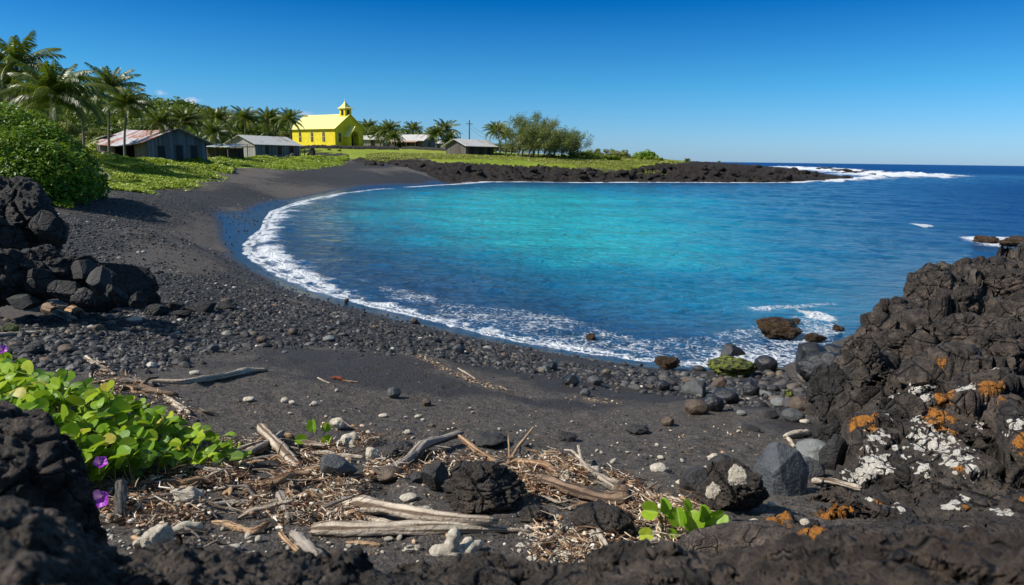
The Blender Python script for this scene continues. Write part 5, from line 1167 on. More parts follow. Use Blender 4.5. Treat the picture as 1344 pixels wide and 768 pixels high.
def bgtree(px, py, d, sc, k, label, group):
    top = at_depth(px, py, d)[2]; q = gpos(px, d); H = max(top-q[2], 2.5); s = H/9.0*sc
    root = empty('broadleaf_tree', q, random.uniform(0, 6.28)); setp(root, label, 'tree', group)
    c = bpy.data.objects.new('crown', protoc[k % 4]); COL.objects.link(c); c.parent = root; c.scale = (s*1.05, s*1.05, max(s, H/12)); c.location = (0, 0, H-3.6*max(s, H/12)*1.05)
    limbs(root, H*.8, 2.5*s, 700+k, 5, .2)
rs = random.Random(9)
row = [(-10,150,120),(8,155,100),(30,158,95),(55,162,92),(85,160,100),(110,158,105),(128,168,96),(95,178,84),(60,180,80),(25,182,80),(130,185,92),(150,163,120),(175,155,130),(190,158,120),(200,150,150),(180,172,112),(160,180,102)]
for i, (a, b, d) in enumerate(row): bgtree(a, b, d, .95, i, 'dense green tree in the thicket behind the left palms and shed', 'trees of the thicket behind the left palms')
row = [(215,146,165),(228,140,172),(243,138,178),(258,138,178),(272,141,175),(285,146,170),(298,150,165),(235,152,150),(262,152,150),(288,158,150),(205,152,160),(310,158,165),(222,160,135),(250,164,135),(300,168,135),(275,168,128)]
for i, (a, b, d) in enumerate(row): bgtree(a, b, d, 1.15, i, 'rounded green tree in the tall dome of trees behind the shed', 'trees of the dome behind the shed')
row = [(318,165,175),(332,168,185),(346,170,180),(362,168,190),(376,172,180),(392,172,200),(330,176,150),(352,178,155),(372,180,152),(312,180,145)]
for i, (a, b, d) in enumerate(row): bgtree(a, b, d, 1.1, i, 'green tree in the low tree line behind the grey cabin', 'trees of the tree line behind the grey cabin')
row = [(488,180,230),(503,178,220),(520,181,235),(534,178,230),(548,180,240),(556,178,235),(598,181,235),(563,183,225),(576,182,230),(592,183,240),(606,186,240),(622,186,235),(640,187,230),(655,187,225),(668,188,210),(478,184,220)]
for i, (a, b, d) in enumerate(row): bgtree(a, b, d, 1.6, i, 'low green tree in the distant line behind the cottages', 'trees of the distant line behind the cottages')
# far wooded slope reads as one mass
rs2 = np.random.default_rng(12); n = 420; th = rs2.uniform(-48, -8, n)*math.pi/180; r = rs2.uniform(190, 420, n); x, y = r*np.sin(th), r*np.cos(th); z = gz(x, y)
Vs, Fs, As, nv = [], [], [], 0
cm_ = protoc[1]; cv = np.empty(len(cm_.vertices)*3, np.float32); cm_.vertices.foreach_get('co', cv); cv = cv.reshape(-1, 4, 3)
for k in range(n):
    sel = rs2.integers(0, len(cv), 420); s = rs2.uniform(.8, 1.3); q = cv[sel].copy(); cen = q.mean(1, keepdims=True); q = (cen+(q-cen)*1.9)*s+np.array([x[k], y[k], z[k]+1.5])
    Vs.append(q.reshape(-1, 3)); Fs.append(np.arange(len(sel)*4).reshape(-1, 4)+nv); nv += len(sel)*4; As.append(np.repeat(np.clip(rs2.uniform(0, .6)+rs2.uniform(0, .4, len(sel)), 0, 1), 4))
setp(mesh_np('far_woods', np.vstack(Vs), np.vstack(Fs), M['leafdark'], None, {'rnd': np.concatenate(As)}), 'wooded slope far behind the village, one green mass', 'woods', kind='stuff')
# ironwood grove: leaning feathery crowns, open below
for i, (px, pyt, d, w_) in enumerate([(676,158,140,4.2),(690,155,143,4.6),(704,157,139,4.2),(718,161,144,4.4),(731,166,140,4.0),(742,172,143,3.6),(752,178,140,3.2),(697,168,136,3.8),(725,172,136,3.4),(684,171,137,3.4),(711,170,147,4.0)]):
    q = gpos(px-5, d); top = at_depth(px, pyt+random.uniform(-7, 4), d)[2]; H = top-q[2]; root = empty('ironwood_tree', q); setp(root, 'windswept ironwood tree leaning right in the grove on the headland', 'tree', 'windswept ironwoods on the headland')
    rsn = np.random.default_rng(800+i); m = MB(); t = np.linspace(0, 1, 8)
    for s_ in range(3):
        ox_ = rsn.uniform(-.5, .5); m.tube(np.stack([ox_*t+t**1.4*H*rsn.uniform(.1, .4), rsn.uniform(-.6, .6)*t*2, -.3+t*H*.85], 1), (.17-.04*s_)*(1-.75*t), 6)
    m.build('trunk', M['branch'], root, True)
    P, A = [], []
    for c in range(38):
        u = rsn.uniform(0, 1); zc = H*(.28+.72*u); spread = w_*.62*math.sin(math.pi*min(1, .18+.75*(1-u)+.05))**.7
        cx_ = rsn.normal()*spread*.75+zc*.24; cy_ = rsn.normal()*spread*.7; cz_ = zc-abs(cx_-zc*.2)*.22
        k = 95; e = rsn.normal(size=(k, 3))*np.array([.42, .40, .40]); e[:, 2] += .5*e[:, 0]; P.append(np.array([cx_, cy_, cz_])+e); A.append(np.clip(rsn.uniform(0, .7)+rsn.uniform(0, .3, k), 0, 1))
    P = np.vstack(P); A = np.concatenate(A); n = len(P)
    D_ = np.stack([rsn.normal(.55, .35, n), rsn.normal(0, .4, n), rsn.normal(.25, .45, n)], 1); D_ /= np.linalg.norm(D_, axis=1)[:, None]; Wd = np.cross(D_, rsn.normal(size=(n, 3))); Wd /= np.linalg.norm(Wd, axis=1)[:, None]
    l = rsn.uniform(.22, .5, n)[:, None]; wdt = .035
    V = np.stack([P-Wd*wdt, P+Wd*wdt, P+D_*l+Wd*wdt*.4, P+D_*l-Wd*wdt*.4], 1).reshape(-1, 3)
    mesh_np('crown', V, np.arange(n*4).reshape(-1, 4), M['ironwood'], root, {'rnd': np.repeat(A, 4)})
# bushes on the headland
def bush(px, d, sx, sz, seed, mat, label, ncl=30, nl=150, leaf=.16, group=None):
    q = gpos(px, d, -.1); root = empty('bush', q); setp(root, label, 'bush', group)
    crown_mesh('foliage', seed, (sx, sx*.8, sz), ncl, nl, leaf, mat, root, hexa=False)
    m = MB(); rsn = np.random.default_rng(seed)
    for k in range(7):
        a = rsn.uniform(0, 6.28); t = np.linspace(0, 1, 5)[:, None]; m.tube(np.array([math.cos(a)*sx*.6, math.sin(a)*sx*.6, sz*.75])*t-np.array([0, 0, .2]), .05*(1-.7*t[:, 0]), 5)
    m.build('stem', M['branch'], root)
bush(765, 146, 4.2, 1.6, 901, M['cover'], 'low bright green mound of shrubs right under the last windswept tree')
bush(788, 150, 4.5, 2.2, 902, M['leafolive'], 'taller olive mound of shrubs in the middle of the headland')
bush(812, 150, 3.6, 1.9, 903, M['leafolive'], 'rounded olive shrub sloping to the right on the headland')
bush(800, 144, 3.2, 1.3, 904, M['cover'], 'bright green shrub in front of the olive mounds on the headland')
bush(780, 142, 3.6, 1.2, 905, M['cover'], 'yellow-green low shrub at the left front of the headland mounds')
bush(848, 149, 2.6, 2.0, 906, M['naupaka'], 'separate pointed green bush near the end of the headland greenery', leaf=.2)
bush(838, 146, 2.2, .9, 907, M['cover'], 'low pale green shrub at the left foot of the pointed bush')
bush(858, 147, 2.2, .9, 908, M['cover'], 'low pale green shrub at the right foot of the pointed bush')
for i, (px, d) in enumerate([(665, 139), (685, 140), (705, 141), (722, 141), (738, 141)]): bush(px, d, 2.6, .8, 910+i, M['leafdark'], 'dark low shrub at the feet of the windswept trees', 14, 90, group='undershrubs of the windswept grove')
for i, (px, d, s) in enumerate([(360, 119, .8), (372, 118, .9), (379, 119, .8), (432, 152, .5), (446, 150, .5)]): bush(px, d, s, s, 930+i, M['leafdark'], 'small dark shrub by a wall of the cabin or church', 8, 70, .1, group='small shrubs by walls')
for i, (px, d, s, h_) in enumerate([(335,119,1.2,.5),(225,76,1.8,.6),(200,76,1.6,.6),(312,104,1.5,.6),(262,84,1.0,.8)]): bush(px, d, s, h_, 940+i, M['naupaka'], 'rounded green shrub low before the shed and cabin walls', 12, 120, .12, group='green shrubs before the village walls')
# ---- the big bush at the left: clumps set round its real volume
def bigbush(name, pts, label, seed, leaf, mat, nl):
    rs = np.random.default_rng(seed); base = np.array(at_depth(*pts[0][:3])); base[2] = g1(base[0], base[1]); root = empty(name, base); setp(root, label, 'bush')
    PP, NN, AA = [], [], []; m = MB()
    for px, py, d, rd in pts:
        c = at_depth(px, py, d)-base; n = int(nl*rd*rd)
        e = rs.normal(size=(n, 3)); e /= np.linalg.norm(e, axis=1)[:, None]; rr = 1-rs.random(n)**2*.45; lump = 1+.22*fbm(e*2.2+c, 3, seed)
        P = c+e*(rr*lump*rd)[:, None]; PP.append(P); NN.append(e+np.array([-.15, 0, .5])); AA.append(np.clip(.15+.5*rs.random(n)+.3*fbm(P*1.4, 2, 9), 0, 1))
        t = np.linspace(0, 1, 6)[:, None]; s0 = np.array([c[0]*.7, c[1]*.7, -.2]); m.tube(s0+(c-s0)*t, .06*(1-.6*t[:, 0]), 6)
    P = np.vstack(PP); ok = P[:, 2]+base[2] > gz(P[:, 0]+base[0], P[:, 1]+base[1])+.02; P = P[ok]; Nn = np.vstack(NN)[ok]; A = np.concatenate(AA)[ok]
    V, F, q = leafcloud(P, Nn, leaf*rs.uniform(.6, 1.2, len(P)), rs, .5, True); mesh_np('foliage', V, F, mat, root, {'rnd': np.repeat(A, q)}); m.build('stem', M['branch'], root)
bigbush('naupaka_bush', [(20,215,27,1.4),(-40,190,29,1.9),(10,180,29,1.3),(40,172,30,.9),(-60,240,26,1.5),(45,205,28,1.2),(62,188,29,.9),(30,240,26,1.1),(70,225,27,1.2),(85,205,29,.9),(95,238,28,1.0),(105,220,30,.75),(118,236,31,.75),(60,250,26.5,.8),(126,248,31,.55),(12,160,30,.5),(52,184,29,.7),(-10,250,25.5,1.0),(-120,210,30,2.2)],
        'large rounded glossy green bush filling the left edge behind the boulders', 41, .082, M['naupaka'], 1700)
# ---- ground cover (stuff)
def cover(n, poly_px, z, leaf, seed, hgt, label, mat, name='ground_cover'):
    rs = np.random.default_rng(seed); pq = poly_lp(poly_px, z) if isinstance(poly_px, list) else poly_px; lo, hi = pq.min(0), pq.max(0); Q = rs.uniform(lo, hi, (n*3, 2)); Q = Q[sdf_poly(Q, pq)+0.012*rs.normal(size=len(Q))+0.07*fbm(np.stack([Q[:, 0]*16, Q[:, 1]*16, Q[:, 0]*0], 1), 4, seed) > 0.0][:n]
    r = np.exp(Q[:, 1]); x, y = r*np.sin(Q[:, 0]), r*np.cos(Q[:, 0]); b = fbm(np.stack([x*.35, y*.35, x*0], 1), 4, seed); z_ = gz(x, y)
    h = np.clip(hgt*(.45+1.1*b)*rs.uniform(.3, 1, len(x)), .02, None)*np.clip(r/60, .6, 2)
    P = np.stack([x, y, z_+h], 1); Nn = np.tile([-.1, -.3, 1.0], (len(P), 1)); s = leaf*np.clip(r/50, .6, 3)*rs.uniform(.6, 1.3, len(P))
    V, F, q = leafcloud(P, Nn, s, rs, .6); A = np.clip(.5+.5*b+rs.uniform(-.35, .35, len(P)), 0, 1)
    setp(mesh_np(name, V, F, mat, None, {'rnd': np.repeat(A, q)}), label, 'ground cover', kind='stuff')
CV = np.array([lp(*wd(px, d)) for px, d in [(100,36),(150,37.5),(178,43),(215,50.5),(250,60),(285,72),(305,82),(290,90),(200,82),(130,70),(60,60),(60,40)]])
cover(90000, CV, 0, .10, 51, .45, 'carpet of bright green creeping leaves below the shed', M['cover'])
CV2 = np.array([lp(*wd(px, d)) for px, d in [(278,80),(310,84),(345,88),(400,92),(430,104),(452,114),(456,122),(345,122),(290,105),(262,90)]])
cover(52000, CV2, 0, .07, 52, .32, 'carpet of bright green creeping leaves below the grey cabin', M['cover'])
CV3 = np.array([lp(*wd(px, d)) for px, d in [(-60,23.5),(0,24.5),(40,26),(62,27.5),(90,31),(60,33),(0,29),(-100,28)]])
cover(22000, CV3, 0, .09, 53, .5, 'patch of low green creeper at the foot of the large bush', M['cover'])
CV4 = np.array([lp(*wd(px, d)) for px, d in [(480,118),(540,117),(600,119),(640,122),(740,127),(820,131),(880,146),(905,158),(850,160),(740,155),(660,150),(600,135),(500,130)]])
cover(50000, CV4, 0, .06, 54, .12, 'tufted yellow-green grass along the top edge of the lava', mat_leaf('grass_tuft', [(0, (0.14, 0.17, 0.02)), (1, (0.33, 0.32, 0.06))], .3), 'grass_tufts')
# ================================================================== driftwood
M['wpale'] = mat_wood('bleached_wood', (0.24, 0.19, 0.14), (0.54, 0.46, 0.36), (0.10, 0.065, 0.04))
M['wgrey'] = mat_wood('grey_wood', (0.17, 0.14, 0.115), (0.36, 0.31, 0.26), (0.06, 0.043, 0.032))
M['wtan'] = mat_wood('tan_wood', (0.24, 0.14, 0.075), (0.46, 0.31, 0.18), (0.10, 0.05, 0.03))
M['wbrown'] = mat_wood('brown_wood', (0.11, 0.07, 0.045), (0.26, 0.18, 0.12), (0.04, 0.025, 0.018))
M['wdark'] = mat_wood('dark_wood', (0.035, 0.03, 0.028), (0.11, 0.10, 0.09), (0.015, 0.013, 0.012))
def polyline(P, n):
    P = np.asarray(P, float); d = np.concatenate([[0], np.cumsum(np.linalg.norm(np.diff(P, axis=0), axis=1))]); t = np.linspace(0, d[-1], n)
    Q = np.stack([np.interp(t, d, P[:, k]) for k in range(3)], 1)
    for _ in range(3): Q[1:-1] = (Q[:-2]+2*Q[1:-1]+Q[2:])/4
    return Q, t/d[-1]
def gnarl(P, rad, seed, mb, n=24, knob=.18, kn=9.0):
    """irregular limb: ring radii vary round and along, with small knots and flattened flanks"""
    rs = np.random.default_rng(seed); L = np.linalg.norm(np.diff(P, axis=0), axis=1).sum(); m = max(10, int(L/ (rad.mean()*1.1)))
    m = min(m, 70); Q, t = polyline(P, m); r = np.interp(t, np.linspace(0, 1, len(rad)), rad)
    r = r*(1+.10*np.sin(t*rs.uniform(8, 20)+rs.uniform(0, 6)))
    T = np.gradient(Q, axis=0); T /= np.linalg.norm(T, axis=1)[:, None]; up = np.array([0, 0, 1.0]) if abs(T[0, 2]) < .8 else np.array([1.0, 0, 0])
    X = np.cross(T, up); X /= np.linalg.norm(X, axis=1)[:, None]; Y = np.cross(X, T); an = np.linspace(0, 2*math.pi, n, endpoint=False)
    AN, TT = np.meshgrid(an, t, indexing='xy'); s = rs.uniform(-40, 40)
    nz = fbm(np.stack([np.cos(AN).ravel()*1.1+s, np.sin(AN).ravel()*1.1, TT.ravel()*kn], 1), 4, seed).reshape(AN.shape)
    gr = fbm(np.stack([np.cos(AN).ravel()*5+s, np.sin(AN).ravel()*5, TT.ravel()*2.0], 1), 2, seed+5).reshape(AN.shape)
    rr = r[:, None]*(1+knob*2*nz+.12*gr)*(1+knob*.9*fbm(np.stack([np.cos(AN).ravel()*2.6+s, np.sin(AN).ravel()*2.6, TT.ravel()*kn*3.2], 1), 4, seed+9, .6).reshape(AN.shape)); V = Q[:, None]+rr[..., None]*(np.cos(AN)[..., None]*X[:, None]+np.sin(AN)[..., None]*Y[:, None])
    for e, sg in ((0, -1), (-1, 1)): V[e] = Q[e]+(V[e]-Q[e])*.55+T[e]*sg*r[e]*(rs.uniform(.1, .9, n)[:, None])
    V = V.reshape(-1, 3); i = np.arange(m-1)[:, None]*n; j = np.arange(n)[None]; k = (j+1) % n
    b = mb.n; V = np.vstack([V, Q[0], Q[-1]]); ga = .5+.9*fbm(np.stack([np.cos(AN).ravel()*6+s, np.sin(AN).ravel()*6, TT.ravel()*1.6], 1), 3, seed+11, .7); mb.add(V, np.stack([i+j, i+k, i+n+k, i+n+j], -1).reshape(-1, 4), np.concatenate([ga, [.3, .3]])); q = np.arange(n); q2 = (q+1) % n
    mb.f3.append(np.stack([np.full(n, m*n), q2, q], 1)+b); mb.f3.append(np.stack([np.full(n, m*n+1), (m-1)*n+q, (m-1)*n+q2], 1)+b)
def drift(label, pts, rpx, mat, seed, extra=(), lift=None, name='driftwood', knob=.18, onto=hit_top):
    def world(pts, rpx, lift):
        P = []; Rr = []
        for i, (px, py) in enumerate(pts):
            h = onto(px, py); k = math.hypot(math.hypot(h[0], h[1]), CAMZ-h[2])/FPX; r = rpx[min(i, len(rpx)-1)]*k; P.append(h+np.array([0, 0, r*.75+(lift[i] if lift else 0)])); Rr.append(r)
        return np.array(P), np.array(Rr)
    P, r = world(pts, rpx, lift); c = P.mean(0); mb = MB(); gnarl(P-c, r, seed, mb, knob=knob)
    for j, (p2, r2, l2) in enumerate(extra):
        P2, q2 = world(p2, r2, l2); gnarl(P2-c, q2, seed+31+j, mb, 10, knob)
    return setp(mb.build(name, mat, None, True, c), label, 'driftwood')
drift('long thick bleached log lying across the middle foreground', [(414,703),(470,703),(540,702),(610,700),(660,699),(698,699)], [8.5,10,10,9,5,1.6], M['wpale'], 1)
drift('bleached forked branch lying behind the long thick log and joining it at an angle', [(468,676),(505,682),(550,692),(600,697),(650,698)], [10,9,8.5,8,6], M['wpale'], 2, [([(480,684),(520,694),(555,699)], [5,4,3], None), ([(470,678),(452,668),(440,662)], [8,6,3], [0,.02,.03])], [.02,.03,.03,.03,.03])
drift('straight pale weathered stick slanting down right beside the green seedling', [(343,575),(365,596),(393,620)], [5.5,6.5,6], M['wpale'], 3, lift=[.05,.03,0.0])
drift('thick stubby pale stick pointing at the viewer left of the long log', [(384,706),(402,722),(420,742)], [6,7.5,8], M['wgrey'], 4)
drift('short upright-leaning grey brown stick above the stubby one', [(368,660),(374,672),(382,688)], [5,6,5], M['wgrey'], 5, lift=[.03,.01,0])
drift('slim brown stick beside the stubby pale one', [(368,702),(376,712),(395,730)], [2.6,3,3], M['wtan'], 6)
drift('twisted grey brown branch rising to the right below the bare sand', [(478,622),(515,620),(540,612),(556,596),(580,590),(606,582)], [3,5.5,7,7,6,3.5], M['wgrey'], 7, lift=[0,0,.02,.03,.04,.06])
drift('smooth orange brown stick running down right from the twisted branch', [(602,586),(625,600),(652,614)], [2.5,3.6,3.6], M['wtan'], 8, lift=[.06,.03,.01])
drift('long tan branch curving right through the brown litter', [(640,620),(680,614),(715,618),(747,632)], [2.6,4.5,4.5,3], M['wtan'], 9, [([(662,618),(680,600),(700,585)], [2.6,2,1], [0,.06,.12]), ([(668,617),(668,600),(667,588)], [1.6,1.2,.8], [0,.05,.09])], [.0,.02,.02,.0])
drift('heavy rough brown branch ending in a shaggy root burl', [(688,632),(720,645),(760,660),(800,670),(822,668)], [4,6,7,8,9], M['wbrown'], 10, [([(812,664),(822,655),(836,658)], [9,7,3], [.02,.03,.02]), ([(815,672),(828,678),(838,690)], [7,5,2], None), ([(806,662),(815,648),(822,645)], [5,3,2], [.03,.05,.05])], [.01,.03,.03,.02,.03], knob=.3)
drift('thin pale branching twig standing over the brown litter', [(758,604),(763,620),(780,632),(806,646)], [2,2.6,3,2.5], M['wpale'], 11, [([(762,618),(750,608),(740,606)], [2,1.6,1.2], [.06,.07,.07])], [.08,.05,.03,.01])
drift('flat pale driftwood slat between the litter and the seedlings', [(828,640),(845,648),(862,660)], [4,5,4], M['wpale'], 12)
drift('short cream coloured slat right beside the flat pale slat', [(862,656),(880,660),(898,664)], [4,5,3], M['wpale'], 13)
drift('pale smooth stick lying on the lava ledge among orange lichen', [(1068,634),(1095,638),(1128,645)], [3.5,4,3.5], M['wpale'], 14)
drift('broken pale stick piece on sand at the foot of the outcrop', [(1030,577),(1045,574),(1062,571)], [4,5,3.5], M['wpale'], 15, [([(1034,578),(1038,584),(1042,588)], [3,3,2], None)])
drift('long two-toned pale stick lying alone on dark sand above the creeper', [(196,502),(240,505),(268,502),(300,497),(328,490),(350,488)], [2,3.4,4,4.4,4,2.6], M['wpale'], 16)
drift('thin forked pale stick at the top of the creeper', [(112,472),(130,484),(152,494)], [2.6,3,2.5], M['wpale'], 17, [([(125,481),(118,494),(120,500)], [2,1.5,1], None)])
drift('thin pale stick half buried in gravel at the left edge', [(-10,443),(25,441),(62,438)], [2,2.5,1.8], M['wpale'], 18)
drift('slim white stick right above the end of the creeper', [(216,524),(232,535),(250,546)], [3,3.5,3], M['wpale'], 19)
drift('tangled brown branch at the upper right rim of the creeper', [(150,512),(185,514),(215,520),(232,522)], [3,4.5,4,3], M['wbrown'], 20, [([(185,514),(195,506),(208,505)], [2.5,2,1.4], [.02,.04,.05])])
drift('weathered grey root below the tangled brown branch', [(150,500),(180,504),(212,508)], [2.5,3,2], M['wgrey'], 21)
drift('orange plank piece lying at the foot of the left boulder pile', [(72,410),(90,412),(108,414)], [4,5.5,4], M['wtan'], 22)
drift('pale broken board under the orange plank piece', [(70,412),(84,417),(97,420)], [3.5,5,4], M['wpale'], 23, lift=[0,-.03,-.03])
drift('rounded brown log end left of the orange plank piece', [(55,408),(64,411),(74,413)], [5,6,4.5], M['wbrown'], 24)
drift('short straight pale stick on bare sand right of the boulder pile', [(85,340),(104,341),(124,345)], [2.6,2,2], M['wpale'], 25)
drift('small pale stick on the far left upper beach', [(60,284),(66,287),(72,290)], [1.2,1.6,1.2], M['wtan'], 26)
drift('pale curved stick leaning beside shells at the bottom', [(784,718),(792,730),(806,750)], [3,4.5,4.5], M['wpale'], 27, lift=[.06,.04,.02])
drift('dark upright charred stick stub among litter right of the purple flower', [(158,688),(160,676),(162,660)], [6,6,5], M['wdark'], 28, lift=[0,.04,.09])
drift('pale stick lying level right of the dark charred stub', [(208,684),(240,680),(275,674)], [2.5,3.2,2.5], M['wpale'], 29)
drift('long pale root winding right from the creeper shade', [(262,668),(300,664),(335,664),(368,668)], [3,4,4,3], M['wgrey'], 30)
drift('thick brown stick lying at the lower edge of the creeper', [(110,650),(140,642),(172,634)], [4,5.5,4.5], M['wbrown'], 31)
drift('thin tan stick leaning over the brown stick under the creeper', [(152,648),(175,652),(190,656)], [2.2,2.6,2], M['wtan'], 32)
drift('crooked tan stick in the lower litter', [(280,688),(300,692),(322,700)], [3,4,3.5], M['wtan'], 33, [([(318,698),(335,703),(352,692)], [3.5,4.5,3], [0,0,.01])])
drift('orange tan stick on sand at the lower left', [(174,708),(188,712),(205,719)], [2.5,3.2,2.6], M['wtan'], 34)
drift('dark grey smooth stick lying right of the creeper end', [(290,625),(320,620),(352,614),(372,614)], [4,5.5,5.5,4], M['wdark'], 35)
drift('pale stick crossing under the dark grey smooth stick', [(292,605),(330,600),(350,592),(372,578)], [3.5,5,4.5,3.5], M['wgrey'], 36, lift=[0,.01,.02,.04])
drift('tan branch end right behind the pale slanting stick', [(335,585),(352,578),(372,574),(384,576)], [3,4,4,3], M['wtan'], 37)
drift('pale splintered stick left of the long bleached log', [(330,662),(372,664),(404,668)], [3,4.5,3.5], M['wpale'], 38)
drift('brown stick lying along the bottom centre beyond the ledge', [(455,714),(480,716),(500,718)], [2,3,2.2], M['wtan'], 39)
drift('slim stick lying flat on the low lava rock by the seedlings', [(745,706),(790,706),(835,712)], [2.4,3.6,3], M['wbrown'], 40)
drift('pale twig with three prongs at the lower right litter', [(808,722),(840,718),(870,712)], [2.5,3.4,3], M['wgrey'], 41, [([(808,722),(800,716),(812,712)], [2,1.8,1.2], None)])
drift('faint straw coloured twig on the bare sand, left part', [(417,497),(425,501),(433,504)], [.9,1,.8], M['wpale'], 42)
drift('thin straw coloured twig beside the red brown seed head', [(450,500),(460,502),(470,503)], [.8,1,.8], M['wtan'], 43)
drift('red brown dry seed head lying on bare sand', [(436,498),(443,498),(452,500)], [1.4,2.6,1.5], mat_plain('red_brown_husk', (0.13, 0.03, 0.015), .8), 44)
drift('thin white twig at the end of the orange debris line', [(601,484),(612,491),(624,498)], [.9,1.2,.9], M['wpale'], 45)
drift('orange brown flat splinter at the left end of the thin debris', [(185,506),(191,509),(197,511)], [2,3,2], M['wtan'], 46)
drift('grey lichened tree trunk half buried between seedlings and the ledge', [(800,752),(850,742),(905,730),(965,722),(1030,724)], [5,14,24,26,20], mat_lava('weathered_trunk', (0.06, 0.047, 0.038), (0.26, 0.20, 0.155), 2.6, 0.4, 0.035), 47, [([(850,740),(815,732),(790,736)], [8,5,3], None), ([(850,744),(810,742),(778,748)], [6,4,2.5], None)], [-.02,-.03,-.05,-.04,-.02], knob=.12)
# smaller sticks, individually, sharing a few shapes
sp_ = []
for k in range(12):
    rs = np.random.default_rng(60+k); n = 5; t = np.linspace(-.5, .5, n); P = np.stack([t, rs.normal(0, .06, n), rs.normal(0, .03, n)], 1)*1.0; mb = MB()
    gnarl(P, np.array([.5, .9, 1, .8, .4])*rs.uniform(.024, .06), 90+k, mb, 7)
    if k % 3 == 0: gnarl(np.stack([P[2], P[2]+[.1, .14, .06], P[2]+[.22, .24, .08]]), np.array([.02, .015, .008]), 190+k, mb, 6)
    sp_.append(mb.build('stick', [M['wpale'], M['wtan'], M['wpale'], M['wgrey']][k % 4], None, True))
def scatter_sticks(n, poly, l0, l1, label, group, seed):
    rs = random.Random(seed); P = np.array(poly, float); x0, y0 = P.min(0); x1, y1 = P.max(0); c = 0
    while c < n:
        px, py = rs.uniform(x0, x1), rs.uniform(y0, y1)
        if sdf_poly(np.array([[px, py]]), P)[0] < 0: continue
        h = hit(px, py); s_ = rs.uniform(l0, l1)*math.hypot(h[0], h[1])/FPX; o = sp_[rs.randrange(12)].copy(); COL.objects.link(o)
        o.location = (h[0], h[1], h[2]+.008+rs.random()**2*.04); o.scale = (s_, s_*rs.uniform(.7, 1.3), s_*rs.uniform(.7, 1.3)); o.rotation_euler = (rs.uniform(0, 6), rs.uniform(-.25, .25), rs.uniform(-.7, .7)+(1.57 if rs.random() < .15 else 0)); setp(o, label, 'stick', group); c += 1
scatter_sticks(75, [(240,600),(330,575),(440,590),(480,640),(460,690),(330,680),(230,660)], 26, 84, 'thin stick tangled in the brown litter left of the grey pyramid stone', 'sticks in the left litter heap', 1)
scatter_sticks(75, [(600,612),(700,596),(780,612),(850,650),(930,670),(900,700),(800,690),(700,650),(640,650)], 22, 70, 'thin stick tangled in the brown litter around the root burl', 'sticks in the right litter heap', 2)
scatter_sticks(30, [(120,650),(240,640),(300,690),(400,720),(330,735),(200,715),(120,690)], 14, 40, 'thin stick lying on dark sand at the lower left', 'sticks at the lower left', 3)
scatter_sticks(16, [(120,470),(240,520),(300,560),(230,560),(140,510)], 16, 42, 'thin stick along the upper rim of the creeper', 'sticks along the creeper rim', 4)
scatter_sticks(14, [(690,700),(800,700),(850,730),(760,740),(690,730)], 10, 26, 'short twig among white shell bits at the bottom', 'twigs by the shell bits', 5)
for o in sp_: bpy.data.objects.remove(o)
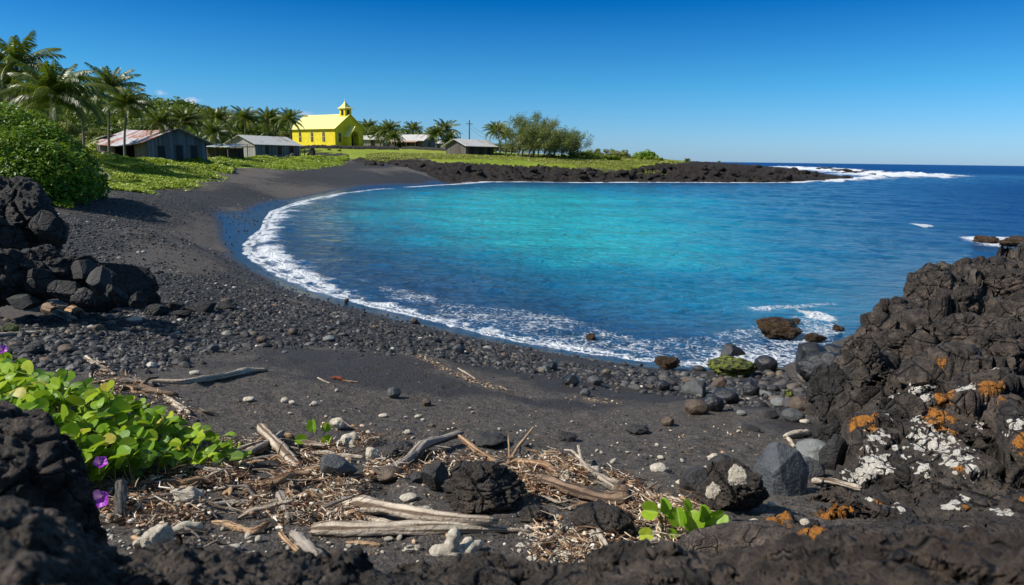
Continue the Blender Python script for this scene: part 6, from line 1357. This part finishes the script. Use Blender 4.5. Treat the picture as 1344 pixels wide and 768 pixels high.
# ------------------------------------------------------------------ litter (uncountable)
def mat_litter():
    t = NT_('dry_litter'); r = t.attr('rnd')
    c = t.ramp(r, [(0, (0.035, 0.018, 0.012)), (.2, (0.13, 0.068, 0.038)), (.4, (0.29, 0.165, 0.09)), (.62, (0.46, 0.32, 0.20)), (.85, (0.64, 0.53, 0.39)), (1, (.7, .66, .58))])
    return t.done(t.pr(c, .85, None, .2))
M['litter'] = mat_litter()
def litter(name, polys, seed, label, l0=.015, l1=.11, pile=.05, amin=0.0, amax=1.0, crumbs=True, jit=5.0):
    rs = np.random.default_rng(seed); VV, F4, F3, AA = [], [], [], []; nv = 0
    pts = []
    for poly, n in polys:
        P = np.array(poly, float); lo, hi = P.min(0), P.max(0); Q = rs.uniform(lo, hi, (n*4, 2)); sdv = sdf_poly(Q, P); cl = fbm(np.concatenate([Q/26.0, Q[:, :1]*0], 1), 3, seed)
        Q = Q[(sdv+rs.normal(size=len(Q))*jit > 0) & (cl+.35*rs.random(len(Q)) > .06)][:int(n*.48)]; pts.append(Q)
    Q = np.vstack(pts)
    W = np.array([_hit_fast(q[0], q[1]) for q in Q]); n = len(W); r = np.hypot(W[:, 0], W[:, 1])
    m = rs.random(n) < .62
    # twigs: three-sided slivers, slightly bent
    w = W[m]; k = len(w); a = rs.uniform(-1.0, 1.0, k)+np.where(rs.random(k) < .3, 1.5, 0); el = rs.normal(0, .28, k); l = rs.uniform(l0, l1, k)*.5; rd = rs.uniform(.0010, .0036, k)
    D = np.stack([np.cos(a)*np.cos(el), np.sin(a)*np.cos(el), np.sin(el)], 1); S = np.stack([-np.sin(a), np.cos(a), a*0], 1); U = np.cross(D, S); C = w+np.array([0, 0, 1])*(np.abs(rs.normal(0, pile*.5, k))[:, None]+.004); bend = S*(l*rs.normal(0, .25, k))[:, None]
    V = []
    for tpos, f, rsc in ((-1, 0, .6), (0, 1, 1.0), (1, 0, .5)):
        for j in range(3):
            an = j*2.094; V.append(C+D*(l*tpos)[:, None]+bend*f+(S*math.cos(an)+U*math.sin(an))*(rd*rsc)[:, None])
    V = np.stack(V, 1).reshape(-1, 3); b = np.arange(k)[:, None]*9; F = []
    for s0 in (0, 3):
        for j in range(3): F.append(b+np.array([[s0+j, s0+(j+1) % 3, s0+3+(j+1) % 3, s0+3+j]]))
    VV.append(V); F4.append(np.vstack(F)); AA.append(np.repeat(rs.uniform(amin, amax, k)**1.1, 9)); nv = len(V)
    w = W[~m]; k = len(w); V0, F0 = ico(1); s_ = (.003+.011*rs.random(k)**2)
    V, F, A = batch(V0*(1+.35*vnoise(V0*1.9+5))[:, None], F0, w+np.array([0, 0, 1])*(np.abs(rs.normal(0, pile*.35, k))[:, None]+.002), np.stack([s_*rs.uniform(.7, 1.6, k), s_, s_*rs.uniform(.4, .9, k)], 1), rs.uniform(0, 6.3, k), rs.uniform(amin, amax, k))
    VV.append(V); F3.append(F+nv); AA.append(A)
    setp(mesh_np(name, np.vstack(VV), [np.vstack(F4), np.vstack(F3)], M['litter'], None, {'rnd': np.concatenate(AA)}), label, 'litter', kind='stuff')
def _hit_fast(px, py):
    r = ray(px, py); r = r/np.hypot(r[0], r[1]); K = np.exp(np.linspace(.5, 3.2, 160)); X, Y = r[0]*K, r[1]*K; dl = CAMZ+r[2]*K-gz(X, Y); k = max(int(np.argmax(dl < 0)), 1); t = dl[k-1]/(dl[k-1]-dl[k]+1e-9); kk = K[k-1]+(K[k]-K[k-1])*min(max(t, 0), 1); return np.array([r[0]*kk, r[1]*kk, g1(r[0]*kk, r[1]*kk)])
litter('beach_litter', [([(230,600),(330,575),(400,590),(470,600),(490,625),(470,650),(400,650),(330,640),(240,640)], 5200), ([(240,640),(400,640),(470,650),(480,690),(400,690),(300,670),(240,665)], 3600), ([(480,605),(560,590),(620,590),(640,615),(560,630),(480,632)], 1500),
                        ([(600,622),(660,596),(730,600),(790,622),(850,648),(840,668),(760,655),(690,650)], 5200), ([(760,650),(850,645),(930,672),(940,695),(860,710),(790,690)], 3200), ([(700,690),(860,700),(900,722),(800,745),(700,735)], 1500), ([(120,640),(240,620),(300,690),(200,700),(120,690)], 1500),
                        ([(120,480),(170,500),(250,540),(240,560),(150,520)], 1500), ([(450,560),(500,580),(480,600),(400,590),(400,570)], 700)], 1, 'brown and cream litter of twigs, crumbs and dry seaweed along the drift line')
litter('orange_drift_line', [([(532,461),(548,464),(590,484),(625,500),(622,504),(590,490),(560,477)], 420), ([(612,496),(645,505),(680,514),(678,517),(640,510)], 160), ([(735,521),(770,523),(820,529),(818,531),(770,527)], 110)], 2, 'thin orange line of fine dry debris left by a wave on damp sand', .015, .05, .006, .45, .8, True, 1.0)
litter('scattered_debris', [([(100,640),(500,560),(1000,560),(960,700),(700,740),(300,730)], 900), ([(300,520),(700,540),(1000,560),(900,600),(400,600)], 160)], 3, 'loose crumbs of twig and shell scattered on dark sand', .01, .05, .004, .3, 1.0)
# shell and coral grit near the bottom centre
rs = np.random.default_rng(8); Q = rs.uniform([680,690],[880,745],(420,2)); Q = np.vstack([Q, rs.uniform([120,690],[560,735],(110,2)), rs.uniform([400,560],[900,700],(120,2)), rs.uniform([300,500],[1040,600],(50,2))]); W = np.array([_hit_fast(*q) for q in Q]); n = len(W); s_ = .002+.007*rs.random(n)**2; V0, F0 = ico(2)
V, F, A = batch(V0*(1+.25*vnoise(V0*1.5+5))[:, None], F0, W+[0, 0, .003], np.stack([s_*1.3, s_, s_*.55], 1), rs.uniform(0, 6, n), rs.random(n)); setp(mesh_np('shell_grit', V, F, M['coral'], None, {'rnd': A}, True), 'tiny white shell and coral bits strewn on black sand', 'shell grit', kind='stuff')
# ------------------------------------------------------------------ coral
def coralbranch(name, segs, label, mat=None, onto=hit_top):
    P0 = onto(*segs[0][0][0]); mb = MB()
    for si, (pts, rp, lf) in enumerate(segs):
        P, r = [], []
        for (px, py), rr_, l in zip(pts, rp, lf):
            k = P0; dist = math.hypot(P0[0], P0[1]); ry = ray(px, py); ry = ry/np.hypot(ry[0], ry[1]); base = np.array([ry[0]*(dist+l), ry[1]*(dist+l), CAMZ+ry[2]*(dist+l)]); P.append(base-P0); r.append(rr_*dist*1.1/FPX)
        P = np.array(P); r = np.array(r); Q, t = polyline(P, 18); q = np.interp(t, np.linspace(0, 1, len(r)), r)*(1+.10*np.sin(t*17+si)); q[0] *= .75; q[-1] *= .55; q[-2] *= .85; b0 = len(mb.v); mb.tube(Q, q, 14)
        mb.v[b0] = mb.v[b0]*1.0+(fbm(mb.v[b0]*70, 3, 5+si)*.0035)[:, None]
    return setp(mb.build(name, mat or M['coral'], None, True, P0), label, 'coral')
coralbranch('branch_coral', [([(566,728),(582,722),(598,728),(612,728),(634,734)], [9,10,11,10,7], [0,0,0,0,0]), ([(590,728),(594,710),(598,694)], [10,9,7], [0,0,0]), ([(610,728),(618,718),(632,714)], [9,7,6], [0,0,.03]), ([(606,724),(612,712),(620,708)], [8,6,5], [.02,.05,.06])], 'large bleached white branching coral in the bottom centre')
coralbranch('branch_coral', [([(530,722),(540,722),(552,720)], [3,5,4], [0,0,0]), ([(541,722),(545,730),(549,737)], [5,5,5], [0,0,-.01])], 'small three-armed white coral left of the large branching coral')
coralbranch('branch_coral', [([(221,702),(236,692),(250,690),(266,692)], [4,5.5,5.5,4.5], [0,0,0,0])], 'curved white coral finger lying lower left')
coralbranch('branch_coral', [([(885,640),(900,630),(915,620),(920,622)], [4,6,9,6], [.1,.1,.1,.1])], 'flat cream coral piece leaning on dark rock right of centre')
coralbranch('branch_coral', [([(440,585),(452,590),(468,582)], [8,9,8], [0,0,0]), ([(452,588),(455,576),(470,574)], [8,7,7], [0,.02,.04])], 'cream knobbly coral lump behind the leaves of the small green plant')
for k, (a, b, w, h, lb) in enumerate([(444,564,22,15,'white coral cobble above the knobbly lump'),(208,722,34,26,'rough white coral chunk at lower left'),(185,720,16,12,'small coral cobble left of the rough chunk'),(249,666,34,22,'grey white pitted coral cobble under the creeper end'),
  (231,662,20,16,'smaller grey coral cobble touching the pitted one'),(490,606,20,16,'white rough coral cobble beside the dark low rock'),(602,630,34,15,'bright white coral lump above the large pitted rock'),(620,631,22,9,'flat cream piece right of the bright white lump'),
  (536,659,22,7,'flat light grey shell shaped stone on dark sand'),(556,678,26,9,'flat white coral slab right of the flat grey stone'),(535,570,9,6,'small white pebble on bare sand'),(864,619,22,8,'flat white disc of coral on the near sand'),
  (937,606,18,9,'pale slab resting on the dark rounded stone'),(862,586,6,4,'tiny white round pebble on near sand'),(867,603,9,4,'tiny white oval pebble above the white disc'),(243,541,8,6,'white pebble on sand above the creeper end'),
  (327,527,14,5,'small white flat shell on dark sand beyond the creeper'),(256,492,12,4,'little white shell left of the two-toned stick'),(306,725,18,6,'white flat pebble at lower left'),(331,735,18,8,'white oval shell pebble at lower left beside the flat one'),
  (340,712,9,8,'round white pebble right of the crooked tan stick'),(326,707,8,7,'small round white pebble beside the crooked tan stick'),(336,744,12,8,'white pebble close to the ledge at lower left'),(742,632,16,12,'tan rounded pumice on the brown litter'),
  (780,622,14,8,'orange tan shell piece above the litter'),(374,528,10,6,'cream ring shaped coral bit on bare sand'),(384,531,9,5,'small cream bit beside the ring shaped coral'),(413,532,8,5,'faint round white pebble on bare sand'),(442,515,5,4,'small white pebble beneath the seed head'),
  (503,548,12,4,'thin white shell on bare sand right of the plant'),(548,549,8,4,'pale chip on the bare sand'),(744,737,14,12,'white rounded shell at the bottom'),(707,722,12,9,'cream shell pebble in the shell bits'),(780,715,24,14,'white ribbed shell beside the pale curved stick'),
  (555,552,6,3,'tiny white chip on bare sand'),(148,686,14,10,'whitish round pebble by the charred stub'),(132,684,9,7,'small white pebble left of the charred stub'),(120,691,7,6,'tiny white pebble beyond the shadowed boulder'),(990,688,12,6,'small cream shell on the lava ledge'),
  (1012,665,10,5,'white pebble in front of the blue grey stone'),(1056,690,11,7,'white bit on the ledge beside orange lichen'),(1056,556,12,5,'white pebble at the outcrop foot'),(180,395,9,5,'pinkish pale stone in gravel near the boulder pile'),(176,422,18,5,'flat pale stone in gravel below the pile'),
  ]):
    rock('coral_piece', a, b+1, w, h, 700+k, 'round' if h < 9 else 'lava', M['coral'], lb, 'coral piece', 4 if w > 14 else 3)
for k, (a, b, w, h, lb) in enumerate([(968,640,24,30,'white barnacle crust on the right face of the lava rock behind the seedlings'),(935,655,18,22,'pale crust patch on the left face of the same lava rock')]):
    rock('crust', a, b, w, h, 760+k, 'lava', M['coral'], lb, 'crust', 5, depth=.03, sink=.0, d=2.56)

cps = []
for k in range(8):
    V, F = rockV(820+k, 3, ['round', 'lava'][k % 2]); cps.append(mesh_np('coral_bit', V*np.array([1, .7, .45]), F, M['coral'], None, None, True))
rs = random.Random(31)
for poly, n, lab, grp in [([(120,640),(480,600),(560,640),(560,735),(300,740),(130,715)], 60, 'small white coral bit on black sand in the left half of the debris', 'white coral bits in the left debris'),
                          ([(560,600),(930,600),(980,690),(860,745),(600,735)], 60, 'small white coral bit on black sand in the right half of the debris', 'white coral bits in the right debris'),
                          ([(330,510),(1040,560),(1000,600),(500,600),(330,560)], 22, 'lone white coral bit on the bare sand', 'lone white bits on bare sand')]:
    P = np.array(poly, float); c = 0
    while c < n:
        px, py = rs.uniform(*P[:, 0][[P[:, 0].argmin(), P[:, 0].argmax()]]), rs.uniform(P[:, 1].min(), P[:, 1].max())
        if sdf_poly(np.array([[px, py]]), P)[0] < 0: continue
        h = hit(px, py); s_ = rs.uniform(2.0, 6.5 if n > 30 else 3.5)*math.hypot(h[0], h[1])/FPX*(.6+.6*rs.random()); o = cps[rs.randrange(8)].copy(); COL.objects.link(o); o.location = (h[0], h[1], h[2]+s_*.35+.004); o.scale = (s_, s_, s_); o.rotation_euler = (rs.uniform(-.5, .5), rs.uniform(-.5, .5), rs.uniform(0, 6)); setp(o, lab, 'coral bit', grp); c += 1
for o in cps: bpy.data.objects.remove(o)
# ================================================================== beach creeper
def mat_creeper(name='creeper_leaf', a=(0.05, 0.12, 0.006), b=(0.17, 0.32, 0.012), c=(0.42, 0.54, 0.045)):
    t = NT_(name); r = t.attr('rnd'); col = t.ramp(r, [(0, a), (.6, b), (.93, c), (1, (0.50, 0.42, 0.06))]); e = t.attr('rib')
    col = t.mix(t.math('MULTIPLY', t.mr(e, 0, .12, 1, 0), .55), col, (0.45, 0.55, 0.16)); col = t.mix(t.mr(t.noise(45, 4), .45, .75, 0, .3), col, a)
    col = t.mix(t.mr(t.noise(16, 3), .68, .74, 0, .6), col, (.20, .12, .03))
    b_ = t.pr(col, .45, t.bump(t.noise(60, 3), .35, .004), .25); tr = t.n('ShaderNodeBsdfTranslucent', {'Color': t.mix(.6, col, (.45, .60, .03))}).outputs[0]
    return t.done(t.n('ShaderNodeMixShader', {0: .38, 1: b_, 2: tr}).outputs[0])
M['creeper'] = mat_creeper(); M['stem'] = mat_plain('creeper_stem', (0.20, 0.17, 0.05), .6, .5, 9); M['petal'] = mat_leaf('purple_petal', [(0, (0.38, 0.02, 0.50)), (1, (0.55, 0.06, 0.70))], .35)
# leaf template: x along the midrib, y across, notched tip, two lobes folded up
_ol = [(0, 0), (-.05, .14), (0.0, .32), (.18, .47), (.42, .52), (.66, .47), (.88, .34), (1.0, .17), (.90, .0)]
def leaf_template(fold, curl, sub=3):
    V, Rb, F = [], [], []; n = len(_ol); mid = [(i/(n-1))*.9 for i in range(n)]
    for s in (1, -1):
        base = len(V)
        for i, (x, y) in enumerate(_ol):
            for k in range(sub+1):
                f = k/sub; xx = mid[i]*(1-f)+x*f; yy = y*f; z = yy*math.tan(fold)*(1-.35*yy)-curl*(xx-.3)**2+.02*math.sin(yy*9+xx*7)
                V.append((xx, s*yy, z)); Rb.append(abs(yy))
        for i in range(n-1):
            for k in range(sub):
                a = base+i*(sub+1)+k; q = (a, a+1, a+sub+2, a+sub+1); F.append(q if s < 0 else q[::-1])
    return np.array(V), np.array(F), np.array(Rb)
LT = [leaf_template(f, c) for f, c in [(.45, .2), (.7, .35), (.95, .1), (.25, .55), (.6, .05)]]
def leaves(name, spec, parent, mat, seed):
    """spec: list of (pos, size, normal, heading, shade)"""
    rs = np.random.default_rng(seed); VV, FF, AA, RB = [], [], [], []; n = 0
    for pos, s, nrm, hd, sh in spec:
        T, F, rb = LT[rs.integers(0, len(LT))]; nrm = nrm/np.linalg.norm(nrm); X = hd-nrm*(hd @ nrm); X /= np.linalg.norm(X)+1e-9; Y = np.cross(nrm, X)
        VV.append(pos+s*(T[:, :1]*X+T[:, 1:2]*Y*rs.uniform(.85, 1.1)+T[:, 2:]*nrm)); FF.append(F+n); n += len(T); AA.append(np.full(len(T), sh)); RB.append(rb)
    return mesh_np(name, np.vstack(VV), np.vstack(FF), mat, parent, {'rnd': np.concatenate(AA), 'rib': np.concatenate(RB)}, True)
rs = np.random.default_rng(77)
CP = np.array([(-60,500),(0,505),(60,525),(120,548),(170,556),(230,572),(290,590),(322,596),(318,612),(270,622),(200,632),(150,650),(60,660),(-60,680)], float)
base = hit(120, 600); root = empty('beach_creeper', base); setp(root, 'sprawling bright green beach creeper with round leaves and two purple flowers', 'creeper')
spec = []; st_ = MB(); tips = []
Q = rs.uniform(CP.min(0), CP.max(0), (4000, 2)); Q = Q[sdf_poly(Q, CP) > 0][:900]
for px, py in Q:
    g = hit(px, py); edge = min(1.0, max(0.12, (330-px)/190.0)); e2 = float(np.clip(sdf_poly(np.array([[px, py]]), CP)[0]/38, .12, 1))
    H = (.06+.24*rs.random()**.8)*edge*(.5+.5*e2)+.03; p = g+np.array([rs.normal(0, .03), rs.normal(0, .03), H]); s = rs.uniform(.056, .100)*(.62+.38*edge)
    az = rs.uniform(0, 6.28); tilt = rs.uniform(.15, 1.0); nrm = np.array([math.cos(az)*tilt-.25, math.sin(az)*tilt-.35, 1.0]); a2 = rs.uniform(0, 6.28); hd = np.array([math.cos(a2), math.sin(a2), rs.uniform(-.1, .7)])
    sh = np.clip(rs.normal(.45, .30)+(.5 if rs.random() < .05 else 0), 0, 1); spec.append((p-base, s, nrm, hd, sh))
    foot = g-base+np.array([rs.normal(0, .04), rs.normal(0, .04), .01]); t = np.linspace(0, 1, 6)[:, None]; c = foot+(p-base-foot)*t+np.array([rs.normal(0, .02), rs.normal(0, .02), 0])*np.sin(t*3.14)
    if rs.random() < .75: st_.tube(c, np.linspace(.0026, .0016, 6), 5, rs.random(), False)
    tips.append(foot)
leaves('foliage', spec, root, M['creeper'], 5); st_.build('stem', M['stem'], root, True)
ru = MB()
for k, pts in enumerate([[(0,600),(90,610),(180,600),(260,602),(318,604)],[(40,640),(120,625),(200,622),(270,612),(300,616)],[(60,560),(150,580),(220,592),(280,598)],[(240,575),(262,600),(250,628),(246,645)],[(20,520),(90,545),(150,565),(200,580)]]):
    P = np.array([hit(*p)-base+[0, 0, .012+.02*(i % 2)] for i, p in enumerate(pts)]); Qp, _ = polyline(P, 40); Qp += .006*np.stack([fbm(Qp*20, 2, k), fbm(Qp*20, 2, k+9), fbm(Qp*20, 2, k+19)], 1); ru.tube(Qp, .0042, 7)
ru.build('runner', M['stem'], root, True)
def flower(px, py, d, R_, face, label):
    c = at_depth(px, py, d)-base; fo = MB(); nr_, na = 7, 40; n = np.array(face, float); n /= np.linalg.norm(n); X = np.cross(n, [0, 0, 1.0]); X /= np.linalg.norm(X); Y = np.cross(n, X); V, A = [], []
    for i in range(nr_):
        t = i/(nr_-1); rr_ = R_*(.12+.88*t**1.6)
        for j in range(na):
            a = 2*math.pi*j/na; lob = 1+(.10*math.cos(5*a)*t*t)+.03*math.sin(11*a)*t; V.append(c+(X*math.cos(a)+Y*math.sin(a))*rr_*lob+n*(R_*1.1*(t**.7-1)+.05*R_*math.cos(10*a)*t)); A.append(1-t)
    i = np.arange(nr_-1)[:, None]*na; j = np.arange(na)[None]; k = (j+1) % na; fo.add(V, np.stack([i+j, i+k, i+na+k, i+na+j], -1).reshape(-1, 4), A); o = fo.build('flower', M['petal'], root, True); o['label'] = label
    m = MB(); m.tube([c-n*R_*1.0, c-n*R_*2.2-np.array([0, 0, .03])], [.004, .002], 6); m.build('calyx', M['stem'], o)
flower(130, 655, 2.1, .030, (.15, -1, .25), 'larger open purple flower seen from the front')
flower(132, 606, 2.75, .027, (.5, -.5, .8), 'smaller purple flower facing up among the leaves')
flower(2, 458, 4.2, .03, (.4, -.6, .6), 'purple flower at the left edge high in the leaves')
# small separate plants
def seedling(label, foot, lf, seed, d=None):
    g = hit_top(*foot); root = empty('creeper_seedling', g); setp(root, label, 'seedling'); spec = []; m = MB(); rs = np.random.default_rng(seed); dist = g[1]
    for px, py, s, nrm, hd, sh, dd in lf:
        p = at_depth(px, py, dist+dd)-g; spec.append((p, s, np.array(nrm, float), np.array(hd, float), sh)); t = np.linspace(0, 1, 7)[:, None]; a = np.array([rs.normal(0, .01), rs.normal(0, .01), -.01]); m.tube(a+(p-a)*t+np.array([.01, 0, .01])*np.sin(t*3.1), .0026, 6)
    leaves('foliage', spec, root, M['creeper'], seed); m.build('stem', M['stem'], root, True)
seedling('three leafed light green seedling with one yellowing leaf at the lower right', (866,712), [(864,672,.062,(-.5,-.9,.55),(-1,.2,.05),.75,0),(866,672,.055,(.5,-.9,.3),(.35,-.1,1),.6,0),(872,676,.04,(.3,-.8,.7),(.7,-.2,.1),.55,.02),(856,702,.052,(-.1,-.8,.7),(-1,-.1,.05),.95,0)], 1)
seedling('bushier bright green seedling with upright leaves against the lichened trunk', (898,712), [(892,690,.07,(-.4,-1,.3),(-.25,.1,1),.55,0),(908,696,.075,(.15,-1,.35),(.05,0,1),.7,.0),(916,682,.06,(.5,-.8,.2),(.35,.2,1),.5,.02),(922,702,.07,(0,-.6,.9),(1,-.1,.25),.35,0),(930,692,.085,(-.3,-1,.3),(.75,0,.75),.65,.02),(902,672,.05,(.5,-.8,.3),(-.2,.2,1),.4,.04),(888,702,.035,(-.3,-.8,.5),(-1,0,.3),.6,0)], 2)
seedling('small four leafed green plant beside the knobbly coral', (414,590), [(412,566,.075,(-.3,-1,.35),(-.3,.1,1),.45,0),(426,566,.055,(.5,-.8,.2),(.5,0,1),.5,.04),(402,578,.07,(.1,-.8,.7),(-1,-.1,.1),.5,0),(428,584,.062,(-.2,-.9,.5),(.3,0,1),.85,0),(420,592,.055,(.2,-.6,.9),(.6,-.5,-.1),.7,0)], 3)
# ================================================================== camera, light, sky
cam = bpy.data.cameras.new('camera'); co = bpy.data.objects.new('camera', cam); COL.objects.link(co)
cam.sensor_width = 36; cam.lens = 900*36/1344; cam.clip_start = 0.05; cam.clip_end = 40000
co.matrix_world = Matrix(((Rv[0], Uv[0], -Fv[0], 0), (Rv[1], Uv[1], -Fv[1], 0), (Rv[2], Uv[2], -Fv[2], CAMZ), (0, 0, 0, 1)))
scene.camera = co
cam.dof.use_dof = True; cam.dof.focus_distance = 7.5; cam.dof.aperture_fstop = 9.0
SUN_AZ = R(-103); SUN_EL = R(44)          # azimuth measured from +Y towards +X
sd_ = Vector((math.sin(SUN_AZ)*math.cos(SUN_EL), math.cos(SUN_AZ)*math.cos(SUN_EL), math.sin(SUN_EL)))
sl = bpy.data.lights.new('sun', 'SUN'); so = bpy.data.objects.new('sun', sl); COL.objects.link(so)
sl.energy = 5.0; sl.angle = R(0.5); sl.color = (1.0, 0.95, 0.87); so.rotation_euler = sd_.to_track_quat('Z', 'Y').to_euler()
w = bpy.data.worlds.new('World'); scene.world = w; w.use_nodes = True; nt = w.node_tree; nt.nodes.clear()
sky = nt.nodes.new('ShaderNodeTexSky'); sky.sky_type = 'NISHITA'; sky.sun_disc = False; sky.sun_elevation = SUN_EL; sky.sun_rotation = SUN_AZ
sky.altitude = 0; sky.air_density = 1.0; sky.dust_density = 0.25; sky.ozone_density = 2.0
hs = nt.nodes.new('ShaderNodeHueSaturation'); hs.inputs['Saturation'].default_value = 1.0; hs.inputs['Value'].default_value = 1.0
bg = nt.nodes.new('ShaderNodeBackground'); bg.inputs[1].default_value = 0.115
wo = nt.nodes.new('ShaderNodeOutputWorld'); lk = nt.links.new
lk(sky.outputs[0], hs.inputs['Color'])
# added tint by height: bluer horizon, near-neutral above frame for less blue ambient
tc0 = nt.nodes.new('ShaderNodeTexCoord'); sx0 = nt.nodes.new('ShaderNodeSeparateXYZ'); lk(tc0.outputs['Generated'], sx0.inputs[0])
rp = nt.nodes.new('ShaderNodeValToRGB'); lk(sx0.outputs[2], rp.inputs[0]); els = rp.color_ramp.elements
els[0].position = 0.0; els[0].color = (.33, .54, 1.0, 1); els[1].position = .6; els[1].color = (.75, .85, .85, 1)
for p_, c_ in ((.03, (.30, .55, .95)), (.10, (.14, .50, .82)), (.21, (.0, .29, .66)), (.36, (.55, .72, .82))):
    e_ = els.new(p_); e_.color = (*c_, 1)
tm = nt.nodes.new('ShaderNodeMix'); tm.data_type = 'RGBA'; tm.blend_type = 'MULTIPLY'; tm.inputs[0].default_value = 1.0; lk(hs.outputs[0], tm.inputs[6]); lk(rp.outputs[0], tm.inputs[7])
# three small fair-weather clouds low over the hills
tc = nt.nodes.new('ShaderNodeTexCoord'); last = None
nz = nt.nodes.new('ShaderNodeTexNoise'); nz.inputs['Scale'].default_value = 90; nz.inputs['Detail'].default_value = 5; lk(tc.outputs['Generated'], nz.inputs['Vector'])
for (px, py, rx, rz_, a) in [(211, 122, 5, 2.6, .35), (249, 132, 10, 3.6, .5), (398, 149, 10, 3.0, .3)]:
    d = ray(px, py); d = d/np.linalg.norm(d)
    sb_ = nt.nodes.new('ShaderNodeVectorMath'); sb_.operation = 'SUBTRACT'; lk(tc.outputs['Generated'], sb_.inputs[0]); sb_.inputs[1].default_value = tuple(d)
    ml = nt.nodes.new('ShaderNodeVectorMath'); ml.operation = 'MULTIPLY'; lk(sb_.outputs[0], ml.inputs[0]); ml.inputs[1].default_value = (900/rx, 900/rx, 900/rz_)
    le = nt.nodes.new('ShaderNodeVectorMath'); le.operation = 'LENGTH'; lk(ml.outputs[0], le.inputs[0])
    ad = nt.nodes.new('ShaderNodeMath'); ad.operation = 'MULTIPLY_ADD'; lk(nz.outputs[0], ad.inputs[0]); ad.inputs[1].default_value = 2.4; lk(le.outputs['Value'], ad.inputs[2])
    mr = nt.nodes.new('ShaderNodeMapRange'); lk(ad.outputs[0], mr.inputs[0]); mr.inputs[1].default_value = 1.5; mr.inputs[2].default_value = 2.5; mr.inputs[3].default_value = a; mr.inputs[4].default_value = 0
    if last is None: last = mr.outputs[0]
    else:
        mx = nt.nodes.new('ShaderNodeMath'); mx.operation = 'MAXIMUM'; lk(last, mx.inputs[0]); lk(mr.outputs[0], mx.inputs[1]); last = mx.outputs[0]
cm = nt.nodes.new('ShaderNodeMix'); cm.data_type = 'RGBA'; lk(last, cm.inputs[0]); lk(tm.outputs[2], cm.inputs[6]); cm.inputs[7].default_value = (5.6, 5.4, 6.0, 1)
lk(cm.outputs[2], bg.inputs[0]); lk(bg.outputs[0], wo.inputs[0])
scene.view_settings.view_transform = 'Standard'; scene.view_settings.look = 'None'; scene.view_settings.exposure = 0.36; scene.view_settings.gamma = 1.0
scene.cycles.max_bounces = 5; scene.cycles.diffuse_bounces = 2; scene.cycles.glossy_bounces = 3; scene.cycles.transmission_bounces = 3
scene.cycles.use_denoising = True; scene.cycles.sample_clamp_indirect = 6
